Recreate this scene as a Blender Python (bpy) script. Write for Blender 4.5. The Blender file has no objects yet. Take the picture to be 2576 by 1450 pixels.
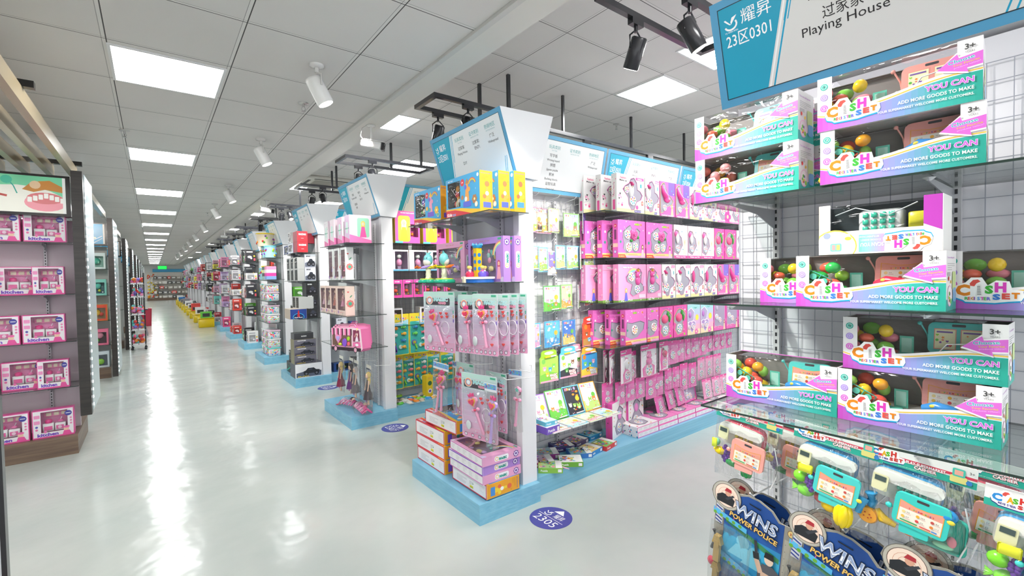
import bpy, math, random
import numpy as np
from mathutils import Matrix, Vector
R = math.radians
PI = math.pi
sc = bpy.context.scene
COL = sc.collection
rnd = random.Random(7)

# ---------------------------------------------------------------- camera
F_PX = 1162.15
cam_d = bpy.data.cameras.new('camera'); cam = bpy.data.objects.new('camera', cam_d); COL.objects.link(cam)
cam_d.sensor_fit = 'HORIZONTAL'; cam_d.sensor_width = 36.0; cam_d.lens = 36.0 * F_PX / 2576.0
cam_d.clip_start = 0.02; cam_d.clip_end = 200
_r = Vector((0.78937337, -0.61366985, -0.01729129)); _u = Vector((0.03058002, 0.01117364, 0.99946987)); _f = Vector((0.61315132, 0.78948367, -0.02758621))
cam.matrix_world = Matrix(((_r.x, _u.x, -_f.x, 0), (_r.y, _u.y, -_f.y, 0), (_r.z, _u.z, -_f.z, 1.55), (0, 0, 0, 1)))
sc.camera = cam
# ---------------------------------------------------------------- world, exposure
w = bpy.data.worlds.new('world'); sc.world = w; w.use_nodes = True
w.node_tree.nodes['Background'].inputs[0].default_value = (0.95, 0.97, 1.0, 1)
w.node_tree.nodes['Background'].inputs[1].default_value = 1.3
sc.view_settings.view_transform = 'Standard'; sc.view_settings.look = 'None'
sc.view_settings.exposure = 0.6; sc.view_settings.gamma = 1.0; sc.view_settings.use_curve_mapping = False
cy = sc.cycles
cy.max_bounces = 5; cy.diffuse_bounces = 3; cy.glossy_bounces = 3; cy.transmission_bounces = 3; cy.transparent_max_bounces = 24
cy.caustics_reflective = False; cy.caustics_refractive = False; cy.sample_clamp_indirect = 4.0
PANEL_E = 17.0     # emission of the ceiling light panels
SPOT_W = 14.5      # base watts of the spot lamps, added ones included

def lin(h):
    if isinstance(h, (tuple, list)): return tuple(h[:3])
    h = h.lstrip('#')
    if len(h) == 3: h = ''.join(c * 2 for c in h)
    o = []
    for i in (0, 2, 4):
        c = int(h[i:i + 2], 16) / 255.0
        o.append(c / 12.92 if c <= 0.04045 else ((c + 0.055) / 1.055) ** 2.4)
    return tuple(o)

# ---------------------------------------------------------------- materials
MATS = {}
def _mat(name):
    m = bpy.data.materials.new(name); m.use_nodes = True; MATS[name] = m
    nt = m.node_tree; return m, nt, nt.nodes['Principled BSDF']
def vcol(name, rough, spec=0.5, coat=0.0, metal=0.0):
    m, nt, b = _mat(name)
    a = nt.nodes.new('ShaderNodeAttribute'); a.attribute_name = 'Col'
    nt.links.new(a.outputs['Color'], b.inputs['Base Color'])
    b.inputs['Roughness'].default_value = rough; b.inputs['Metallic'].default_value = metal
    b.inputs['Specular IOR Level'].default_value = spec; b.inputs['Coat Weight'].default_value = coat; b.inputs['Coat Roughness'].default_value = 0.08
    return m
vcol('print', 0.42)
vcol('gloss', 0.22)
vcol('paint', 0.5, 0.35)
vcol('metal', 0.28, 0.5, 0, 0.9)
def thin(name, tint, rough, lo, hi):
    m, nt, b = _mat(name); nt.nodes.remove(b)
    tr = nt.nodes.new('ShaderNodeBsdfTransparent'); tr.inputs[0].default_value = (*tint, 1)
    gl = nt.nodes.new('ShaderNodeBsdfGlossy'); gl.inputs['Roughness'].default_value = rough
    lw = nt.nodes.new('ShaderNodeLayerWeight'); lw.inputs[0].default_value = 0.5
    pw = nt.nodes.new('ShaderNodeMath'); pw.operation = 'POWER'; pw.inputs[1].default_value = 4.0; nt.links.new(lw.outputs['Facing'], pw.inputs[0])
    mr = nt.nodes.new('ShaderNodeMapRange'); mr.inputs[1].default_value = 0; mr.inputs[2].default_value = 1; mr.inputs[3].default_value = lo; mr.inputs[4].default_value = hi
    mx = nt.nodes.new('ShaderNodeMixShader')
    nt.links.new(pw.outputs[0], mr.inputs[0]); nt.links.new(mr.outputs[0], mx.inputs[0])
    nt.links.new(tr.outputs[0], mx.inputs[1]); nt.links.new(gl.outputs[0], mx.inputs[2])
    nt.links.new(mx.outputs[0], nt.nodes['Material Output'].inputs[0])
    return m, nt, gl
def creases(nt, gl, sc_, st, zs):
    nz = nt.nodes.new('ShaderNodeTexNoise'); nz.inputs['Scale'].default_value = sc_; nz.inputs['Detail'].default_value = 2; nz.inputs['Distortion'].default_value = 1.5
    mp = nt.nodes.new('ShaderNodeMapping'); mp.inputs['Scale'].default_value = (1, 1, zs); tc = nt.nodes.new('ShaderNodeTexCoord')
    bp = nt.nodes.new('ShaderNodeBump'); bp.inputs['Strength'].default_value = st; bp.inputs['Distance'].default_value = 0.02
    nt.links.new(tc.outputs['Object'], mp.inputs[0]); nt.links.new(mp.outputs[0], nz.inputs['Vector']); nt.links.new(nz.outputs[0], bp.inputs['Height']); nt.links.new(bp.outputs[0], gl.inputs['Normal'])
m, nt, gl = thin('film', (0.97, 0.97, 0.98), 0.08, 0.05, 0.95)
creases(nt, gl, 9, 0.5, 2.5)
thin('glass', (0.90, 0.95, 0.93), 0.02, 0.05, 1.0)
m, nt, gl = thin('bag', (0.97, 0.97, 0.97), 0.08, 0.13, 1.0)
creases(nt, gl, 26, 1.0, 0.22)
def emit(name, col, s):
    m, nt, b = _mat(name); b.inputs['Base Color'].default_value = (*lin(col), 1)
    b.inputs['Emission Color'].default_value = (*lin(col), 1); b.inputs['Emission Strength'].default_value = s
emit('panel_light', 'ffffff', PANEL_E)
emit('spot_glow', 'fff8ec', 9)
emit('led', 'ffffff', 5)
emit('exit_green', '18e040', 1.4)
m, nt, b = _mat('lit_print')          # back-lit printed panels
a = nt.nodes.new('ShaderNodeAttribute'); a.attribute_name = 'Col'
nt.links.new(a.outputs['Color'], b.inputs['Base Color']); nt.links.new(a.outputs['Color'], b.inputs['Emission Color']); b.inputs['Emission Strength'].default_value = 0.10; b.inputs['Roughness'].default_value = 0.25
# blue painted board of the platforms: scuffed film
m, nt, b = _mat('blue_board')
nz = nt.nodes.new('ShaderNodeTexNoise'); nz.inputs['Scale'].default_value = 6; nz.inputs['Detail'].default_value = 4
cr = nt.nodes.new('ShaderNodeValToRGB'); cr.color_ramp.elements[0].position = 0.3; cr.color_ramp.elements[0].color = (*lin('74b4d2'), 1); cr.color_ramp.elements[1].position = 0.75; cr.color_ramp.elements[1].color = (*lin('8cc6dd'), 1)
nt.links.new(nz.outputs[0], cr.inputs[0]); nt.links.new(cr.outputs[0], b.inputs['Base Color']); b.inputs['Roughness'].default_value = 0.35
bp = nt.nodes.new('ShaderNodeBump'); bp.inputs['Strength'].default_value = 0.25; bp.inputs['Distance'].default_value = 0.01; nt.links.new(nz.outputs[0], bp.inputs['Height']); nt.links.new(bp.outputs[0], b.inputs['Normal'])
# polished epoxy floor
m, nt, b = _mat('floor_resin')
tc = nt.nodes.new('ShaderNodeTexCoord'); nz = nt.nodes.new('ShaderNodeTexNoise'); nz.inputs['Scale'].default_value = 1.1; nz.inputs['Detail'].default_value = 5
nt.links.new(tc.outputs['Object'], nz.inputs['Vector'])
cr = nt.nodes.new('ShaderNodeValToRGB'); cr.color_ramp.elements[0].position = 0.35; cr.color_ramp.elements[0].color = (*lin('b9c2bd'), 1); cr.color_ramp.elements[1].position = 0.65; cr.color_ramp.elements[1].color = (*lin('c6ccc6'), 1)
nt.links.new(nz.outputs[0], cr.inputs[0]); nt.links.new(cr.outputs[0], b.inputs['Base Color'])
b.inputs['Roughness'].default_value = 0.17; b.inputs['Specular IOR Level'].default_value = 0.5
n2 = nt.nodes.new('ShaderNodeTexNoise'); n2.inputs['Scale'].default_value = 2.6; n2.inputs['Detail'].default_value = 3; nt.links.new(tc.outputs['Object'], n2.inputs['Vector'])
bp = nt.nodes.new('ShaderNodeBump'); bp.inputs['Strength'].default_value = 0.5; bp.inputs['Distance'].default_value = 0.02; nt.links.new(n2.outputs[0], bp.inputs['Height']); nt.links.new(bp.outputs[0], b.inputs['Normal'])
# dark oak-look boards
def wood(name, c0, c1, rough):
    m, nt, b = _mat(name); tc = nt.nodes.new('ShaderNodeTexCoord'); mp = nt.nodes.new('ShaderNodeMapping'); mp.inputs['Scale'].default_value = (1.2, 1.2, 28)
    nz = nt.nodes.new('ShaderNodeTexNoise'); nz.inputs['Scale'].default_value = 2; nz.inputs['Detail'].default_value = 4
    cr = nt.nodes.new('ShaderNodeValToRGB'); cr.color_ramp.elements[0].color = (*lin(c0), 1); cr.color_ramp.elements[1].color = (*lin(c1), 1); cr.color_ramp.elements[0].position = 0.3; cr.color_ramp.elements[1].position = 0.7
    nt.links.new(tc.outputs['Object'], mp.inputs[0]); nt.links.new(mp.outputs[0], nz.inputs['Vector']); nt.links.new(nz.outputs[0], cr.inputs[0]); nt.links.new(cr.outputs[0], b.inputs['Base Color']); b.inputs['Roughness'].default_value = rough
wood('brown_board', '6a564a', '88725f', 0.4)
wood('black_board', '2b2826', '3a3532', 0.35)
# mineral-fibre ceiling tiles with a dark shadow gap and a pale T-bar
def tiles(name, x0, px, y0, py):
    m, nt, b = _mat(name); L = nt.links
    g = nt.nodes.new('ShaderNodeNewGeometry'); s = nt.nodes.new('ShaderNodeSeparateXYZ'); L.new(g.outputs['Position'], s.inputs[0])
    def M(op, a, bb=None, c=None):
        n = nt.nodes.new('ShaderNodeMath'); n.operation = op
        for i, v in enumerate((a, bb, c)):
            if v is None: continue
            if isinstance(v, (int, float)): n.inputs[i].default_value = v
            else: L.new(v, n.inputs[i])
        return n.outputs[0]
    def dist(o, off, p):
        t = M('DIVIDE', M('SUBTRACT', o, off), p); fr = M('FRACT', M('ADD', t, 0.5)); return M('MULTIPLY', M('SUBTRACT', fr, 0.5), p)
    dx = dist(s.outputs[0], x0, px); dy = dist(s.outputs[1], y0, py)
    def line(d, c, wd): return M('LESS_THAN', M('ABSOLUTE', M('SUBTRACT', d, c)), wd)
    gap = M('MAXIMUM', line(dx, 0.010, 0.0028), line(dy, 0.010, 0.0028))
    gap2 = M('MAXIMUM', line(dx, -0.010, 0.0014), line(dy, -0.010, 0.0014))
    bar = M('MAXIMUM', line(dx, 0, 0.0095), line(dy, 0, 0.0095))
    nz = nt.nodes.new('ShaderNodeTexNoise'); nz.inputs['Scale'].default_value = 0.9; nz.inputs['Detail'].default_value = 3; L.new(g.outputs['Position'], nz.inputs['Vector'])
    cr = nt.nodes.new('ShaderNodeValToRGB'); cr.color_ramp.elements[0].position = 0.3; cr.color_ramp.elements[0].color = (*lin('dad6d3'), 1); cr.color_ramp.elements[1].position = 0.7; cr.color_ramp.elements[1].color = (*lin('e2dedb'), 1)
    L.new(nz.outputs[0], cr.inputs[0])
    def mix(f, a, col):
        n = nt.nodes.new('ShaderNodeMix'); n.data_type = 'RGBA'; L.new(f, n.inputs[0]); L.new(a, n.inputs[6]); n.inputs[7].default_value = (*lin(col), 1); return n.outputs[2]
    c = mix(bar, cr.outputs[0], 'e2dfdc'); c = mix(gap2, c, '989694'); c = mix(gap, c, '4c4a49')
    L.new(c, b.inputs['Base Color']); b.inputs['Roughness'].default_value = 0.75
LX0, LPX, LY0, LPY = -0.175, 0.60, 2.785, 0.636
RX0, RPX, RY0, RPY = 2.512, 0.61, 2.506, 0.588
tiles('tiles_low', LX0, LPX, LY0, LPY); tiles('tiles_high', RX0, RPX, RY0, RPY)

# ---------------------------------------------------------------- mesh builder
def rot_to(d):
    d = Vector(d).normalized(); a = Vector((0, 0, 1))
    if abs(d.z) > 0.999: a = Vector((1, 0, 0))
    x = a.cross(d).normalized(); y = d.cross(x); return x, y, d
_glyph = {}
def glyphs(s, bold=0.0, res=2):
    k = (s, bold, res)
    if k in _glyph: return _glyph[k]
    c = bpy.data.curves.new('t', 'FONT'); c.body = s; c.size = 1; c.offset = bold; c.resolution_u = res; c.fill_mode = 'FRONT'
    o = bpy.data.objects.new('t', c); me = o.to_mesh()
    vs = [(v.co.x, v.co.y) for v in me.vertices]; fs = [tuple(p.vertices) for p in me.polygons]
    o.to_mesh_clear(); bpy.data.objects.remove(o); bpy.data.curves.remove(c)
    if vs:
        x0 = min(v[0] for v in vs); x1 = max(v[0] for v in vs); y0 = min(v[1] for v in vs); y1 = max(v[1] for v in vs)
    else: x0 = x1 = y0 = y1 = 0
    _glyph[k] = (vs, fs, x0, x1, y0, y1); return _glyph[k]

class MB:
    def __init__(s): s.v = []; s.f = []; s.c = []; s.m = []; s.s = []; s.T = None
    def add(s, vs, fs, col, mat='print', smooth=False):
        n = len(s.v)
        if s.T is not None: vs = [tuple(s.T @ Vector(v)) for v in vs]
        s.v += vs; s.f += [tuple(i + n for i in f) for f in fs]
        c = lin(col); k = len(fs); s.c += [c] * k; s.m += [mat] * k; s.s += [smooth] * k
    def box(s, x0, y0, z0, x1, y1, z1, col, mat='print', skip='', faces=None):
        V = [(x0, y0, z0), (x1, y0, z0), (x1, y1, z0), (x0, y1, z0), (x0, y0, z1), (x1, y0, z1), (x1, y1, z1), (x0, y1, z1)]
        for k, f in zip('bfrkltT', ((0, 3, 2, 1), (0, 1, 5, 4), (1, 2, 6, 5), (2, 3, 7, 6), (3, 0, 4, 7), (4, 5, 6, 7))):
            if k in skip: continue
            s.add(V, [f], (faces or {}).get(k, col), mat)
        return s
    def bbox(s, x0, y0, z0, x1, y1, z1, r, col, mat='gloss', seg=3):
        """box with rounded vertical edges and a slightly domed rim"""
        pts = []
        for cx, cyy, a0 in ((x1 - r, y1 - r, 0), (x0 + r, y1 - r, 90), (x0 + r, y0 + r, 180), (x1 - r, y0 + r, 270)):
            for k in range(seg + 1):
                a = R(a0 + 90 * k / seg); pts.append((cx + r * math.cos(a), cyy + r * math.sin(a)))
        e = min(r, (z1 - z0) / 3) * 0.5
        cxm, cym = (x0 + x1) / 2, (y0 + y1) / 2
        def sh(p, k): return (p[0] - (k if p[0] > cxm else -k), p[1] - (k if p[1] > cym else -k))
        rings = [[(*sh(p, e), z0) for p in pts], [(*p, z0 + e) for p in pts], [(*p, z1 - e) for p in pts], [(*sh(p, e), z1) for p in pts]]
        s.rings(rings, col, mat, True, True); return s
    def rings(s, rs, col, mat='gloss', smooth=True, caps=True):
        n = len(rs[0]); vs = [p for r in rs for p in r]; fs = []
        for i in range(len(rs) - 1):
            for k in range(n):
                a = i * n + k; b = i * n + (k + 1) % n; fs.append((a, b, b + n, a + n))
        s.add(vs, fs, col, mat, smooth)
        if caps:
            s.add(list(rs[0]), [tuple(range(n))[::-1]], col, mat); s.add(list(rs[-1]), [tuple(range(n))], col, mat)
    def lathe(s, c, prof, col, mat='gloss', n=12, axis=(0, 0, 1), caps=True, sx=1, sy=1):
        x, y, z = rot_to(axis); c = Vector(c); rs = []
        for r, h in prof: rs.append([tuple(c + x * (r * sx * math.cos(2 * PI * k / n)) + y * (r * sy * math.sin(2 * PI * k / n)) + z * h) for k in range(n)])
        s.rings(rs, col, mat, True, caps); return s
    def cyl(s, p0, p1, r0, r1=None, col='fff', mat='gloss', n=10):
        p0 = Vector(p0); p1 = Vector(p1); d = p1 - p0
        return s.lathe(p0, [(r0, 0), (r1 if r1 is not None else r0, d.length)], col, mat, n, d)
    def ball(s, c, r, col, mat='gloss', n=10, m=6, squash=None):
        rx, ry, rz = r if isinstance(r, (tuple, list)) else (r, r, r)
        rs = []
        for i in range(m + 1):
            a = -PI / 2 + PI * (i if 0 < i < m else (0.15 if i == 0 else m - 0.15)) / m
            rs.append([(c[0] + rx * math.cos(a) * math.cos(2 * PI * k / n), c[1] + ry * math.cos(a) * math.sin(2 * PI * k / n), c[2] + rz * math.sin(a)) for k in range(n)])
        s.rings(rs, col, mat, True, True); return s
    def tube(s, pts, r, col, mat='gloss', n=6, caps=True):
        P = [Vector(p) for p in pts]; rs = []
        for i, p in enumerate(P):
            d = (P[min(i + 1, len(P) - 1)] - P[max(i - 1, 0)])
            x, y, z = rot_to(d); rr = r[i] if isinstance(r, (list, tuple)) else r
            rs.append([tuple(p + x * rr * math.cos(2 * PI * k / n) + y * rr * math.sin(2 * PI * k / n)) for k in range(n)])
        s.rings(rs, col, mat, True, caps); return s
    def bar(s, p0, p1, wd, col, mat='paint', h=None):
        p0 = Vector(p0); p1 = Vector(p1); x, y, z = rot_to(p1 - p0); h = h or wd
        a = [x * (sx * wd / 2) + y * (sy * h / 2) for sx, sy in ((-1, -1), (1, -1), (1, 1), (-1, 1))]
        s.rings([[tuple(p0 + q) for q in a], [tuple(p1 + q) for q in a]], col, mat, False, True); return s
    def prism(s, pts, o, u, v, n, t, col, mat='gloss', side=None):
        """polygon pts in plane (o,u,v), thickness t towards n"""
        o, u, v, n = Vector(o), Vector(u), Vector(v), Vector(n)
        A = [tuple(o + u * p[0] + v * p[1]) for p in pts]; B = [tuple(o + u * p[0] + v * p[1] + n * t) for p in pts]; k = len(pts)
        s.add(A + B, [(i, (i + 1) % k, (i + 1) % k + k, i + k) for i in range(k)], side or col, mat)
        s.add(A, [tuple(range(k))[::-1]], side or col, mat); s.add(B, [tuple(range(k))], col, mat); return s
    def build(s, name, parent=None, loc=None, rot=None):
        me = mesh(s, name); o = bpy.data.objects.new(name, me); COL.objects.link(o)
        if parent is not None: o.parent = parent
        if loc is not None: o.location = loc
        if rot is not None: o.rotation_euler = rot
        return o
def mesh(s, name):
    me = bpy.data.meshes.new(name); me.from_pydata(s.v, [], s.f)
    mats = list(dict.fromkeys(s.m))
    for k in mats: me.materials.append(MATS[k])
    idx = {k: i for i, k in enumerate(mats)}
    me.polygons.foreach_set('material_index', [idx[k] for k in s.m])
    me.polygons.foreach_set('use_smooth', s.s)
    ca = me.color_attributes.new('Col', 'FLOAT_COLOR', 'CORNER')
    cnt = np.array([len(f) for f in s.f]); cc = np.ones((len(s.f), 4), dtype=np.float32); cc[:, :3] = np.array(s.c, dtype=np.float32).reshape(-1, 3)
    ca.data.foreach_set('color', np.repeat(cc, cnt, axis=0).ravel()); me.update(); return me

class Pen:
    """draws printed artwork on a plane of a mesh"""
    def __init__(s, mb, o, u, v, n, lift=0.0003, step=0.00005, mat='print'):
        s.mb = mb; s.o = Vector(o); s.u = Vector(u); s.v = Vector(v); s.n = Vector(n); s.l = lift; s.st = step; s.mat = mat; s.clip = None
    def P(s, x, y):
        if s.clip: x = min(max(x, s.clip[0]), s.clip[2]); y = min(max(y, s.clip[1]), s.clip[3])
        return tuple(s.o + s.u * x + s.v * y + s.n * s.l)
    def poly(s, pts, col): s.mb.add([s.P(*p) for p in pts], [tuple(range(len(pts)))], col, s.mat); s.l += s.st; return s
    def rect(s, x0, y0, x1, y1, col): return s.poly([(x0, y0), (x1, y0), (x1, y1), (x0, y1)], col)
    def frame(s, x0, y0, x1, y1, t, col):
        for a in ((x0, y0, x1, y0 + t), (x0, y1 - t, x1, y1), (x0, y0 + t, x0 + t, y1 - t), (x1 - t, y0 + t, x1, y1 - t)): s.rect(*a, col); s.l -= s.st
        s.l += s.st; return s
    def disc(s, x, y, r, col, n=12, ry=None, a=0):
        ry = ry or r; ca, sa = math.cos(a), math.sin(a)
        return s.poly([(x + r * math.cos(2 * PI * k / n) * ca - ry * math.sin(2 * PI * k / n) * sa, y + r * math.cos(2 * PI * k / n) * sa + ry * math.sin(2 * PI * k / n) * ca) for k in range(n)], col)
    def ring(s, x, y, r, t, col, n=16):
        for k in range(n):
            a, b = 2 * PI * k / n, 2 * PI * (k + 1) / n
            s.poly([(x + r * math.cos(a), y + r * math.sin(a)), (x + r * math.cos(b), y + r * math.sin(b)), (x + (r - t) * math.cos(b), y + (r - t) * math.sin(b)), (x + (r - t) * math.cos(a), y + (r - t) * math.sin(a))], col); s.l -= s.st
        s.l += s.st; return s
    def rrect(s, x0, y0, x1, y1, r, col, k=3):
        pts = []
        for cx, cyy, a0 in ((x1 - r, y1 - r, 0), (x0 + r, y1 - r, 90), (x0 + r, y0 + r, 180), (x1 - r, y0 + r, 270)):
            for i in range(k + 1): a = R(a0 + 90 * i / k); pts.append((cx + r * math.cos(a), cyy + r * math.sin(a)))
        return s.poly(pts, col)
    def star(s, x, y, r, col, n=5, a=0, q=0.45):
        return s.poly([(x + (r if k % 2 == 0 else r * q) * math.sin(a + PI * k / n), y + (r if k % 2 == 0 else r * q) * math.cos(a + PI * k / n)) for k in range(2 * n)], col)
    def heart(s, x, y, r, col): return s.poly(heart_pts(x, y, r), col)
    def curve(s, pts, t, col):
        for i in range(len(pts) - 1):
            (x0, y0), (x1, y1) = pts[i], pts[i + 1]; d = math.hypot(x1 - x0, y1 - y0) or 1; nx, ny = -(y1 - y0) / d * t / 2, (x1 - x0) / d * t / 2
            s.poly([(x0 + nx, y0 + ny), (x0 - nx, y0 - ny), (x1 - nx, y1 - ny), (x1 + nx, y1 + ny)], col); s.l -= s.st * 0.8
        s.l += s.st; return s
    def text(s, t, x, y, h, col, align='l', w=None, bold=0.0, rot=0, edge=None, ew=0.03, res=2, cap=True):
        """h: height of the glyphs' own box"""
        if edge: s.text(t, x, y, h, edge, align, w, bold + ew, rot, None, 0, res, cap=(bold,))
        vs, fs, x0, x1, y0, y1 = glyphs(t, bold, res)
        if not fs: return s
        if isinstance(cap, tuple):
            _, _, X0, X1, Y0, Y1 = glyphs(t, cap[0], res)
        else: X0, X1, Y0, Y1 = x0, x1, y0, y1
        k = h / max(Y1 - Y0, 1e-6); kx = (w / max(X1 - X0, 1e-6)) if w else k
        ox = {'l': 0, 'c': -(X1 - X0) * kx / 2, 'r': -(X1 - X0) * kx}[align]; ca, sa = math.cos(rot), math.sin(rot)
        pts = []
        for vx, vy in vs:
            px = ox + (vx - X0) * kx; py = (vy - Y0) * k
            pts.append(s.P(x + px * ca - py * sa, y + px * sa + py * ca))
        s.mb.add(pts, fs, col, s.mat); s.l += s.st; return s
def heart_pts(x, y, r, n=14):
    o = []
    for k in range(n):
        t = 2 * PI * k / n; o.append((x + r * 16 * math.sin(t) ** 3 / 17, y + r * (13 * math.cos(t) - 5 * math.cos(2 * t) - 2 * math.cos(3 * t) - math.cos(4 * t)) / 17))
    return o[::-1]
FR = lambda W, D, H: dict(front=((-W / 2, 0, 0), (1, 0, 0), (0, 0, 1), (0, -1, 0)), right=((W / 2, 0, 0), (0, 1, 0), (0, 0, 1), (1, 0, 0)),
                          left=((-W / 2, D, 0), (0, -1, 0), (0, 0, 1), (-1, 0, 0)), top=((-W / 2, 0, H), (1, 0, 0), (0, 1, 0), (0, 0, 1)))
def pen(mb, W, D, H, side='front', **k): return Pen(mb, *FR(W, D, H)[side], **k)

# ---------------------------------------------------------------- naming
NTH = 'first second third fourth fifth sixth seventh eighth ninth tenth eleventh twelfth thirteenth fourteenth fifteenth sixteenth seventeenth eighteenth nineteenth twentieth'.split()
def nth(i):
    return NTH[i] if i < 20 else ('twenty-' + NTH[i - 20] if i < 29 else ('thirtieth' if i == 29 else 'thirty-' + NTH[min(i - 30, 8)]))
def tag(o, label, cat, group=None):
    o['label'] = label; o['category'] = cat
    if group: o['group'] = group
    return o
def empty(name, loc=(0, 0, 0), rot=(0, 0, 0)):
    o = bpy.data.objects.new(name, None); o.empty_display_size = 0.05; COL.objects.link(o); o.location = loc; o.rotation_euler = rot; return o
def struct(o): o['kind'] = 'structure'; return o
class Kind:
    """a product built once; each placement after the first is a copy of it and of its parts"""
    def __init__(s, make): s.make = make; s.root = None; s.used = False
    def put(s, loc, rot, label, cat, group=None, scale=None):
        if s.root is None: s.root = s.make(); r = s.root; s.used = True; s.tree = s.snap(r)
        else: r = s.copy(s.root)
        r.location = loc; r.rotation_euler = (0, 0, rot) if isinstance(rot, (int, float)) else tuple(rot)
        if scale is not None: r.scale = scale if isinstance(scale, (tuple, list)) else (scale,) * 3
        return tag(r, label, cat, group)
    def snap(s, r): return (r, [s.snap(c) for c in r.children])
    def copy(s, r):
        def rec(t, par):
            o, ch = t; c = o.copy(); COL.objects.link(c)
            if par is not None: c.parent = par
            for x in ch: rec(x, c)
            return c
        return rec(s.tree, None)
FACE_X = -PI / 2     # products whose front looks at the main aisle
FACE_Y = 0.0         # products whose front looks back at the cross aisle
# ================================================================ the setting
YF = 47.5
def slab(name, x0, y0, z0, x1, y1, z1, mat, col='fff'):
    m = MB(); m.box(x0, y0, z0, x1, y1, z1, col, mat); return struct(m.build(name))
slab('floor', -8, -3, -0.1, 15, YF + 1, 0, 'floor_resin')
BX0, BX1, ZL, ZH = 1.474, 1.654, 2.906, 3.37
slab('ceiling', -8, -3, ZL, BX0, YF, ZL + 0.08, 'tiles_low')
slab('ceiling_high', BX1, -3, ZH, 15, YF, ZH + 0.08, 'tiles_high')
m = MB(); m.box(BX0, -3, ZL - 0.012, BX1, YF, ZH + 0.08, 'dedbd5', 'paint'); m.box(BX0 - 0.035, -3, ZL - 0.02, BX0, YF, ZL - 0.001, 'cfcdc9', 'paint'); struct(m.build('ceiling_beam'))
slab('wall_far', -8, YF, 0, 15, YF + 0.15, 3.5, 'paint', 'e6e6e4')
slab('wall_right', 15, -3, 0, 15.1, YF, 3.5, 'paint', 'e0e0de')
slab('wall_left', -8.1, -3, 0, -8, YF, 3.5, 'paint', 'dcdcda')

# ---- light panels in the ceilings
def panel_make(w, l):
    def f():
        r = empty('ceiling_light')
        m = MB(); t = 0.016
        for a in ((-w / 2, -l / 2, w / 2, -l / 2 + t), (-w / 2, l / 2 - t, w / 2, l / 2), (-w / 2, -l / 2 + t, -w / 2 + t, l / 2 - t), (w / 2 - t, -l / 2 + t, w / 2, l / 2 - t)):
            m.box(a[0], a[1], -0.008, a[2], a[3], -0.0005, 'e8e8e8', 'paint')
        m.build('frame', r)
        m = MB(); m.box(-w / 2 + t, -l / 2 + t, -0.006, w / 2 - t, l / 2 - t, -0.001, 'fff', 'panel_light'); m.build('diffuser', r)
        return r
    return f
PL = Kind(panel_make(0.585, 0.60)); PH = Kind(panel_make(0.60, 0.575))
for k in range(17):
    y = 3.46 + 0.32 + 2.544 * k
    if y < YF: PL.put((0.125, y, ZL), 0, ('square white light panel over the aisle, %s along from the camera end' % nth(k)), 'ceiling light', 'light panels over the main aisle')
PL.put((0.125, 1.235, ZL), 0, 'square white light panel over the aisle behind the viewpoint', 'ceiling light', 'light panels over the main aisle')
hp = [(3.75, 1.91, 'half hidden behind the big header sign'), (4.06, 2.80, 'beside the two black spotlights'), (2.20, 5.15, 'partly covered by the white beam'), (3.42, 6.92, 'above the black track frame of the second rack'),
      (3.42, 7.50, 'seen through the black track frame'), (2.2, 9.86, 'beyond the white cassette unit'), (3.42, 11.6, 'over the third cross aisle'), (2.2, 14.5, 'over the fifth rack'), (3.42, 16.3, 'over the sixth rack')]
for k in range(7): hp.append((2.2 + 1.22 * (k % 2), 19.2 + 4.1 * k, 'over far racks, %s of its row' % nth(k)))
for k in range(5): hp.append((6.5 + 2.4 * (k % 2), 2.2 + 4.2 * k, 'added as fill over the runs, %s from the camera end' % nth(k)))  # panels added to brighten the right-hand area
hp += [(2.2, 0.4, 'overhead of the cash register shelf'), (5.3, 0.7, 'overhead behind the big header sign')]
for x, y, t in hp: PH.put((x, y, ZH), 0, 'white panel in raised ceiling ' + t, 'ceiling light', 'light panels in the raised ceiling')
for j, (x, s0) in enumerate(((-2.0, 3.46), (-4.4, 4.7))):  # panels added to raise the light level on the kiosk side
    for k in range(9): PL.put((x - 0.275, s0 + 0.32 + 5.088 * k, ZL), 0, 'added fill panel above the %s row of kiosks, %s from the camera end' % (('first', 'second')[j], nth(k)), 'ceiling light', 'added fill panels above the kiosks')
for k in range(7): PH.put((9.6, 1.9 + 6.1 * k, ZH), 0, 'added fill panel far behind the racks, %s from the camera end' % nth(k), 'ceiling light', 'added fill panels behind the racks')  # more panels added for fill light behind the racks

def area(x, y, z, sx, sy, e, col=(1, 1, 1)):
    pass
# ---- white surface spotlights along the low ceiling
def white_spot():
    r = empty('spotlight'); m = MB()
    m.lathe((0, 0, 0), [(0.045, 0), (0.045, -0.012), (0.018, -0.02)], 'e4e2df', 'gloss', 14); m.build('ceiling_rose', r)
    m = MB(); m.cyl((0, 0, -0.015), (0, 0, -0.05), 0.014, 0.014, 'e0deda'); m.tube([(0, 0, -0.05), (0.012, -0.05, -0.07), (0.012, -0.055, -0.14)], 0.006, 'e0deda'); m.tube([(0, 0, -0.05), (0.0, 0.05, -0.07), (0.0, 0.05, -0.14)], 0.006, 'e0deda'); m.build('yoke', r)
    d = Vector((0.42, -0.12, -0.9)).normalized(); c = Vector((0, 0, -0.14)); b = c - d * 0.06
    m = MB(); m.lathe(b, [(0.02, 0), (0.05, 0.004), (0.052, 0.02), (0.052, 0.165), (0.047, 0.172)], 'ecebe8', 'gloss', 20, d); m.build('lamp_head', r)
    m = MB(); m.lathe(b, [(0.001, 0.168), (0.045, 0.1735)], 'fff', 'spot_glow', 16, d, caps=False); m.lathe(b, [(0.045, 0.1725), (0.044, 0.174)], 'fff', 'spot_glow', 16, d); m.build('lens', r)
    return r
WS = Kind(white_spot)
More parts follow.
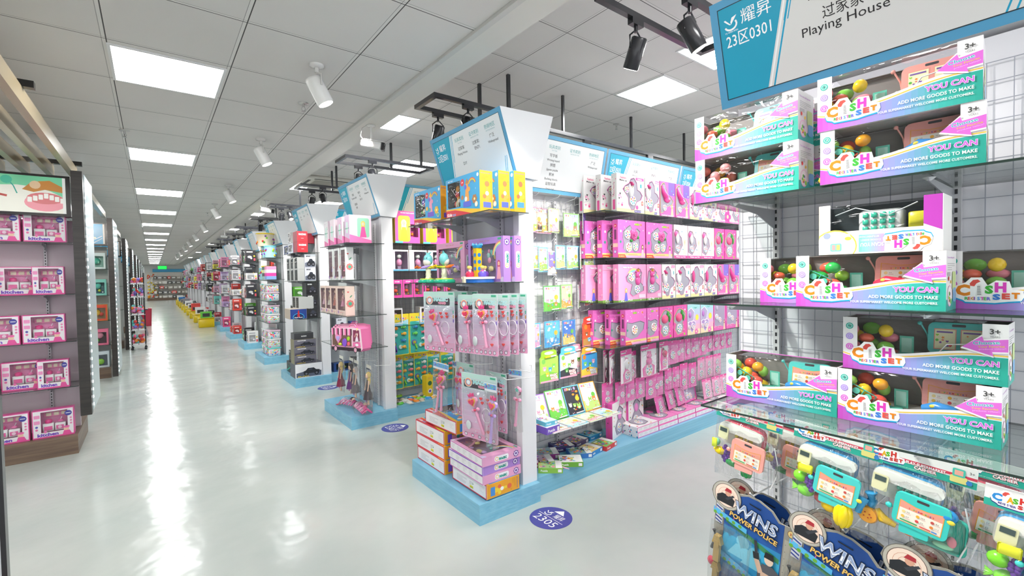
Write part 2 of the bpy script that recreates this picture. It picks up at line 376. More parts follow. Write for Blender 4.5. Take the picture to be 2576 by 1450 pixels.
for k, (x, y) in enumerate([(0.862, 3.09), (0.863, 5.02), (0.89, 7.70), (0.905, 9.7), (0.94, 12.6), (0.95, 15.4), (0.96, 18.2), (0.97, 21.2), (0.98, 25), (0.98, 29)]):
    WS.put((x, y, ZL), 0, 'white cylinder spotlight on the low ceiling, %s along the row' % nth(k), 'spotlight', 'white spotlights beside the beam', 1.0)
# ---- sprinklers
def sprink():
    r = empty('sprinkler'); m = MB(); m.lathe((0, 0, 0), [(0.04, 0), (0.036, -0.006), (0.012, -0.010)], 'c9c7c4', 'metal', 14); m.build('rosette', r)
    m = MB(); m.cyl((0, 0, -0.01), (0, 0, -0.03), 0.008, 0.008, 'c9c9c9', 'metal', 8); m.tube([(0.008, 0, -0.03), (0.014, 0, -0.045), (0.004, 0, -0.06)], 0.002, 'c9c9c9', 'metal', 5); m.tube([(-0.008, 0, -0.03), (-0.014, 0, -0.045), (-0.004, 0, -0.06)], 0.002, 'c9c9c9', 'metal', 5)
    m.lathe((0, 0, -0.06), [(0.016, 0), (0.016, -0.003)], 'b9b9b9', 'metal', 10); m.build('nozzle', r); return r
SPK = Kind(sprink)
for x, y, z, t in ((0.959, 3.82, ZL, 'near the second white spotlight'), (-0.16, 5.4, ZL, 'beside the second aisle light panel'), (4.52, 3.69, ZH, 'over the pink make-up shelves'), (0.9, 11, ZL, 'far along the low ceiling'), (-0.16, 14, ZL, 'deep along the aisle ceiling')):
    SPK.put((x, y, z), 0, 'small chrome fire sprinkler in the ceiling ' + t, 'sprinkler', 'fire sprinklers')
# ---- cctv cameras hung from the beam
def cctv():
    r = empty('security_camera'); m = MB(); m.lathe((0, 0, 0), [(0.055, 0), (0.055, -0.012), (0.02, -0.02)], 'dcdbd8', 'gloss', 14); m.cyl((0, 0, -0.015), (0, 0, -0.19), 0.014, 0.014, 'dddcd9'); m.build('bracket', r)
    m = MB(); m.T = Matrix.Translation((0.0, 0, -0.22)) @ Matrix.Rotation(R(-32), 4, 'Z') @ Matrix.Rotation(R(10), 4, 'Y') @ Matrix.Rotation(0.0, 4, 'X')
    m.bbox(-0.12, -0.042, -0.05, 0.13, 0.042, 0.03, 0.02, 'e8e7e4'); m.box(-0.08, -0.048, 0.031, 0.17, 0.048, 0.036, 'eceae7', 'gloss')
    for i in range(4): m.box(-0.09, -0.046, -0.002 + 0.005 * i, -0.05, -0.0445, 0.0 + 0.005 * i, '555', 'gloss')
    m.build('housing', r)
    m = MB(); m.T = Matrix.Translation((0.0, 0, -0.22)) @ Matrix.Rotation(R(-32), 4, 'Z') @ Matrix.Rotation(R(10), 4, 'Y')
    m.box(0.1305, -0.044, -0.062, 0.165, 0.044, 0.029, '2c2c2e', 'gloss'); m.lathe((0.165, 0, -0.015), [(0.025, 0), (0.022, 0.004)], '101014', 'gloss', 12, (1, 0, 0)); m.build('lens_hood', r)
    m = MB(); m.tube([(-0.09, 0, -0.2), (-0.13, 0, -0.15), (-0.11, 0, -0.05), (-0.05, 0, -0.004)], 0.0035, 'd8d6d2', 'gloss', 5); m.build('cable', r); return r
CC = Kind(cctv)
for x, y, t in ((1.56, 4.0, 'just before the second rack'), (1.56, 8.75, 'above the third rack'), (1.56, 14.6, 'far down the aisle')):
    CC.put((x, y, ZL - 0.013), 0, 'white bullet security camera hanging from the beam ' + t, 'camera', 'security cameras on the beam', 0.72)
# ---- cassette air conditioners
def cassette():
    r = empty('air_conditioner'); m = MB(); m.bbox(-0.42, -0.5, -0.05, 0.42, 0.5, -0.0005, 0.03, 'd6d2c8', 'paint'); m.build('cover', r)
    m = MB(); m.box(-0.26, -0.3, -0.056, 0.26, 0.3, -0.0505, 'aaa59b', 'paint')
    for i in range(14): m.box(-0.25, -0.29 + 0.042 * i, -0.059, 0.25, -0.275 + 0.042 * i, -0.0565, 'bdb8ae', 'paint')
    m.build('intake_grille', r)
    for a in ((-0.3, -0.43, 0.3, -0.38), (-0.3, 0.38, 0.3, 0.43), (-0.38, -0.3, -0.33, 0.3), (0.33, -0.3, 0.38, 0.3)):
        m = MB(); m.box(a[0], a[1], -0.0535, a[2], a[3], -0.0503, '3b3733', 'paint'); m.build('air_outlet', r)
    return r
AC = Kind(cassette)
for x, y, t in ((2.62, 9.05, 'over the third rack'), (3.2, 17.7, 'much farther back')):
    AC.put((x, y, ZH), 0, 'cream ceiling cassette air conditioner ' + t, 'air conditioner', 'ceiling cassettes')
# ---- black track frames with spotlights
def head(m, c, d, L=0.17, r=0.045, col='26272b'):
    d = Vector(d).normalized(); c = Vector(c); b = c - d * L * 0.4
    m.lathe(b, [(r * 0.8, 0), (r, 0.008), (r, L - 0.006), (r * 0.93, L)], col, 'gloss', 20, d); return b, d
def track_lamp(root, x, y, z, d, L=0.17, r=0.045):
    m = MB(); m.box(x - 0.05, y - 0.018, z - 0.035, x + 0.05, y + 0.018, z - 0.0005, '222327', 'gloss'); m.cyl((x, y, z - 0.035), (x, y, z - 0.07), 0.011, 0.011, '222327')
    m.tube([(x - 0.012, y, z - 0.065), (x - 0.055, y, z - 0.10), (x - 0.055, y, z - 0.17)], 0.005, '222327'); m.tube([(x + 0.012, y, z - 0.065), (x + 0.055, y, z - 0.10), (x + 0.055, y, z - 0.17)], 0.005, '222327')
    b, dd = head(m, (x, y, z - 0.17), d, L, r); o = m.build('track_spotlight', root)
    g = MB(); g.lathe(b, [(0.001, L - 0.004), (r * 0.86, L + 0.001), (r * 0.85, L + 0.002)], 'fff', 'spot_glow', 16, dd); g.build('lens', o)
def spot_lamp(x, y, z, tgt, e, ang=55, blend=0.6, col=(1, 0.96, 0.9), size=0.04):
    l = bpy.data.lights.new('spot', 'SPOT'); l.energy = e; l.spot_size = R(ang); l.spot_blend = blend; l.color = col; l.shadow_soft_size = size
    o = bpy.data.objects.new('spot_beam', l); COL.objects.link(o); o.location = (x, y, z)
    o.rotation_euler = (Vector(tgt) - Vector((x, y, z))).to_track_quat('-Z', 'Y').to_euler()
    return o
def track_frame(x0, y0, x1, y1, z, rods, lamps, label):
    r = empty('track_light', (0, 0, 0)); m = MB(); t = 0.034; c = '2a2b2f'
    for a in ((x0, y0, x1, y0 + t), (x0, y1 - t, x1, y1), (x0, y0 + t, x0 + t, y1 - t), (x1 - t, y0 + t, x1, y1 - t)): m.box(a[0], a[1], z, a[2], a[3], z + 0.035, c, 'gloss')
    m.build('track_rail', r)
    for x, y in rods: m = MB(); m.box(x - 0.014, y - 0.014, z + 0.036, x + 0.014, y + 0.014, ZH, '28292c', 'gloss'); m.build('hanging_rod', r)
    for x, y, d in lamps: track_lamp(r, x, y, z, d)
    return tag(r, label, 'track light', 'black track lights over the racks')
track_frame(1.90, 1.36, 2.95, 1.69, 3.0, [(2.9, 1.38)], [(2.23, 1.672, (0.12, 0.5, -0.86)), (2.30, 1.377, (0.34, -0.25, -0.75))], 'black rectangular track frame with two large spotlights beside the big header sign')
track_frame(1.83, 3.33, 2.62, 3.69, 3.0, [(2.6, 3.35), (2.5, 3.67)], [(2.05, 3.672, (-0.05, 0.4, -0.86)), (2.16, 3.347, (0.1, -0.45, -0.8))], 'black rectangular track frame above the header reading 0501')
track_frame(1.86, 5.60, 3.05, 5.99, 3.0, [(2.87, 5.62), (2.6, 5.97)], [(2.15, 5.972, (-0.05, 0.4, -0.86)), (2.2, 5.617, (0.1, -0.45, -0.8))], 'black rectangular track frame above the second rack end')
track_frame(1.85, 7.66, 2.6, 8.1, 3.0, [(2.4, 7.68), (2.45, 8.08)], [(2.12, 8.08, (-0.05, 0.4, -0.86)), (2.18, 7.68, (0.1, -0.45, -0.8))], 'black rectangular track frame above the third rack end')
for k in range(7):
    y = 10.0 + 2.33 * k
    track_frame(1.85, y, 2.6, y + 0.4, 3.0, [(2.4, y + 0.02)], [(2.12, y + 0.38, (-0.05, 0.4, -0.86)), (2.2, y + 0.02, (0.1, -0.45, -0.8))], 'black track frame over the far racks, %s of the row' % nth(k))
def long_track(y, x0, x1, t):
    r = empty('track_light'); m = MB(); m.box(x0, y, 2.97, x1, y + 0.036, 3.005, '3a3d42', 'gloss'); m.build('track_rail', r)
    k = 0; x = x0 + 0.4
    while x < x1: m = MB(); m.box(x - 0.012, y + 0.006, 3.006, x + 0.012, y + 0.03, ZH, '2a2b2e', 'gloss'); m.build('hanging_rod', r); track_lamp(r, x + 0.35, y + 0.018, 2.97, (0.0, 0.55, -0.8), 0.12, 0.032); x += 1.1
    return tag(r, 'long straight black track running ' + t, 'track light', 'black track lights over the racks')
long_track(3.40, 2.95, 6.2, 'above the pink make-up run'); 
# spot lamps for the racks and kiosks, some added without a fixture
for k in range(6):
    y0 = 2.36 + 2.33 * k
    spot_lamp(1.45, y0 - 0.75, 2.83, (1.85, y0 + 0.55, 1.0), SPOT_W * 5.0, 62)
    if k < 3: spot_lamp(2.45, y0 - 1.2, 2.93, (2.45, y0 + 0.45, 1.45), SPOT_W * 8, 44, 0.8)
spot_lamp(3.3, 0.9, 2.93, (2.5, 2.8, 1.3), SPOT_W * 4, 44, 0.8); spot_lamp(2.0, 0.9, 2.9, (2.6, 2.8, 1.2), SPOT_W * 4, 40, 0.8)  # two added lamps that fill the shadows behind the books
spot_lamp(3.7, 0.95, 2.93, (3.9, 2.75, 1.2), SPOT_W * 1.8, 70)
spot_lamp(5.1, 0.95, 2.93, (5.0, 2.75, 1.2), SPOT_W * 1.8, 70)
spot_lamp(0.80, 1.35, 2.80, (1.60, 0.40, 1.35), SPOT_W * 6, 60, 0.7); spot_lamp(0.75, 1.0, 2.80, (1.45, 0.42, 0.9), SPOT_W * 4.5, 46, 0.7)  # lamps without a fixture; the second added to brighten the lower goods
for k in range(2): spot_lamp(-0.9, 3.2 + 4.18 * k, 2.6, (-1.1, 5.9 + 4.18 * k, 1.2), SPOT_W * 2.5, 70, col=(1, 0.93, 0.85))
spot_lamp(-0.75, 3.6, 2.6, (-0.5, 3.7, 0), SPOT_W * 3.0, 60, 1.0, (1, 0.88, 0.7))
# ---- exit sign
r = empty('exit_sign', (0.60, YF - 3.2, 2.60)); m = MB(); m.box(-0.28, 0, -0.13, 0.28, 0.05, 0.13, '2a7a3c', 'gloss'); m.build('case', r)
m = MB(); p = Pen(m, (-0.26, -0.001, -0.11), (1, 0, 0), (0, 0, 1), (0, -1, 0), mat='exit_green'); p.rect(0, 0, 0.52, 0.22, 'fff'); m.build('lit_face', r)
m = MB(); m.box(-0.2, 0.02, 0.131, -0.19, 0.03, 0.306, '999', 'metal'); m.box(0.19, 0.02, 0.131, 0.2, 0.03, 0.306, '999', 'metal'); m.build('hanging_rod', r)
tag(r, 'small green lit exit sign hanging at the far end of the aisle', 'exit sign')

# ---- company mark
def bird(p, x, y, s, col='fff'):
    p.poly([(x - 0.5 * s, y + 0.30 * s), (x - 0.38 * s, y + 0.34 * s), (x - 0.08 * s, y + 0.0 * s), (x + 0.02 * s, y - 0.12 * s), (x - 0.1 * s, y - 0.1 * s), (x - 0.33 * s, y + 0.12 * s)], col)
    p.poly([(x + 0.02 * s, y - 0.12 * s), (x + 0.0 * s, y + 0.08 * s), (x + 0.12 * s, y + 0.36 * s), (x + 0.5 * s, y + 0.46 * s), (x + 0.36 * s, y + 0.28 * s), (x + 0.14 * s, y + 0.02 * s)], col)
    pts = [(x + 0.5 * s * math.cos(R(a)) * 0.9, y - 0.12 * s + 0.36 * s * math.sin(R(a))) for a in (-165, -140, -115, -90, -65, -40, -15, 10, 35)]
    p.curve(pts, 0.13 * s, col)
# ---- round floor stickers
def sticker(num):
    def f():
        m = MB(); n = 40; m.lathe((0, 0, 0), [(0.112, 0.0006), (0.112, 0.0012)], '4e4c9e', 'print', n)
        p = Pen(m, (0, 0, 0.0012), (1, 0, 0), (0, 1, 0), (0, 0, 1)); p.poly([(-0.035, 0.058), (0.035, 0.058), (0, 0.098)], 'fff')
        bird(p, -0.045, 0.028, 0.045); p.text('耀昇', 0.0, 0.010, 0.04, 'fff', 'l', w=0.062); p.rect(-0.088, -0.004, 0.088, -0.001, 'fff')
        p.text(num, 0, -0.064, 0.05, 'fff', 'c', w=0.15); return m.build('floor_sticker')
    return f
for num, x, y in (('2305', 1.955, 2.155), ('2307', 1.922, 4.477), ('2309', 1.914, 6.76)):
    o = Kind(sticker(num)).put((x, y, 0), R(-90), 'round purple floor sticker %s with a white arrowhead' % {'2305': 'lying nearest, reading 2305', '2307': 'beside the doll rack', '2309': 'small and farthest, by the toy car rack'}[num], 'floor sticker', None, (1.22, 1.22, 1))
# ================================================================ shelving runs
YK = lambda k: 2.36 + 2.33 * k
WIRE = 'aeb0bd'
def grid(u0, u1, z0, z1, x, axis, du=0.054, dz=0.054, t=0.0022):
    m = MB(); n = max(1, round((u1 - u0) / du)); q = max(1, round((z1 - z0) / dz))
    for i in range(n + 1):
        u = u0 + (u1 - u0) * i / n
        if axis == 'y': m.box(x, u - t / 2, z0, x + t, u + t / 2, z1, WIRE, 'metal2', skip='bt')
        else: m.box(u - t / 2, x, z0, u + t / 2, x + t, z1, WIRE, 'metal2', skip='bt')
    for j in range(q + 1):
        z = z0 + (z1 - z0) * j / q
        if axis == 'y': m.box(x + t, u0, z - t / 2, x + 2 * t, u1, z + t / 2, WIRE, 'metal2')
        else: m.box(u0, x + t, z - t / 2, u1, x + 2 * t, z + t / 2, WIRE, 'metal2')
    return m
vcol('metal2', 0.35, 0.5, 0, 0.35)
def upright(m, x, y, z0, z1, ax):
    w = 0.011; m.box(x - w, y - w, z0, x + w, y + w, z1, 'c6c6c9', 'gloss')
    z = z0 + 0.03
    while z < z1 - 0.02:
        if ax == 'x': m.box(x - w - 0.0006, y - 0.0035, z, x - w, y + 0.0035, z + 0.014, '2a2a2e')
        else: m.box(x - 0.0035, y - w - 0.0006, z, x + 0.0035, y - w, z + 0.014, '2a2a2e')
        z += 0.027
def bracket(m, x, y, z, L, ax):
    """pressed arm under a shelf: x,y at the upright, arm of length L towards the shopper"""
    pts = [(0, -0.004), (0, -0.075), (0.02, -0.07), (L * 0.45, -0.03), (L, -0.014), (L, -0.004)]
    if ax == 'x': m.prism(pts, (x, y + 0.006, z), (-1, 0, 0), (0, 0, 1), (0, -1, 0), 0.003, 'a9abb0', 'gloss'); m.lathe((x - L + 0.015, y + 0.0045, z - 0.013), [(0.004, 0), (0.014, 0.008)], 'dfe2e4', 'gloss', 10)
    else: m.prism(pts, (x + 0.006, y, z), (0, -1, 0), (0, 0, 1), (1, 0, 0), 0.003, 'a9abb0', 'gloss')
def shelf(m, x0, y0, x1, y1, z, t=0.006):
    """glass with dark polished edges"""
    m.box(x0, y0, z - t, x1, y1, z, 'fff', 'glass', skip='frkl')
    e = '2e3d38'
    for k in 'frkl': m.box(x0, y0, z - t, x1, y1, z, e, 'gloss', skip=''.join(c for c in 'bfrklt' if c != k))
SIGN_T = [('玩具类别', 'TOY TYPES'), ('证书类别', 'CERTIFICATE TYPES'), ('热销地区', 'HOT-SALE REGIONS')]
def sign_art(m, o, u, v, n, W, H, code, cols, big=False, mat='lit_print', logo=True):
    p = Pen(m, o, u, v, n, mat='print'); b = 0.032
    p.rect(0, 0, W, H, '6ab2d8'); q = Pen(m, o, u, v, n, lift=0.0008, mat=mat)
    q.rect(b, b, W - b, H - b, 'e9ebea'); L = 0.235 * min(1.0, W / 0.94)
    q.poly([(b, b), (b + L * 0.62, b), (b + L * 1.08, H - b), (b, H - b)], '28a4c0')
    s = 0.006
    for dx in (0.012, 0.03): q.poly([(b + L * 0.62 + dx, b + 0.0), (b + L * 0.62 + dx + s, b + 0.0), (b + L * 1.08 + dx + s, H - b), (b + L * 1.08 + dx, H - b)] if dx < 0.02 else [(b + L * 0.85 + dx, b + (H - 2 * b) * 0.5), (b + L * 0.85 + dx + s, b + (H - 2 * b) * 0.5), (b + L * 1.08 + dx + s, H - b), (b + L * 1.08 + dx, H - b)], '2aa2c6')
    for dx in (0.0, -0.018): q.poly([(W - b - 0.06 + dx, b), (W - b - 0.055 + dx, b), (W - b - 0.02 + dx, b + 0.12), (W - b - 0.025 + dx, b + 0.12)], '2aa2c6')
    if logo:
        bird(q, b + 0.038, H - 0.092, 0.042); q.text('耀昇', b + 0.075, H - 0.115, 0.048, 'fff', 'l', w=0.092)
        q.text('YS WIN-WIN', b + 0.018, H - 0.125, 0.006, 'fff', 'l', w=0.038)
    q.text(code, b + 0.018, H - 0.188, 0.052, 'fff', 'l', w=0.142, bold=0.004)
    x0 = b + L * 1.1 + 0.11; dx = (W - b - 0.12 - x0) / 2
    for i, (h, e) in enumerate(SIGN_T):
        x = x0 + dx * i; q.text(h, x, H - 0.095, 0.028, '5aa6a4', 'c'); q.text(e, x, H - 0.112, 0.008, '8ab0b0', 'c')
        for j, t in enumerate(cols[i]): q.text(t, x, H - 0.158 - 0.036 * j, 0.026 if ord(t[0]) > 255 else 0.021, '2c2a2c', 'c')
    p2 = Pen(m, o, u, v, n, lift=0.0014); p2.frame(b - 0.003, b - 0.003, W - b + 0.003, H - b + 0.003, 0.003, '2a4858')
def end_header(parent, y0, code, cols, big=False):
    """boxed header over a rack end: slanting printed front, white trapezoid cheeks"""
    fb, ft, bt, bb = (1.915, 2.20), (1.775, 2.63), (2.236, 2.65), (2.094, 2.195); y1 = y0 + 0.94
    m = MB(); A = [(x, y0, z) for x, z in (fb, bb, bt, ft)]; B = [(x, y1, z) for x, z in (fb, bb, bt, ft)]
    m.add(A + B, [(0, 1, 2, 3), (7, 6, 5, 4), (0, 4, 5, 1), (2, 6, 7, 3), (1, 5, 6, 2), (3, 7, 4, 0)], 'eceef0', 'paint')
    h = m.build('header_box', parent)
    d = Vector((ft[0] - fb[0], 0, ft[1] - fb[1])); H = d.length; v = d.normalized(); n = Vector((0, -1, 0)).cross(v); n = n if n.x < 0 else -n
    m = MB(); o = Vector((fb[0], y1, fb[1])) + n * 0.001; sign_art(m, o, (0, -1, 0), v, n, 0.94, H, code, cols); m.build('sign_panel', h); return h
def run_header(parent, k, x0, x1, code, cols):
    y = YK(k) + 0.36; yb, yt, zb, zt = y, y - 0.09, 2.195, 2.62
    m = MB(); A = [(x0, yb, zb), (x0, y + 0.16, zb), (x0, y + 0.25, zt), (x0, yt, zt)]; B = [(x1, b, c) for _, b, c in A]
    m.add(A + B, [(0, 1, 2, 3), (7, 6, 5, 4), (0, 4, 5, 1), (2, 6, 7, 3), (1, 5, 6, 2), (3, 7, 4, 0)], 'e6e9ea', 'paint'); h = m.build('header_box', parent)
    d = Vector((0, yt - yb, zt - zb)); H = d.length; v = d.normalized(); n = Vector((1, 0, 0)).cross(v)
    m = MB(); sign_art(m, Vector((x0, yb, zb)) + n * 0.001, (1, 0, 0), v, n, x1 - x0, H, code, cols); m.build('sign_panel', h)
def rack(k, L, end_shelves, side_shelves, code, cols, label, end_grid=True, side_grid=None, headers=(), exs=1.62, esz=None, pillar_top=2.195):
    """one double-sided run standing at right angles to the aisle. end_shelves: [(z, x_front, y0, y1)]; side_shelves: [(z, x0, x1, y_front)]"""
    y0 = YK(k); r = empty('display_rack', (0, 0, 0)); near = k <= 1
    m = MB(); m.box(1.55, y0, 0, 2.05, y0 + 0.94, 0.13, 'fff', 'blue_board'); m.build('end_platform', r)
    m = MB(); m.box(2.052, y0 + 0.06, 0, L, y0 + 0.88, 0.13, 'fff', 'blue_board'); m.build('side_platform', r)
    if k >= 0:
        for yy in (y0 + 0.04, y0 + 0.84):
            m = MB(); m.box(1.93, yy, 0.131, 2.055, yy + 0.06, pillar_top, 'e9e9ec', 'paint'); m.build('pillar', r)
        m = MB(); m.box(1.955, y0 + 0.101, 0.131, 2.03, y0 + 0.839, pillar_top, 'd9d9de', 'paint'); m.build('end_panel', r)
    else:
        m = MB(); m.box(1.872, -0.01, 0.131, 2.05, 0.912, pillar_top, 'eaeaf0', 'paint'); m.build('end_panel', r)
    m = MB(); m.box(2.056, y0 + 0.45, 0.131, L, y0 + 0.49, pillar_top, 'dcdcde', 'paint'); m.build('back_panel', r)
    if end_grid: (grid(y0 + 0.11, y0 + 0.83, 0.14, end_grid, 1.940, 'y') if k >= 0 else grid(0.0, 0.902, 0.14, 2.12, 1.858, 'y')).build('wire_grid', r)
    for a, b in (side_grid or ()): grid(a, b, 0.2, 2.15, y0 + 0.435, 'x').build('wire_grid', r)
    xu = 1.936 if k >= 0 else 1.854
    for yy in (y0 + 0.24, y0 + 0.73): m = MB(); upright(m, xu, yy, 0.14, 2.15, 'x'); m.build('slotted_upright', r)
    if near or k < 0:
        x = 2.62
        while x < L: m = MB(); upright(m, x, y0 + 0.43, 0.14, 2.15, 'y'); m.build('slotted_upright', r); x += 0.62
    for i, (z, xf, a, b) in enumerate(end_shelves):
        m = MB(); shelf(m, xf, a, xu - 0.004, b, z); o = m.build('glass_shelf', r)
        if k < 9:
            for yy in (y0 + 0.24, y0 + 0.73): m = MB(); bracket(m, xu - 0.011, yy, z - 0.006, xu - xf - 0.04, 'x'); m.build('bracket', o)
    for i, (z, a, b, yf) in enumerate(side_shelves):
        m = MB(); shelf(m, a, yf, b, y0 + 0.42, z); o = m.build('glass_shelf', r)
        x = 2.62
        while x < b and k < 3:
            if x > a: m = MB(); bracket(m, x, y0 + 0.418, z - 0.006, y0 + 0.40 - yf, 'y'); m.build('bracket', o)
            x += 0.62
    if code: end_header(r, y0 + 0.02, code, cols)
    for h in headers: run_header(r, k, *h)
    return tag(r, label, 'display rack', 'white display racks with blue platforms')
PH_ = [['过家家', 'Playing House', '', 'DIY'], ['过家家:', 'EN71'], ['广泛', 'Widespread']]
for c in PH_:
    while '' in c: c[c.index('')] = ' '
rack(-1, 4.6, [(1.787, 1.495, -0.02, 0.884), (1.445, 1.47, -0.02, 0.90), (1.122, 1.385, -0.03, 0.80)], [], '', PH_, 'large white rack end with glass shelves full of boxed cash register toys', end_grid=2.19)
h = MB()
r0 = [o for o in COL.objects if o.name.startswith('display_rack')][0]
BIG = [[' ', '过家家', 'Playing House'], [' '], [' ']]
def big_header():
    fb, ft, bt, bb = (1.872, 2.215), (1.772, 2.60), (2.236, 2.65), (2.094, 2.195); y0, y1 = 0.04, 0.978
    m = MB(); A = [(x, y0, z) for x, z in (fb, bb, bt, ft)]; B = [(x, y1, z) for x, z in (fb, bb, bt, ft)]
    m.add(A + B, [(0, 1, 2, 3), (7, 6, 5, 4), (0, 4, 5, 1), (2, 6, 7, 3), (1, 5, 6, 2), (3, 7, 4, 0)], 'eceef0', 'paint'); hb = m.build('header_box', r0)
    d = Vector((ft[0] - fb[0], 0, ft[1] - fb[1])); H = d.length; v = d.normalized(); n = Vector((0, -1, 0)).cross(v); n = n if n.x < 0 else -n
    m = MB(); o = Vector((fb[0], y1, fb[1])) + n * 0.001; u = (0, -1, 0); W = 0.94
    p = Pen(m, o, u, v, n, mat='print'); p.rect(0, 0, W, H, '5aa8d2'); q = Pen(m, o, u, v, n, lift=0.0008, mat='lit_print'); b = 0.032
    q.rect(b, b, W - b, H - b, 'dcdcd9'); q.poly([(b, b), (0.185, b), (0.275, H - b), (b, H - b)], '2a9fbe')
    for x0, x1, z0 in ((0.190, 0.196, 0.0), (0.204, 0.210, 0.0), (0.258, 0.262, 0.62), (0.270, 0.274, 0.62)):
        zz = b + (H - 2 * b) * z0; sh = 0.09 * (1 - z0); q.poly([(x0, zz), (x1, zz), (x1 + sh, H - b), (x0 + sh, H - b)], 'f4f4f4' if x0 < 0.197 else '2a9fc4')
    for dx in (0, 0.02): q.poly([(0.80 + dx, b), (0.805 + dx, b), (0.845 + dx, b + 0.11), (0.84 + dx, b + 0.11)], '2a9fc4')
    bird(q, 0.075, H - 0.093, 0.05); q.text('耀昇', 0.115, H - 0.113, 0.052, 'fff', 'l', w=0.108); q.text('23区0301', 0.052, H - 0.180, 0.048, 'fff', 'l', w=0.165, bold=0.003)
    q.text('YS WIN-WIN', 0.05, H - 0.127, 0.006, 'fff', 'l', w=0.05)
    q.text('过家家', 0.435, H - 0.205, 0.042, '2c2a2c', 'c', w=0.115); q.text('Playing House', 0.435, H - 0.250, 0.038, '2c2a2c', 'c', w=0.245); q.text('Needle game', 0.445, H - 0.140, 0.038, '2c2a2c', 'c', w=0.21); q.text('针线玩具', 0.445, H - 0.095, 0.036, '2c2a2c', 'c')
    p2 = Pen(m, o, u, v, n, lift=0.0014); p2.frame(b - 0.003, b - 0.003, W - b + 0.003, H - b + 0.003, 0.003, '26343c'); m.build('sign_panel', hb)
big_header()
WB = [['写字板', 'Writing board', '拼图', 'Jigsaw puzzle', '积木', 'Building blocks', '益智玩具', 'Soup toys'], [' '], ['广泛', 'Widespread']]
E1 = [['玩具', 'Makeup'], ['EN71'], ['广泛']]
rack(0, 6.6, [(1.952, 1.62, 2.295, 3.42), (1.507, 1.535, 2.36, 3.24)],
     [(2.06, 2.86, 6.6, 2.455), (1.68, 2.86, 6.6, 2.455), (1.31, 2.86, 6.6, 2.455), (0.942, 2.86, 6.6, 2.455), (0.42, 2.10, 2.90, 2.50)], '23区0501', PH_, 'white rack end with blue platform, slanted header 0501 and glass shelves', end_grid=1.44,
     side_grid=[(2.10, 2.98), (3.02, 4.5), (4.55, 6.55)], headers=[(2.10, 3.10, '23区0502', WB), (3.12, 4.22, '23区0503', E1), (4.24, 5.34, '23区0504', E1), (5.36, 6.5, '23区0505', E1)])
rack(1, 5.2, [(1.907, 1.53, YK(1) - 0.03, YK(1) + 0.88), (1.531, 1.53, YK(1) - 0.05, YK(1) + 0.88), (1.1645, 1.52, YK(1) - 0.05, YK(1) + 0.92), (0.8262, 1.52, YK(1) - 0.06, YK(1) + 0.90)],
     [(1.93, 2.06, 5.2, YK(1) + 0.12), (1.62, 2.06, 5.2, YK(1) + 0.12), (1.32, 2.06, 5.2, YK(1) + 0.12), (1.0, 2.06, 2.9, YK(1) + 0.2)], '23区0701', [['娃娃', 'Cartoon doll', ' ', '过家家', 'DIY'], ['EN71', '3C', '62115'], ['广泛', 'Widespread']], 'white rack end with blue platform holding boxed and bagged dolls', end_grid=0.75,
     side_grid=[(2.10, 5.1)], headers=[(2.10, 3.2, '23区0702', E1), (3.22, 4.3, '23区0703', E1), (4.32, 5.2, '23区0704', E1)])
rack(2, 4.2, [(1.93, 1.62, YK(2) + 0.0, YK(2) + 0.86), (1.52, 1.62, YK(2) + 0.0, YK(2) + 0.86), (0.98, 1.62, YK(2) + 0.0, YK(2) + 0.86)], [(1.93, 2.06, 4.2, YK(2) + 0.12), (1.55, 2.06, 4.2, YK(2) + 0.12), (1.15, 2.06, 4.2, YK(2) + 0.12), (0.75, 2.06, 4.2, YK(2) + 0.12)], '23区0901', E1,
     'white rack end stacked with black and red boxed toy cars', end_grid=False, headers=[(2.10, 3.1, '23区0902', E1), (3.12, 4.2, '23区0903', E1)])
for k in range(3, 17):
    y = YK(k); zs = [(1.95, 1.62, y, y + 0.86), (1.55, 1.62, y, y + 0.86), (1.15, 1.62, y, y + 0.86), (0.75, 1.62, y, y + 0.86)]
    rack(k, 3.2 if k < 6 else 2.6, zs if k < 9 else zs[:3], [(1.7, 2.06, 3.2, y + 0.12), (1.2, 2.06, 3.2, y + 0.12)] if k < 6 else [], '23区%02d01' % (2 * k + 5) if k < 9 else '', E1, 'white rack end crowded with toys, %s along the aisle' % nth(k), end_grid=False, headers=[(2.10, 3.1, '23区', E1)] if k < 6 else [])
    if k >= 9:
        end_header([o for o in COL.objects if o.name.startswith('display_rack')][-1], y + 0.02, '', [[' '], [' '], [' ']])
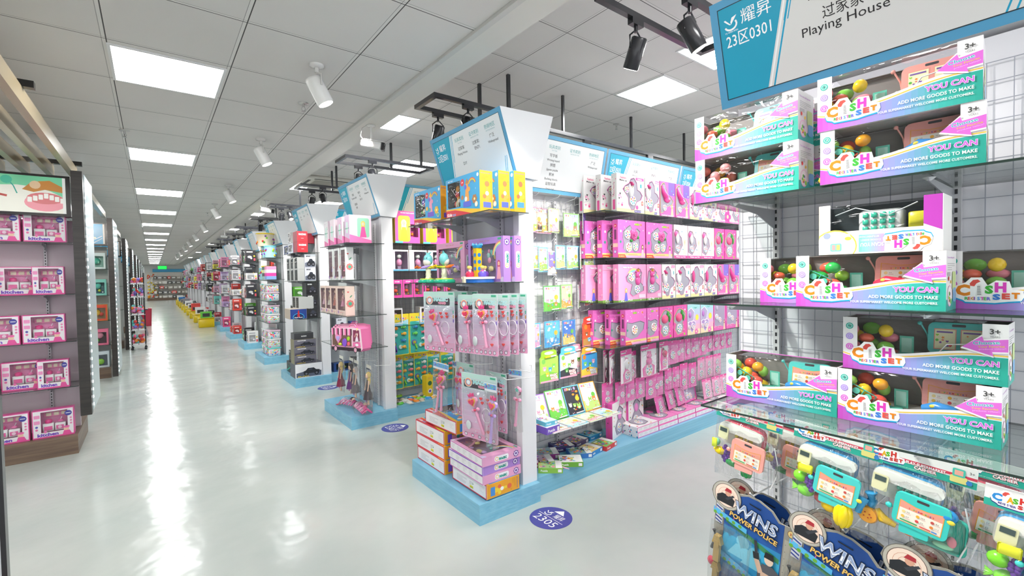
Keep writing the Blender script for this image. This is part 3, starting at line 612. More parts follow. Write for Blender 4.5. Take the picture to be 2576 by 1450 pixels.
# ================================================================ printed artwork shared by products
def mixc(a, b, t): a, b = lin(a), lin(b); return tuple(a[i] + (b[i] - a[i]) * t for i in range(3))
def ramp(stops, t):
    for (t0, c0), (t1, c1) in zip(stops, stops[1:]):
        if t <= t1: return mixc(c0, c1, (t - t0) / (t1 - t0) if t1 > t0 else 0)
    return lin(stops[-1][1])
def logo_cash(p, x, y, s, alt=False):
    """s: width of the whole mark"""
    k = s / 100.0; X = lambda a: x + a * k; Y = lambda a: y + a * k
    blob = [(0, 18), (4, 8), (14, 4), (18, 0), (60, -1), (78, 2), (96, 4), (100, 12), (98, 24), (84, 26), (80, 42), (62, 44), (50, 34), (42, 50), (26, 50), (18, 40), (4, 34)]
    p.poly([(X(a - 0.5), Y(b - 3)) for a, b in blob], '1aa6dc' if not alt else '2a2a80'); p.poly([(X(a), Y(b)) for a, b in blob], 'ffffff')
    cs = ('e88a1c', '3fb23c', 'dd3fbb') if not alt else ('2f8fd8', '57b52e', 'd6332c')
    p.text('C', X(3), Y(12), 24 * k, cs[0], 'l', w=22 * k, bold=0.06)
    p.poly([(X(24), Y(38)), (X(29), Y(45)), (X(36), Y(46)), (X(40), Y(42)), (X(34), Y(38)), (X(31), Y(32)), (X(25), Y(33))], 'e0524a')
    if alt: p.text('A', X(34), Y(14), 20 * k, 'f0b01e', 'l', w=15 * k, bold=0.05)
    else:
        p.poly([(X(33), Y(13)), (X(43), Y(13)), (X(41), Y(36)), (X(36), Y(36))], 'f1f1ee')
        for i in range(6): p.rect(X(35), Y(15 + 3.2 * i), X(41 - 0.3 * i), Y(16.4 + 3.2 * i), '77777a')
    p.text('S', X(46), Y(17), 17 * k, cs[1], 'l', w=12 * k, bold=0.06); p.text('H', X(60), Y(20), 20 * k, cs[2], 'l', w=16 * k, bold=0.06)
    for i, ch in enumerate('REGISTER'): p.text(ch, X(17 + 4.6 * i), Y(4), 6.5 * k, ('4bb84a', 'e0524a', 'e88a1c', '8a4bd0', '2f8fd8', 'dd3fbb', '4bb84a', '6a6ad8')[i] if not alt else '3a2c8c', 'l', bold=0.03)
    for i, (ch, c) in enumerate(zip('SET', ('3e7fd8', 'e0524a', 'e88a1c') if not alt else ('d6332c',) * 3)): p.text(ch, X(57 + 13 * i), Y(5 + 1.5 * i), 12 * k, c, 'l', w=11 * k, bold=0.06)
def blossom(p, x, y, r, c, n=5):
    for i in range(n): a = 2 * PI * i / n; p.disc(x + r * 0.6 * math.cos(a), y + r * 0.6 * math.sin(a), r * 0.42, c, 7); p.l -= p.st * 0.5
    p.disc(x, y, r * 0.3, 'fff3b0', 7)
def confetti(p, x0, y0, x1, y1, n, cols, r=0.004, seed=1, kinds='dshr'):
    g = random.Random(seed)
    for i in range(n):
        x, y, c, k = g.uniform(x0, x1), g.uniform(y0, y1), g.choice(cols), g.choice(kinds); q = r * g.uniform(0.6, 1.4)
        if k == 'd': p.disc(x, y, q, c, 7)
        elif k == 's': p.star(x, y, q, c, 5, g.random())
        elif k == 'h': p.heart(x, y, q, c)
        elif k == 'r': a = g.random() * 3; p.poly([(x + q * math.cos(a + t), y + q * 0.5 * math.sin(a + t) + 0) for t in (0, 1.6, 3.14, 4.7)], c)
def lines(p, x, y, w, n, dy, c='8a8a90', t=0.0009, seed=2):
    g = random.Random(seed)
    for i in range(n): p.rect(x, y - dy * i, x + w * g.uniform(0.55, 1.0), y - dy * i + t, c)
def doll_print(p, x, y, h, hair='7a4a26', dress='f2b8c8', skin='f3cdb2'):
    """small printed girl"""
    p.disc(x, y + 0.80 * h, 0.13 * h, hair, 10, 0.16 * h); p.poly([(x - 0.12 * h, y + 0.5 * h), (x + 0.12 * h, y + 0.5 * h), (x + 0.11 * h, y + 0.82 * h), (x - 0.11 * h, y + 0.82 * h)], hair)
    p.poly([(x - 0.2 * h, y), (x + 0.2 * h, y), (x + 0.09 * h, y + 0.62 * h), (x - 0.09 * h, y + 0.62 * h)], dress)
    p.disc(x, y + 0.78 * h, 0.085 * h, skin, 10, 0.105 * h); p.disc(x - 0.03 * h, y + 0.79 * h, 0.012 * h, '3a2a2a', 5); p.disc(x + 0.03 * h, y + 0.79 * h, 0.012 * h, '3a2a2a', 5); p.rect(x - 0.02 * h, y + 0.725 * h, x + 0.02 * h, y + 0.735 * h, 'd0506a')
FRUIT = ['e23a34', 'f5c518', '58b83c', 'f08a24', '7b3fa8', '8ed43c']

# ================================================================ cash register sets in window cartons
CW, CD, CH = 0.325, 0.115, 0.146
def ccurve(u): t = u / CW; return CH * (0.28 - 0.07 * math.sin(min(t / 0.35, 1) * PI) + 0.185 * (0.5 - 0.5 * math.cos(PI * min(max((t - 0.28) / 0.6, 0), 1))))
GR = [(0, 'c84cc0'), (0.3, 'b48be0'), (0.55, '8aa6dc'), (0.78, '3fb8ae'), (1, '2ba795')]
def tablet(m, T, c, w=0.09, h=0.075, lcd=2, dark=None):
    """toy till screen: rounded plate with raised rim and printed menu"""
    m.T = T; dk = dark or c
    m.prism(rr_pts(-w / 2, 0, w / 2, h, 0.014), (0, 0, 0), (1, 0, 0), (0, 0, 1), (0, -1, 0), 0.010, c, 'gloss'); 
    p = Pen(m, (0, -0.0101, 0), (1, 0, 0), (0, 0, 1), (0, -1, 0))
    p.rrect(-w * 0.11, h * 0.87, w * 0.11, h * 0.95, 0.002, '444044')
    if lcd == 2:
        for x0 in (-w * 0.38, w * 0.05):
            p.rect(x0 - 0.002, h * 0.14, x0 + w * 0.33 + 0.002, h * 0.80, 'e79c8a'); p.rect(x0, h * 0.17, x0 + w * 0.33, h * 0.77, 'f4efc4')
            confetti(p, x0 + 0.004, h * 0.24, x0 + w * 0.33 - 0.004, h * 0.62, 9, FRUIT, 0.003, int(x0 * 1e4) % 97); p.rect(x0 + 0.003, h * 0.67, x0 + w * 0.29, h * 0.72, '7a5aa8')
    else:
        p.poly([(-w * 0.40, h * 0.10), (w * 0.40, h * 0.10), (w * 0.40, h * 0.78), (0.1 * w, h * 0.70), (-0.1 * w, h * 0.70), (-w * 0.40, h * 0.78)], 'f3a33a')
        p.poly([(-w * 0.385, h * 0.12), (w * 0.385, h * 0.12), (w * 0.385, h * 0.76), (0.1 * w, h * 0.68), (-0.1 * w, h * 0.68), (-w * 0.385, h * 0.76)], 'f6efe0')
        p.poly([(-w * 0.385, h * 0.54), (w * 0.385, h * 0.54), (w * 0.385, h * 0.76), (0.1 * w, h * 0.68), (-0.1 * w, h * 0.68), (-w * 0.385, h * 0.76)], 'eda08c')
        for i, ch in enumerate('SUPERMARKET'): p.text(ch, -w * 0.22 + w * 0.042 * i, h * 0.565, h * 0.05, FRUIT[i % 5], 'l', bold=0.03)
        for i in range(6):
            cx = -w * 0.30 + w * 0.26 * (i % 3); cy = h * (0.44 - 0.15 * (i // 3)); p.disc(cx, cy, w * 0.035, ('f0d890', 'f0b030', 'c8504a', 'f0c050', 'e04848', 'e88a3a')[i], 8); p.text('%d.%d' % (3 + 7 * i % 9, i * 3 % 10), cx + w * 0.06, cy - 0.001, h * 0.04, '555', 'l'); p.rect(cx + w * 0.05, cy - 0.004, cx + w * 0.14, cy - 0.003, 'e0a0a0')
        p.rect(-w * 0.34, h * 0.155, -w * 0.02, h * 0.195, '4aa860'); p.rect(w * 0.02, h * 0.155, w * 0.22, h * 0.195, 'e05a50'); p.rect(w * 0.23, h * 0.155, w * 0.33, h * 0.195, '4a8ad8')
    m.T = None
def rr_pts(x0, y0, x1, y1, r, k=3):
    pts = []
    for cx, cyy, a0 in ((x1 - r, y1 - r, 0), (x0 + r, y1 - r, 90), (x0 + r, y0 + r, 180), (x1 - r, y0 + r, 270)):
        for i in range(k + 1): a = R(a0 + 90 * i / k); pts.append((cx + r * math.cos(a), cyy + r * math.sin(a)))
    return pts
def keys(m, x0, y0, z, nx, ny, s, g, c, tilt=0.0, mat='gloss'):
    for i in range(nx):
        for j in range(ny): m.bbox(x0 + i * (s + g), y0 + j * (s + g), z + tilt * j, x0 + i * (s + g) + s, y0 + j * (s + g) + s, z + 0.004 + tilt * j, s * 0.25, c, mat, 1)
def cash_carton(tab='f2a79c', lcd=2, food='mixed', top=True):
    def f():
        W, D, H = CW, CD, CH; r = empty('toy_box'); m = MB(); wh = 'f3f1f2'; L, Rr = 0.034, 0.043; T = 0.0012
        m.box(-W / 2, 0, 0, W / 2, D, T, wh); m.box(-W / 2, D - T, T, W / 2, D, H, wh)
        m.box(-W / 2, 0, T, -W / 2 + T, D - T, H, wh); m.box(W / 2 - T, 0, T, W / 2, D - T, H, wh)
        m.box(-W / 2 + T, 0, T, -W / 2 + L, T, H, wh); m.box(W / 2 - Rr, 0, T, W / 2 - T, T, H, wh)
        m.box(-W / 2 + T, D * 0.86, H - T, W / 2 - T, D - T, H, 'd85ac6', faces={'b': '8b8683', 'f': '8b8683'})
        if not top: m.box(-W / 2 + T, 0, H - T, W / 2 - T, D * 0.86, H, wh)
        N = 22
        for i in range(N):
            u0, u1 = L + (W - Rr - L) * i / N, L + (W - Rr - L) * (i + 1) / N; e = 0.012
            m.add([(-W / 2 + u0, 0, T), (-W / 2 + u1, 0, T), (-W / 2 + u1, 0, ccurve(u1) + e), (-W / 2 + u0, 0, ccurve(u0) + e)], [(0, 1, 2, 3)], wh)
        p = pen(m, W, D, H)
        for i in range(26):
            u0, u1 = W * i / 26, W * (i + 1) / 26; p.poly([(u0, 0), (u1, 0), (u1, ccurve(u1)), (u0, ccurve(u0))], ramp(GR, (i + 0.5) / 26)); p.l -= p.st
        p.l += p.st
        p.curve([(W * i / 26, ccurve(W * i / 26) + 0.004) for i in range(27)], 0.0028, 'f4c84a')
        for v, c in ((0.83, '35b5a4'), (0.63, 'a98fe0'), (0.43, 'd863cf')):
            p.disc(0.016, H * v, 0.009, c, 14); p.ring(0.016, H * v, 0.0062, 0.0009, wh); p.text({0.83: '♫', 0.63: '☼', 0.43: '8'}[v], 0.016, H * v - 0.003, 0.006, wh, 'c')
        logo_cash(p, 0.018, 0.018, 0.122)
        p.text('YOU CAN', W - 0.014, 0.045, 0.0135, 'd06ad8', 'r', w=0.086, bold=0.03, edge='fff', ew=0.035)
        p.text('ADD MORE GOODS TO MAKE', W - 0.014, 0.0285, 0.0085, 'fff', 'r', w=0.137, bold=0.02)
        p.text('YOUR SUPERMARKET WELCOME MORE CUSTOMERS.', W - 0.014, 0.0155, 0.006, 'fff', 'r', w=0.178, bold=0.015)
        p.text('3+', W - 0.0215, H - 0.024, 0.013, '4a4a4a', 'c', bold=0.02); p.text('YEARS', W - 0.0215, H - 0.032, 0.0042, '777', 'c')
        ar = [(-0.078, 0.088), (-0.043, 0.116), (-0.040, 0.106), (0.0, 0.112), (0.0, 0.082), (-0.026, 0.080), (-0.024, 0.070)]
        p.poly([(W + a * 1.06 + (0.002 if a < 0 else 0), b + (0.0035 if b > 0.09 else -0.0035)) for a, b in ar], 'f6f4f6'); p.poly([(W + a, b) for a, b in ar], 'dc6fd4')
        p.text('Choose', W - 0.058, 0.094, 0.009, '2fb0b8', 'l', w=0.045, bold=0.02, rot=0.12, edge='fff', ew=0.03); p.text('Your Favorite', W - 0.050, 0.0875, 0.0048, 'e8d23a', 'l', w=0.045, rot=0.12, bold=0.01); p.text('products colour!', W - 0.048, 0.082, 0.004, 'ffd0ff', 'l', w=0.045, rot=0.12)
        # side panel
        q = pen(m, W, D, H, 'right'); q.rect(0, 0, D, 0.028, '3fb3a6'); q.text('You can add goods', 0.01, H - 0.02, 0.006, 'c06ad0', 'l', w=0.08); lines(q, 0.012, H - 0.032, 0.085, 4, 0.005); q.rect(0.012, H - 0.062, 0.045, H - 0.052, 'b9b9bd')
        q.disc(D * 0.32, 0.036, 0.026, 'f3c0e0', 16); q.disc(D * 0.32, 0.036, 0.023, 'f6f0f2', 16); confetti(q, D * 0.2, 0.022, D * 0.44, 0.05, 8, FRUIT, 0.006, 4, 'd'); q.rrect(D * 0.56, 0.05, D * 0.9, 0.095, 0.006, 'cfe6a0'); q.rrect(D * 0.62, 0.02, D * 0.95, 0.055, 0.008, '7ab2e0'); q.disc(D * 0.2, 0.078, 0.006, 'd83a34', 8); q.disc(D * 0.42, 0.07, 0.005, 'f5c518', 8)
        q = pen(m, W, D, H, 'left'); q.rect(0, 0, D, 0.03, 'c95cc6'); lines(q, 0.012, H - 0.03, 0.085, 8, 0.007)
        # inner liner
        c = '8b8683'; i = 0.0022
        m.add([(-W / 2 + i, i, i), (W / 2 - i, i, i), (W / 2 - i, D - i, i), (-W / 2 + i, D - i, i), (-W / 2 + i, i, H - i), (W / 2 - i, i, H - i), (W / 2 - i, D - i, H - i), (-W / 2 + i, D - i, H - i)], [(0, 1, 2, 3), (2, 3, 7, 6), (0, 3, 7, 4), (1, 2, 6, 5)], c)
        m.build('carton', r)
        # toys
        m = MB(); bw = 'f2ede2'
        m.prism([(0.01, 0.003), (0.105, 0.003), (0.105, 0.05), (0.03, 0.036), (0.01, 0.036)], (-0.075, 0, 0), (0, 1, 0), (0, 0, 1), (1, 0, 0), 0.185, bw, 'gloss')
        m.box(-0.072, 0.0085, 0.008, 0.107, 0.0098, 0.026, 'e8566a'); m.box(0.0, 0.007, 0.012, 0.04, 0.0084, 0.03, '9bd070'); m.box(0.042, 0.007, 0.012, 0.10, 0.0084, 0.03, 'f0a0b0')
        keys(m, 0.0, 0.035, 0.0400, 5, 2, 0.014, 0.004, 'f2d838' if lcd == 2 and tab == 'f2a79c' else '5cc8b4', 0.004); m.build('till_base', r)
        m = MB(); m.cyl((0.075, 0.07, 0.045), (0.075, 0.08, 0.075), 0.014, 0.02, tab); tablet(m, Matrix.Translation((0.070, 0.060, 0.056)) @ Matrix.Rotation(R(-10), 4, 'X'), tab, 0.118, 0.082, lcd)
        m.tube([(0.012, 0.072, 0.075), (0.008, 0.068, 0.105), (-0.004, 0.062, 0.132)], 0.0022, tab, 'gloss', 6); m.ball((-0.006, 0.062, 0.134), 0.0055, tab); m.ball((0.018, 0.072, 0.082), 0.009, tab); m.build('till_screen', r)
        m = MB(); m.bbox(-0.075, 0.02, 0.040, -0.025, 0.06, 0.048, 0.01, '62d0b6'); m.box(-0.05, 0.07, 0.045, -0.02, 0.072, 0.095, '6cd0b8', 'gloss'); m.box(-0.046, 0.0692, 0.05, -0.024, 0.0699, 0.09, 'b6e8d8', 'gloss'); m.build('card_tray', r)
        m = MB(); g = random.Random(hash((tab, lcd, food)) % 1000 if False else (len(food) * 7 + lcd)); pal = {'mixed': ['e2654a', 'f0c828', '7cc24a', 'ef8a9a'], 'green': ['2fae4c', '38b856', 'e8604a', 'a8d84a'], 'yellow': ['f4cc2e', 'f0a628', 'e85a4a', '9ad05a'], 'basket': ['f2a0a0', 'f2a0a0', 'f4c84a', 'e87a6a']}[food]
        for n in range(15): x = -0.148 + 0.036 * (n % 3) + g.uniform(-.006, .006); m.ball((x, 0.03 + 0.05 * (n % 2), 0.018 + 0.023 * (n // 3)), (g.uniform(.015, .024), 0.018, g.uniform(.013, .019)), pal[(n * 3 + n // 4) % 4], 'gloss', 10, 6)
        m.build('play_food', r)
        if food == 'basket':
            m = MB(); m.rings([[(x, y, z) for x, y in rr_pts(-0.152 + o, 0.016 + o, -0.085 - o, 0.09 - o, 0.012)] for z, o in ((0.01, 0.006), (0.07, 0.0), (0.075, -0.002))], 'f0a3a6', 'gloss')
            for rr_ in range(2):
                for c_ in range(6): m.box(-0.146 + 0.0100 * c_, 0.0135, 0.03 + 0.02 * rr_, -0.141 + 0.0100 * c_, 0.0147, 0.038 + 0.02 * rr_, '6a4a4a')
            m.build('basket', r)
        if food in ('green', 'yellow'):
            m = MB(); o = Vector((-0.115, 0.012, 0.066)); a = R(-28); ex, ez = Vector((math.cos(a), 0, math.sin(a))), Vector((-math.sin(a), 0, math.cos(a))); fr = [(-1, -0.8), (1, -0.8), (1, 0.8), (-1, 0.8), (-1, -0.8)]
            m.tube([tuple(o + ex * x * 0.030 + ez * z * 0.034) for x, z in fr], 0.0018, '4ec8b0'); m.tube([tuple(o - ex * 0.03), tuple(o + ex * 0.03)], 0.0014, '4ec8b0'); m.tube([tuple(o - ez * 0.027), tuple(o + ez * 0.027)], 0.0014, '4ec8b0')
            for x, z in ((-.5, -.5), (.5, -.5), (-.5, .5), (.5, .5)): q_ = o + ex * x * 0.03 + ez * z * 0.03; m.lathe(tuple(q_ + Vector((0, -0.001, 0))), [(0.009, 0), (0.009, 0.002)], '6cd8bc', 'gloss', 12, (0, -1, 0))
            m.build('egg_rack', r)
            m = MB(); sc_c = 'd8304e' if food == 'green' else '3c8fd4'; m.tube([(0.02, 0.03, 0.062), (0.045, 0.022, 0.072), (0.075, 0.022, 0.068), (0.098, 0.026, 0.052)], [0.011, 0.0145, 0.0125, 0.007], sc_c, 'gloss', 10); m.ball((0.04, 0.012, 0.075), (0.007, 0.004, 0.005), 'f0e05a'); m.build('scanner', r)
        m = MB(); m.tube([(0.10, 0.03, 0.055), (0.115, 0.012, 0.085), (0.1, 0.010, 0.105), (0.125, 0.008, 0.112)] if food != 'mixed' else [(0.03, 0.02, 0.05), (0.055, 0.012, 0.088), (0.09, 0.010, 0.092), (0.118, 0.012, 0.06)], 0.0018, 'f0f0f0', 'gloss', 5); m.build('cord', r)
        m = MB(); m.add([(-W / 2 + L, 0.0004, 0.03), (W / 2 - Rr, 0.0004, 0.03), (W / 2 - Rr, 0.0004, H - 0.006), (W / 2 - Rr, 0.006, H - 0.0005), (W / 2 - Rr, D * 0.86, H - 0.0005), (-W / 2 + L, D * 0.86, H - 0.0005), (-W / 2 + L, 0.006, H - 0.0005), (-W / 2 + L, 0.0004, H - 0.006)], [(0, 1, 2, 7), (7, 2, 3, 6), (6, 3, 4, 5)], 'fff', 'film'); m.build('window_film', r)
        return r
    return f
CB = {('f2a79c', 2): Kind(cash_carton('f2a79c', 2, 'mixed')), 'pinkmenu': Kind(cash_carton('f2a79c', 1, 'yellow')), 'teal2': Kind(cash_carton('58c4c0', 2, 'mixed')), 'tealb': Kind(cash_carton('58c4c0', 1, 'basket')), 'teal1': Kind(cash_carton('5ecdc4', 1, 'yellow')), 'pinkg': Kind(cash_carton('f4a99e', 1, 'green'))}
CG = 'cash register sets in window boxes'
def cash(k, x, yc, z, label, rz=0): CB[k].put((x, yc, z + 0.0005), FACE_X + R(rz), label, 'toy box', CG)
zt = 1.787
cash('tealb', 1.5, 0.718, zt, 'cash register box with pink basket, lower box of the pair at the pillarless end')
cash('teal2', 1.5, 0.720, zt + CH + 0.0005, 'cash register box with a teal screen, resting on the box with the basket')
cash(('f2a79c', 2), 1.632, 0.680, zt, 'cash register box pushed behind the basket box, only its 3+ end showing')
cash(('f2a79c', 2), 1.632, 0.680, zt + CH + 0.0005, 'cash register box behind the teal-screen box on the top shelf, upper of two')
cash('pinkmenu', 1.5, 0.334, zt, 'cash register box with pink menu screen, under another box on the top shelf', 5)
cash(('f2a79c', 2), 1.497, 0.340, zt + CH + 0.0005, 'cash register box with two-panel pink screen, highest on the rack', 5)
zm = 1.445
cash(('f2a79c', 2), 1.612, 0.552, zm, 'cash register box half hidden behind the red scanner box, middle shelf')
cash('pinkg', 1.5, 0.3985, zm, 'cash register box with red scanner and green vegetables, supporting an upside-down box') if False else None
CB["pinkg"].put((1.49, 0.3965, zm + 0.0005), FACE_X, 'cash register box with red scanner and green vegetables, carrying an upside-down box', 'toy box', CG)
CB[('f2a79c', 2)].put((1.615, 0.095, zm + 0.0005), FACE_X, 'cash register box with white cord over pink screen, set back on the middle shelf', 'toy box', CG)
zl = 1.122
cash('teal1', 1.545, 0.635, zl, 'cash register box with blue scanner and teal screen, alone on the lowest glass shelf', 0)
cash('pinkmenu', 1.545, 0.308, zl, 'cash register box with yellow play food, at the bottom of the lowest pair')
cash('teal2', 1.560, 0.300, zl + CH + 0.0005, 'cash register box with dim teal screen, on top of the yellow play food box')
# ---- the upside-down scan box
def scan_box():
    W, D, H = 0.262, 0.10, 0.137; r = empty('toy_box'); m = MB(); wh = 'f3f2ef'; T = 0.0012; L, Rr = 0.028, 0.036; b = 0.062
    m.box(-W / 2, 0, 0, W / 2, D, T, wh, faces={'b': 'ece2d0'}); m.box(-W / 2, D - T, T, W / 2, D, H, '3a4348'); m.box(-W / 2, 0, T, -W / 2 + T, D - T, H, 'd9cbb0', faces={'r': '596468'}); m.box(W / 2 - T, 0, T, W / 2, D - T, H, wh, faces={'l': '596468'})
    m.box(-W / 2 + T, 0, T, -W / 2 + L, T, H, wh); m.box(W / 2 - Rr, 0, T, W / 2 - T, T, H, 'b93fb4'); m.box(-W / 2 + L, 0, T, W / 2 - Rr, T, b, wh)
    p = pen(m, W, D, H); p.clip = (0, 0, W, H); p.poly([(W - Rr, b + 0.008), (W - 0.002, b - 0.01), (W - 0.002, H), (W - Rr, H)], 'b93fb4'); p.poly([(W - Rr, b + 0.006), (W - 0.001, b - 0.012), (W - 0.001, 0.0), (W - Rr, 0)], wh)
    for i in range(8): u0, u1 = 0.094 + 0.055 * i / 8, 0.094 + 0.055 * (i + 1) / 8; p.poly([(u0, 0.004), (u1, 0.004), (u1, 0.05), (u0, 0.05)], ramp([(0, '7fd4c0'), (0.5, 'a3b8dc'), (1, 'c39ae0')], i / 8)); p.l -= p.st
    p.l += p.st; p.disc(0.038, 0.022, 0.052, 'f0d050', 24, 0.045); p.disc(0.038, 0.021, 0.049, 'f8f6f2', 24, 0.042); p.rect(-0.001, -0.03, 0.1, 0.001, wh) if False else None
    p.rrect(0.028, 0.008, 0.055, 0.03, 0.004, '7fd0b8'); p.rect(0.032, 0.012, 0.04, 0.026, 'f3a0a0'); p.rect(0.043, 0.012, 0.051, 0.026, 'f4d070'); p.rrect(0.03, 0.033, 0.075, 0.055, 0.004, 'eef2d8'); p.disc(0.02, 0.052, 0.009, '9aa6e0', 10); p.disc(0.07, 0.042, 0.008, 'f2d84a', 10, 0.005)
    A = PI
    p.text('SCAN YOU', 0.148, 0.028, 0.010, 'fff', 'l', w=0.05, bold=0.03, rot=A); p.text('CHOOSE BASKET,', 0.142, 0.038, 0.005, 'fff', 'l', w=0.045, rot=A); p.text('SETTLEMENT MONEY', 0.138, 0.046, 0.004, 'fff', 'l', w=0.045, rot=A)
    class Flip:                                     # the mark is upside down because the box is
        def __init__(s, p): s.p = p
        def poly(s, pts, c): s.p.poly([(0.256 - (x - 0), 0.062 - y) for x, y in pts], c); return s
        def rect(s, x0, y0, x1, y1, c): return s.poly([(x0, y0), (x1, y0), (x1, y1), (x0, y1)], c)
        def text(s, t, x, y, h, c, align='l', w=None, bold=0, **k): s.p.text(t, 0.256 - x, 0.062 - y, h, c, align, w, bold, rot=PI); return s
    logo_cash(Flip(p), 0.012, 0.012, 0.098); m.build('carton', r)
    m = MB(); m.box(-W / 2 + 0.004, 0.02, 0.004, W / 2 - 0.004, D - 0.006, 0.03, '4c5458'); m.bbox(-0.052, 0.045, 0.034, 0.045, 0.095, 0.118, 0.012, 'dfe3e0')
    for i in range(4):
        for j in range(4): m.bbox(-0.040 + 0.019 * i, 0.0395, 0.042 + 0.0185 * j, -0.027 + 0.019 * i, 0.0447, 0.055 + 0.0185 * j, 0.002, '3fbfa0', 'gloss', 1)
    m.build('till_base', r); m = MB(); m.bbox(0.055, 0.05, 0.06, 0.092, 0.06, 0.105, 0.006, 'd9d43a'); m.build('card_tray', r)
    m = MB(); m.tube([(-0.1, 0.03, 0.11), (-0.05, 0.02, 0.125), (0.02, 0.03, 0.10), (0.08, 0.02, 0.125)], 0.0016, 'cfd6da', 'gloss', 5); m.build('cord', r)
    m = MB(); m.add([(-W / 2 + L, 0.0004, b), (W / 2 - Rr, 0.0004, b), (W / 2 - Rr, 0.0004, H - 0.005), (-W / 2 + L, 0.0004, H - 0.005), (W / 2 - Rr, D - 0.004, H), (-W / 2 + L, D - 0.004, H)], [(0, 1, 2, 3), (3, 2, 4, 5)], 'fff', 'film'); m.build('window_film', r); return r
Kind(scan_box).put((1.50, 0.3725, zm + CH + 0.0012), FACE_X, 'white and purple cash register box standing upside down on the red scanner box', 'toy box', CG)

# ================================================================ bagged cashier sets on hooks
def pillow(m, w, h, d, z0, mat='bag', n=7, q=5, pinch=0.0):
    """clear bag bulging from a flat top seam"""
    for sgn in (-1, 1):
        vs = []; fs = []
        for j in range(q + 1):
            t = j / q
            for i in range(n + 1):
                s_ = i / n * 2 - 1; bulge = d * max(0.0, (1 - s_ * s_)) ** 0.5 * (0.12 + 0.88 * math.sin(PI * min(1, t * 0.9 + 0.08)) ** 0.7); ww = w / 2 * (1 - pinch * (t - 0.5)); wob = 0.003 * math.sin(9 * s_ + 5 * t)
                vs.append((s_ * ww + wob * t, sgn * bulge * 0.5 + wob, z0 - h * t + 0.004 * math.sin(7 * s_) * t))
        for j in range(q):
            for i in range(n): a = j * (n + 1) + i; fs.append((a, a + 1, a + n + 2, a + n + 1))
        m.add(vs, fs, 'fff', mat, True)
def grape(m, x, y, z, c='6b2fa6'):
    for j, n in enumerate((1, 2, 3, 3, 2, 1)):
        for i in range(n): m.ball((x + (i - (n - 1) / 2) * 0.012, y - 0.004 * (i % 2), z + j * 0.0105), 0.0078, c, 'gloss', 8, 5)
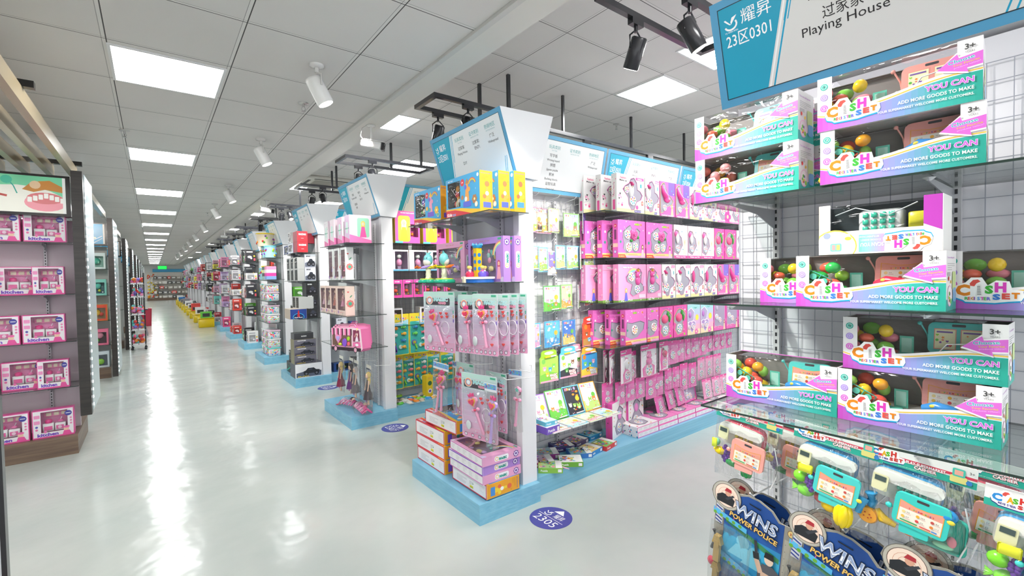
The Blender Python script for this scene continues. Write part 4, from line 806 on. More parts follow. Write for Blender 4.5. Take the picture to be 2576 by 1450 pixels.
def cashier_bag(tab, body_keys, fruit):
    def f():
        r = empty('toy_bag'); W = 0.228
        m = MB(); m.box(-W / 2, -0.002, -0.052, W / 2, 0.002, 0, 'f4f2f0'); p = Pen(m, (-W / 2, -0.002, -0.052), (1, 0, 0), (0, 0, 1), (0, -1, 0))
        p.rect(0, 0, W, 0.018, '2fb09c'); p.rect(0.075, 0.0215, W, 0.0285, 'e0405c'); logo_cash(p, 0.010, 0.008, 0.078, True); p.text('PLAY-SUPERMARKET', W * 0.57, 0.0185, 0.008, 'fff', 'c', w=0.08, bold=0.03, edge='e0405c', ew=0.05); p.text('CASHIER', W * 0.57, 0.009, 0.008, 'fff', 'c', w=0.045, bold=0.03, edge='e0405c', ew=0.05)
        p.text('THE FUN OF CHILDREN, TO EXPRESS YOURSELF', W * 0.5, 0.0035, 0.003, 'd8f4ee', 'c'); p.rrect(W - 0.05, 0.006, W - 0.018, 0.024, 0.003, 'eadf8a'); p.rrect(W - 0.046, 0.022, W - 0.022, 0.043, 0.003, '4ec4b0'); p.rect(W - 0.042, 0.026, W - 0.026, 0.039, 'f4b0a0'); p.disc(W - 0.014, 0.012, 0.006, '3c86d0'); p.text('3+', W - 0.010, 0.035, 0.007, '444', 'c'); m.build('header_card', r)
        m = MB(); m.T = Matrix.Rotation(R(4), 4, 'Y'); bw = 'f1efe9'; m.prism(rr_pts(-0.085, -0.145, 0.062, -0.064, 0.024), (0, 0.028, 0), (1, 0, 0), (0, 0, 1), (0, -1, 0), 0.040, bw, 'gloss', '3c9fd8' if tab != 'f2a79c' else 'e0506a'); m.prism(rr_pts(-0.080, -0.095, 0.068, -0.066, 0.014), (0, -0.013, 0), (1, 0, 0), (0, 0, 1), (0, -1, 0), 0.016, bw, 'gloss')
        for i in range(4):
            for j in range(3): m.bbox(-0.028 + 0.0165 * i, -0.0185, -0.140 + 0.0145 * j, -0.016 + 0.0165 * i, -0.0125, -0.130 + 0.0145 * j, 0.002, body_keys, 'gloss', 1)
        m.prism(rr_pts(-0.080, -0.125, -0.045, -0.08, 0.004), (0, -0.030, 0), (1, 0, 0), (0, 0, 1), (0, -1, 0), 0.003, 'e6e4b8', 'gloss'); m.box(-0.075, -0.034, -0.098, -0.05, -0.0332, -0.084, '4a5a58'); m.build('till_base', r)
        m = MB(); tablet(m, Matrix.Translation((0.018, -0.034, -0.192)) @ Matrix.Rotation(R(5), 4, 'Y'), tab, 0.112, 0.088, 1); m.prism(rr_pts(-0.02, -0.212, 0.04, -0.19, 0.004), (0, -0.034, 0), (1, 0, 0), (0, 0, 1), (0, -1, 0), 0.008, tab, 'gloss'); m.ball((-0.045, -0.038, -0.15), (0.008, 0.006, 0.008), tab); m.build('till_screen', r)
        def fr(fn, name='play_food'): m = MB(); fn(m); m.build(name, r)
        if fruit == 'pepper':
            fr(lambda m: (m.ball((-0.088, -0.012, -0.178), (0.022, 0.016, 0.015), 'f5d416'), m.ball((-0.109, -0.012, -0.178), 0.005, 'f5d416'))); fr(lambda m: m.ball((-0.036, -0.02, -0.206), (0.028, 0.013, 0.012), '23a050'))
            def pep(m):
                for a in range(5): m.ball((0.012 + 0.010 * math.cos(a * 1.26), -0.02 + 0.006 * math.sin(a * 1.26), -0.222), (0.010, 0.010, 0.017), '23a050')
            fr(pep); fr(lambda m: grape(m, -0.07, -0.01, -0.21)); fr(lambda m: m.tube([(-0.04, -0.015, -0.175), (-0.02, -0.02, -0.188), (0.01, -0.015, -0.192)], [0.006, 0.011, 0.005], 'f2b424')); fr(lambda m: m.bbox(-0.112, -0.03, -0.165, -0.094, -0.026, -0.13, 0.004, 'd8e84a'), 'shopping_card'); fr(lambda m: m.ball((-0.104, -0.01, -0.15), (0.014, 0.012, 0.014), '8ad8b0'))
        elif fruit == 'starfruit':
            fr(lambda m: (m.ball((-0.078, -0.022, -0.165), (0.021, 0.017, 0.0185), '7ed636'), m.ball((-0.078, -0.022, -0.147), 0.004, '6ac62c'))); fr(lambda m: grape(m, -0.045, -0.028, -0.196))
            def pine(m):
                m.ball((-0.062, -0.02, -0.206), (0.024, 0.016, 0.019), '84dc4c')
                for a in range(5): m.tube([(-0.085, -0.02, -0.206), (-0.100, -0.02, -0.206 + 0.006 * (a - 2))], [0.004, 0.001], '8ce052')
            fr(pine); fr(lambda m: m.ball((-0.022, -0.014, -0.213), (0.019, 0.016, 0.018), 'dc4a50')); fr(lambda m: m.ball((0.006, -0.022, -0.222), (0.026, 0.018, 0.022), 'f7cd12'))
            def star(m):
                for a in range(5): m.ball((0.042 + 0.010 * math.cos(a * 1.26), -0.030 + 0.009 * math.sin(a * 1.26), -0.232), (0.016, 0.015, 0.036), 'f9da14')
                m.ball((0.042, -0.030, -0.270), 0.005, 'f9da14')
            fr(star)
            def cookie(m):
                m.lathe((0.098, -0.018, -0.205), [(0.024, 0), (0.025, 0.004), (0.021, 0.009)], 'f0a53a', 'gloss', 16, (0, -1, 0))
                for a, b in ((0.005, 0.004), (-0.006, 0.007), (0.002, -0.007), (0.009, -0.003), (-0.008, -0.004)): m.ball((0.098 + a, -0.0275, -0.205 + b), 0.002, 'b23a2a', 'gloss', 6, 4)
            fr(cookie); fr(lambda m: m.tube([(0.084, -0.022, -0.158), (0.080, -0.028, -0.175), (0.076, -0.026, -0.205)], [0.018, 0.013, 0.009], '3d9fd4', 'gloss', 12), 'scanner'); fr(lambda m: m.ball((0.080, -0.044, -0.166), (0.007, 0.003, 0.006), 'f2e04a')); fr(lambda m: m.tube([(0.1, -0.02, -0.138), (0.105, -0.02, -0.16), (0.1, -0.01, -0.19)], [0.015, 0.012, 0.008], '3d9fd4', 'gloss', 12), 'scanner'); fr(lambda m: m.bbox(-0.082, -0.042, -0.142, -0.042, -0.036, -0.115, 0.006, 'e6e63c'), 'card_tray')
        else:
            fr(lambda m: m.ball((0.072, -0.03, -0.13), (0.020, 0.016, 0.017), '2f93d6'), 'scanner'); fr(lambda m: m.ball((0.080, -0.046, -0.138), (0.008, 0.003, 0.006), 'f2e04a'))
            def tray(m): m.rings([[(x, y, z) for x, z in rr_pts(0.005 - o, -0.232 - o, 0.108 + o, -0.14 + o, 0.014)] for y, o in ((-0.004, 0), (-0.016, 0.002), (-0.016, -0.003), (-0.007, -0.005))], '46cdb8', 'gloss', True, True)
            fr(tray, 'basket'); fr(lambda m: m.lathe((0.045, -0.026, -0.205), [(0.002, 0), (0.009, 0.02), (0.009, 0.026)], 'e8cf9a', 'gloss', 10, (-0.7, 0, 0.7))); fr(lambda m: m.ball((0.082, -0.024, -0.198), (0.010, 0.006, 0.015), 'f29aa6')); fr(lambda m: m.ball((0.066, -0.024, -0.215), (0.022, 0.006, 0.008), 'a8e8c0')); fr(lambda m: m.lathe((0.06, -0.024, -0.20), [(0.002, 0), (0.010, 0.024)], 'd8c088', 'gloss', 10, (-0.3, 0, 0.95)))
            fr(lambda m: m.tube([(-0.075, -0.015, -0.185), (-0.06, -0.02, -0.205), (-0.03, -0.02, -0.212)], [0.007, 0.013, 0.006], 'ecc02a')); fr(lambda m: m.ball((0.0, -0.03, -0.212), (0.014, 0.008, 0.008), 'f0743a'))
        m = MB(); m.tube([(0.1, -0.02, -0.10), (0.112, -0.02, -0.15), (0.108, -0.015, -0.20), (0.095, -0.02, -0.245)], 0.002, 'f2f2f2', 'gloss', 5); m.build('cord', r)
        m = MB(); pillow(m, W, 0.215 + (0.03 if fruit == 'starfruit' else 0.01), 0.085, -0.05, pinch=-0.06); m.build('clear_bag', r); return r
    return f
HG = 'bagged cashier sets on hooks'
def hook(x, y, z, L, ax=-1, mat='metal2', name='wire_hook', label=None, group=None, cat='hook'): pass
KB1 = Kind(cashier_bag('f2a79c', 'f0dc3c', 'pepper')); KB2 = Kind(cashier_bag('4fcfca', '3cc8b0', 'starfruit')); KB3 = Kind(cashier_bag('3fcdc4', '3cc8b0', 'tray'))
KB1.put((1.475, 0.690, 1.112), (R(2), R(4), FACE_X), 'bagged cashier set with pink screen, green pepper and yellow lemon', 'toy bag', HG, 0.9)
KB2.put((1.440, 0.440, 1.114), (R(2), R(5), FACE_X), 'bagged cashier set with turquoise screen and big yellow starfruit', 'toy bag', HG, 0.9)
KB3.put((1.440, 0.272, 1.104), (R(2), R(4), FACE_X), 'bagged cashier set with turquoise screen and ice cream cones in a tray', 'toy bag', HG, 0.9)
KB1.put((1.56, 0.575, 1.105), (R(2), R(3), FACE_X), 'bagged pink cashier set hanging behind the first pink one', 'toy bag', HG, 0.9)
KB1.put((1.54, 0.150, 1.095), (R(2), R(4), FACE_X), 'bagged cashier set with pink screen and yellow keys, behind the ice cream bag', 'toy bag', HG, 0.9)
KB2.put((1.400, 0.052, 1.080), (R(2), R(4), FACE_X), 'bagged cashier set cut by the picture edge, header reading cash register', 'toy bag', HG, 0.9)

# ================================================================ police play sets on shaped cards
def police_card():
    r = empty('toy_card'); W, H = 0.235, 0.42
    out = [(0.02, 0), (W, 0), (W, H * 0.80), (W + 0.012, H * 0.83), (W + 0.012, H * 0.875), (W - 0.004, H * 0.905), (W * 0.82, H * 0.905), (W * 0.72, H * 0.965), (W * 0.55, H), (W * 0.40, H), (W * 0.27, H * 0.975), (0.055, H * 0.985), (0.03, H), (0.0, H * 0.985), (-0.022, H * 0.95), (-0.026, H * 0.90), (-0.008, H * 0.85), (-0.008, H * 0.62), (0.0, H * 0.3)]
    m = MB(); m.prism([(x - W / 2, z - H) for x, z in out], (0, 0, 0), (1, 0, 0), (0, 0, 1), (0, -1, 0), 0.0016, '9a978e', 'print', 'c9c5b8')
    p = Pen(m, (-W / 2, -0.0016, -H), (1, 0, 0), (0, 0, 1), (0, -1, 0))
    blue = [(0.024, 0.0), (W - 0.03, 0.0), (W - 0.03, H * 0.90), (W * 0.80, H * 0.895), (W * 0.70, H * 0.955), (W * 0.54, H * 0.987), (W * 0.40, H * 0.987), (0.06, H * 0.95), (0.024, H * 0.80)]
    p.poly(blue, '1c4a94')
    for i in range(8): z0, z1 = H * (0.25 + 0.06 * i), H * (0.25 + 0.06 * (i + 1)); p.poly([(0.026, z0), (W - 0.032, z0), (W - 0.032, z1), (0.026, z1)], ramp([(0, '2a6ab0'), (0.4, '2fa6d8'), (0.7, '3ab4e0'), (1, '1f58a4')], i / 7)); p.l -= p.st
    p.l += p.st
    p.poly([(0.03, H * 0.70), (W - 0.035, H * 0.58), (W - 0.035, H * 0.62), (0.03, H * 0.74)], '3c8a5a')
    for x, z, s_ in ((0.09, 0.60, 0.05), (0.13, 0.56, 0.045)): p.disc(x, H * z, s_ * 0.42, '7fd4ee', 12); p.poly([(x - s_ * 0.9, H * z - s_ * 1.2), (x + s_ * 0.9, H * z - s_ * 1.2), (x + s_ * 0.4, H * z - s_ * 0.3), (x - s_ * 0.4, H * z - s_ * 0.3)], '7fd4ee')
    p.rect(W - 0.026, 0, W - 0.002, H * 0.80, 'b5b1a4')
    for i in range(14): p.disc(W - 0.022, H * 0.05 + i * 0.023, 0.0015, '77746a', 5); p.disc(W - 0.006, H * 0.05 + i * 0.023, 0.0015, '77746a', 5)
    p.rect(-0.004, H * 0.66, 0.02, H * 0.84, 'cfd2d8'); [p.poly([(-0.004, H * 0.68 + i * 0.012), (0.018, H * 0.66 + i * 0.012), (0.018, H * 0.672 + i * 0.012), (-0.004, H * 0.692 + i * 0.012)], '2a3c90') for i in range(5)]
    p.disc(0.026, H * 0.915, 0.0485, '6e6b64', 26); p.disc(0.026, H * 0.915, 0.0465, 'b9b4a8', 26); p.disc(0.026, H * 0.915, 0.0395, '5a4038', 26); p.disc(0.026, H * 0.915, 0.038, 'f3dccb', 26); p.ring(0.026, H * 0.915, 0.028, 0.001, 'd89a80'); p.ring(0.026, H * 0.915, 0.018, 0.001, 'd89a80')
    p.poly([(-0.004, H * 0.845), (0.05, H * 0.845), (0.054, H * 0.90), (0.040, H * 0.925), (0.012, H * 0.925), (-0.006, H * 0.895)], '24262c'); p.disc(0.030, H * 0.942, 0.0095, 'd8a48a', 10, 0.012); p.poly([(0.018, H * 0.95), (0.042, H * 0.95), (0.040, H * 0.975), (0.024, H * 0.98)], 'b02c38'); p.poly([(0.03, H * 0.88), (0.052, H * 0.93), (0.047, H * 0.94), (0.022, H * 0.89)], '3a3c44')
    p.disc(W - 0.008, H * 0.862, 0.012, '8a5a30', 12); p.disc(W - 0.008, H * 0.862, 0.0105, 'f0d890', 12); p.text('3+', W - 0.008, H * 0.852, 0.008, 'c03020', 'c', bold=0.03)
    p.poly([(W * 0.42, H * 0.945), (W * 0.58, H * 0.935), (W * 0.57, H * 0.925), (W * 0.43, H * 0.935)], '0e1626')
    p.text('WINS', W * 0.50, H * 0.795, 0.042, 'c9d2e4', 'c', w=0.135, bold=0.03, rot=-0.16, edge='1c2438', ew=0.035); p.text('WINS', W * 0.502, H * 0.803, 0.036, '8fa2c8', 'c', w=0.128, bold=0.0, rot=-0.16); p.text('WINS', W * 0.503, H * 0.818, 0.016, 'f4f6fa', 'c', w=0.124, bold=-0.01, rot=-0.16)
    p.text('POWER POLICE', W * 0.49, H * 0.742, 0.017, 'e8c06a', 'c', w=0.150, bold=0.03, rot=-0.16, edge='3a2412', ew=0.05)
    for z in (0.785, 0.40):
        p.poly([(-0.012, H * z), (0.10, H * (z - 0.06)), (0.10, H * (z - 0.10)), (-0.012, H * (z - 0.04))] if z > 0.5 else [(0.0, H * (z + .06)), (W * 0.8, H * (z - 0.06)), (W * 0.8, H * (z - 0.115)), (0.0, H * (z + 0.005))], '58b4e4')
        for i in range(5 if z > 0.5 else 11): x = (-0.006 + 0.021 * i) if z > 0.5 else 0.006 + 0.0165 * i; zz = H * (z - 0.02) - 0.21 * 0.5 * (x + 0.01) if z > 0.5 else H * (z + 0.035) - 0.27 * x; p.disc(x, zz - 0.010, 0.006, '6aac3c', 7); p.text('TOYS'[i % 4], x, zz, 0.006, ('e8508a', 'f0d040', '5058c8')[i % 3], 'c', bold=0.02)
    # figure
    x, z = W * 0.74, H * 0.42; p.poly([(x - 0.026, z - 0.10), (x + 0.036, z - 0.10), (x + 0.036, z + 0.035), (x + 0.012, z + 0.05), (x - 0.018, z + 0.045), (x - 0.03, z + 0.01)], '55565e'); p.disc(x, z + 0.066, 0.0135, 'e8cdb8', 12, 0.018); p.poly([(x - 0.015, z + 0.07), (x + 0.015, z + 0.07), (x + 0.012, z + 0.09), (x - 0.012, z + 0.09)], '1c1a20'); p.curve([(x + 0.02, z + 0.01), (x - 0.02, z + 0.01), (x - 0.036, z + 0.05)], 0.016, 'd8b49c'); p.curve([(x - 0.036, z + 0.05), (x - 0.040, z + 0.072)], 0.018, '26262c'); p.curve([(x - 0.038, z + 0.07), (x - 0.044, z + 0.11)], 0.009, '3a3a42'); m.build('card', r)
    m = MB()
    def gun(x, z, c, s=1.0):
        m.box(x, -0.028, z, x + 0.018 * s, -0.014, z + 0.075 * s, c, 'gloss'); m.box(x + 0.002, -0.031, z + 0.05 * s, x + 0.016 * s, -0.028, z + 0.07 * s, c, 'gloss'); m.prism([(x - 0.006, z + 0.06 * s), (x + 0.024 * s, z + 0.06 * s), (x + 0.016 * s, z + 0.085 * s), (x, z + 0.085 * s)], (0, -0.012, 0), (1, 0, 0), (0, 0, 1), (0, -1, 0), 0.018, c, 'gloss')
    gun(-0.108, -0.27, 'b89a5a', 1.1); m.build('toy_knife', r); m = MB(); gun(-0.105, -0.36, 'a88a4c', 1.0); m.build('toy_knife', r); m = MB(); gun(-0.055, -0.40, 'b08e48', 1.1); m.build('toy_knife', r)
    m = MB(); m.prism([(-0.04, -0.42), (0.07, -0.42), (0.08, -0.36), (0.02, -0.30), (-0.04, -0.30), (-0.06, -0.35)], (0, -0.006, 0), (1, 0, 0), (0, 0, 1), (0, -1, 0), 0.022, '33343a', 'gloss'); m.build('toy_mask', r)
    m = MB(); m.tube([(-0.122, -0.01, -0.24), (-0.11, -0.012, -0.20), (-0.118, -0.012, -0.17)], 0.006, '2c2c30'); m.build('toy_whistle', r); m = MB(); m.ball((-0.118, -0.014, -0.285), (0.013, 0.008, 0.016), 'e23a5c'); m.build('suction_dart', r)
    m = MB(); pillow(m, 0.13, 0.16, 0.06, -0.14); m.T = Matrix.Translation((-0.055, -0.012, 0)); m2 = MB(); m2.T = Matrix.Translation((-0.06, -0.018, 0)); pillow(m2, 0.135, 0.30, 0.05, -0.13); m2.build('clear_bag', r)
    m2 = MB(); m2.T = Matrix.Translation((0.01, -0.02, 0)); pillow(m2, 0.17, 0.2, 0.05, -0.26); m2.build('clear_bag', r); return r
PC = Kind(police_card); PG = 'police play sets on blue cards'
PC.put((1.475, 0.666, 0.835), (R(3), R(7), FACE_X), 'blue police play set card, the one hanging at the aisle edge with gold toy knife', 'toy card', PG)
PC.put((1.44, 0.415, 0.840), (R(3), R(9), FACE_X), 'blue police play set card hanging between two others under the starfruit bag', 'toy card', PG)
PC.put((1.43, 0.195, 0.850), (R(3), R(9), FACE_X), 'blue police play set card hanging under the tray bag', 'toy card', PG)
PC.put((1.515, 0.640, 0.840), (R(3), R(7), FACE_X), 'blue police card mostly covered, directly behind the aisle-edge card', 'toy card', PG)
PC.put((1.48, 0.385, 0.846), (R(3), R(9), FACE_X), 'blue police card mostly covered, directly behind the middle card', 'toy card', PG)
PC.put((1.475, 0.165, 0.855), (R(3), R(9), FACE_X), 'blue police card mostly covered, directly behind the card under the tray bag', 'toy card', PG)
# hooks that carry them
def wire_hook(L):
    def f():
        m = MB(); m.tube([(0, 0, 0.03), (0, 0, -0.012), (0, -0.012, -0.012), (0, -L + 0.02, 0.004), (0, -L, 0.02)], 0.0024, 'f0f0f0', 'gloss', 6); m.tube([(0, 0, 0.03), (0, -0.006, 0.034), (0, -0.012, 0.03)], 0.0024, 'f0f0f0', 'gloss', 6); return m.build('wire_hook')
    return f
HK = {L: Kind(wire_hook(L)) for L in (0.10, 0.18, 0.25, 0.42)}
def hk(L, loc, face, label, g='white wire hooks on the grids'): HK[L].put(loc, face, label, 'hook', g)
for x, y, z, t in ((1.855, 0.690, 1.085, 'holding the first pink cashier bag'), (1.855, 0.432, 1.083, 'holding the starfruit cashier bag'), (1.855, 0.270, 1.073, 'holding the ice cream cashier bag'), (1.855, 0.668, 0.845, 'holding the aisle-edge police cards'), (1.855, 0.425, 0.835, 'holding the middle police cards'), (1.855, 0.20, 0.828, 'holding the police cards under the tray bag')):
    hk(0.42, (x, y, z), FACE_X, 'long white wire hook ' + t)
# ================================================================ first rack end (0501): activity boxes, magic sets, wands
def act_box(v=0):
    def f():
        W, D, H = 0.42, 0.10, 0.262; r = empty('toy_box'); m = MB(); T = 0.0015; bl, og, rd = '3aa7dc', 'eda62c', 'd8303e'
        wx0, wx1, wz0, wz1 = 0.022, 0.185, 0.062, 0.235
        m.box(-W / 2, 0, 0, W / 2, D, T, 'f2f0f0'); m.box(-W / 2, D - T, T, W / 2, D, H, bl); m.box(-W / 2, 0, T, -W / 2 + T, D - T, H, og, faces={'r': '4a4442'}); m.box(W / 2 - T, 0, T, W / 2, D - T, H, og); m.box(-W / 2 + 0.2, 0.004, T, -W / 2 + 0.202, D - T, H - T, '4a4442'); m.box(-W / 2 + T, 0, H - T, W / 2 - T, D - T, H, bl)
        for a in ((T, T, wx0, H - T), (wx1, T, W - T, H - T), (wx0, T, wx1, wz0), (wx0, wz1, wx1, H - T)): m.box(-W / 2 + a[0], 0, a[1], -W / 2 + a[2], T, a[3], bl)
        i = 0.003; m.add([(-W / 2 + i, i, i), (W / 2 - i, i, i), (W / 2 - i, D - i, i), (-W / 2 + i, D - i, i), (-W / 2 + i, i, H - i), (W / 2 - i, i, H - i), (W / 2 - i, D - i, H - i), (-W / 2 + i, D - i, H - i)], [(2, 3, 7, 6)], '4a4442')
        p = pen(m, W, D, H); p.clip = (0, 0, W, H)
        p.poly([(0, 0), (W, 0), (W, 0.02), (0.30, 0.035), (0.2, 0.05), (0.1, 0.055), (0, 0.06)], 'f2c230'); p.poly([(0, 0), (0.34, 0), (0.22, 0.026), (0.12, 0.045), (0, 0.05)], rd)
        p.text('Kids', 0.015, 0.008, 0.022, 'fff', 'l', w=0.06, bold=0.03); p.text('TOYS', 0.08, 0.006, 0.014, '3a6ad0', 'l', bold=0.04, edge='fff', ew=0.04)
        p.disc(0.215, 0.215, 0.024, rd, 14); p.text('3+', 0.215, 0.208, 0.014, 'fff', 'c', bold=0.02); p.text('BABY TOYS', 0.03, 0.242, 0.009, 'fff', 'l', bold=0.02); p.disc(W - 0.022, 0.238, 0.012, 'fff', 10)
        for j, c in enumerate(('e8504a', 'f4b03a', 'f6e04a', '7cc85a', '8a6ad0')): p.curve([(0.33 + (0.05 - 0.005 * j) * math.cos(R(a)), 0.18 + (0.05 - 0.005 * j) * math.sin(R(a))) for a in range(20, 161, 28)], 0.004, c)
        cl = (('f0a0c0', '7a5ad0', 'f2c23a', '58c0a0'), ('e8a04a', '5a6ad8', 'b07a4a', 'f4f0e8'), ('f2d23a', '4a90d8', 'e86a4a', 'f4f4f4'))[v % 3]
        p.rect(0.225, 0.05, 0.32, 0.085, cl[1]); p.poly([(0.245, 0.085), (0.30, 0.085), (0.285, 0.20), (0.26, 0.20)], cl[0]); p.poly([(0.25, 0.2), (0.295, 0.2), (0.273, 0.235)], cl[2])
        for j in range(4): p.disc(0.255 + 0.04 * math.cos(j * 1.6), 0.14 + 0.045 * math.sin(j * 1.6 + 0.5), 0.016, cl[j], 10)
        blossom(p, 0.36, 0.09, 0.03, cl[2], 6); p.disc(0.38, 0.055, 0.018, 'f2e2b0', 12); p.disc(0.38, 0.055, 0.013, cl[3], 10); p.text('♪', 0.37, 0.15, 0.012, 'fff')
        for s_ in ('right', 'left'):
            q = pen(m, W, D, H, s_); q.text(('ROCKING PIRATE SHIP', 'CARTOON TOY JUMPER', 'CARTOON SPINNING PLANE')[v % 3], 0.008, H - 0.02, 0.007, '3a52b0', 'l', w=D - 0.02, bold=0.01); lines(q, 0.01, H - 0.035, D * 0.6, 4, 0.007, 'b07a28')
            q.rect(D * 0.25, 0.03, D * 0.85, 0.065, cl[1]); q.poly([(D * 0.38, 0.065), (D * 0.7, 0.065), (D * 0.62, 0.16), (D * 0.46, 0.16)], cl[0])
            for j in range(3): q.disc(D * (0.35 + 0.2 * j), 0.10 + 0.02 * (j % 2), 0.014, cl[(j + 2) % 4], 9)
            q.disc(D * 0.55, 0.18, 0.018, cl[2], 10); q.text('♪', D * 0.8, 0.19, 0.01, 'd84a3a')
        # bottom face: white label in a red border (seen when the box lies down)
        u = Pen(m, (-W / 2, D, 0), (1, 0, 0), (0, -1, 0), (0, 0, -1)); u.rect(0, 0, W, D, 'd3324a'); u.rect(0.008, 0.008, W - 0.008, D - 0.008, 'f0eef0'); lines(u, 0.06, 0.062, 0.13, 7, 0.0065, '9a9aa2', 0.0014); lines(u, 0.22, 0.060, 0.05, 3, 0.009, 'a0a0a8', 0.003); u.rect(0.225, 0.018, 0.265, 0.036, 'e6e23a'); u.rect(0.228, 0.022, 0.262, 0.025, '6a6a30'); u.disc(0.262, 0.052, 0.005, '3a9a4a', 8); lines(u, 0.34, 0.07, 0.05, 5, 0.008, 'b0b0b6', 0.001)
        m.build('carton', r); m = MB(); g = random.Random(v)
        for n in range(16): m.ball((-W / 2 + g.uniform(wx0 + .02, wx1 - .02), g.uniform(.03, .06), g.uniform(wz0 + .02, wz1 - .02)), (g.uniform(.012, .022), .014, g.uniform(.012, .024)), g.choice([cl[0], cl[1], cl[2], cl[3], '6abf5a', 'e8504a', 'e8d8b0', 'cfd0d4']), 'gloss', 8, 5)
        m.tube([(-W / 2 + 0.04, 0.02, 0.2), (-W / 2 + 0.1, 0.015, 0.15), (-W / 2 + 0.17, 0.02, 0.18)], 0.0015, 'f4f4f4', 'gloss', 5); m.build('toy_pieces', r)
        m = MB(); m.add([(-W / 2 + wx0, 0.0006, wz0), (-W / 2 + wx1, 0.0006, wz0), (-W / 2 + wx1, 0.0006, wz1), (-W / 2 + wx0, 0.0006, wz1)], [(0, 1, 2, 3)], 'fff', 'film'); m.build('window_film', r); return r
    return f
AB = [Kind(act_box(v)) for v in range(3)]; AG = 'blue and orange activity toy boxes'
ZS = 1.9525
AB[0].put((1.67, 3.195, ZS), FACE_X + R(1), 'blue toy box at the far end of the top shelf under header 0501', 'toy box', AG)
AB[1].put((1.635, 2.627, ZS), FACE_X, 'blue and orange toy box in the middle of the top shelf, window full of figures', 'toy box', AG)
AB[1].put((1.737, 2.567, ZS), FACE_X, 'orange-ended toy box second from the shelf end near the pillar', 'toy box', AG, (1, 0.9, 1))
AB[2].put((1.829, 2.525, ZS), FACE_X, 'orange-ended toy box at the pillar end of the top shelf', 'toy box', AG, (1, 0.94, 1))
ZP = 0.1305; LAY = (R(-90), 0, FACE_X)
def lay(k, x, y, z, D, H, label, g, rz=0): k.put((x, y, z + D), Matrix.Rotation(FACE_X + R(rz), 3, 'Z').__matmul__(Matrix.Rotation(R(-90), 3, 'X')).to_euler(), label, 'toy box', g)
# lying: the box's bottom looks at the aisle, its front looks up
AD = 0.1005
for i in range(3): lay(AB[i % 2], 1.60 + 0.004 * i, 3.09 + 0.012 * i, ZP + AD * i, 0.10, 0.262, 'toy box lying flat, white label outward, %s of the far pile on the platform' % ('bottom', 'middle', 'top')[i], AG, (0, 1, 2)[i])
lay(AB[2], 1.615, 2.585, ZP, 0.10, 0.262, 'toy box with orange end lying under three purple and pink magic boxes', AG)
lay(AB[2], 1.63, 2.985, ZP + 3 * AD + 0.001, 0.10, 0.262, 'toy box lying highest across the pile, blue picture side up', AG, 3)

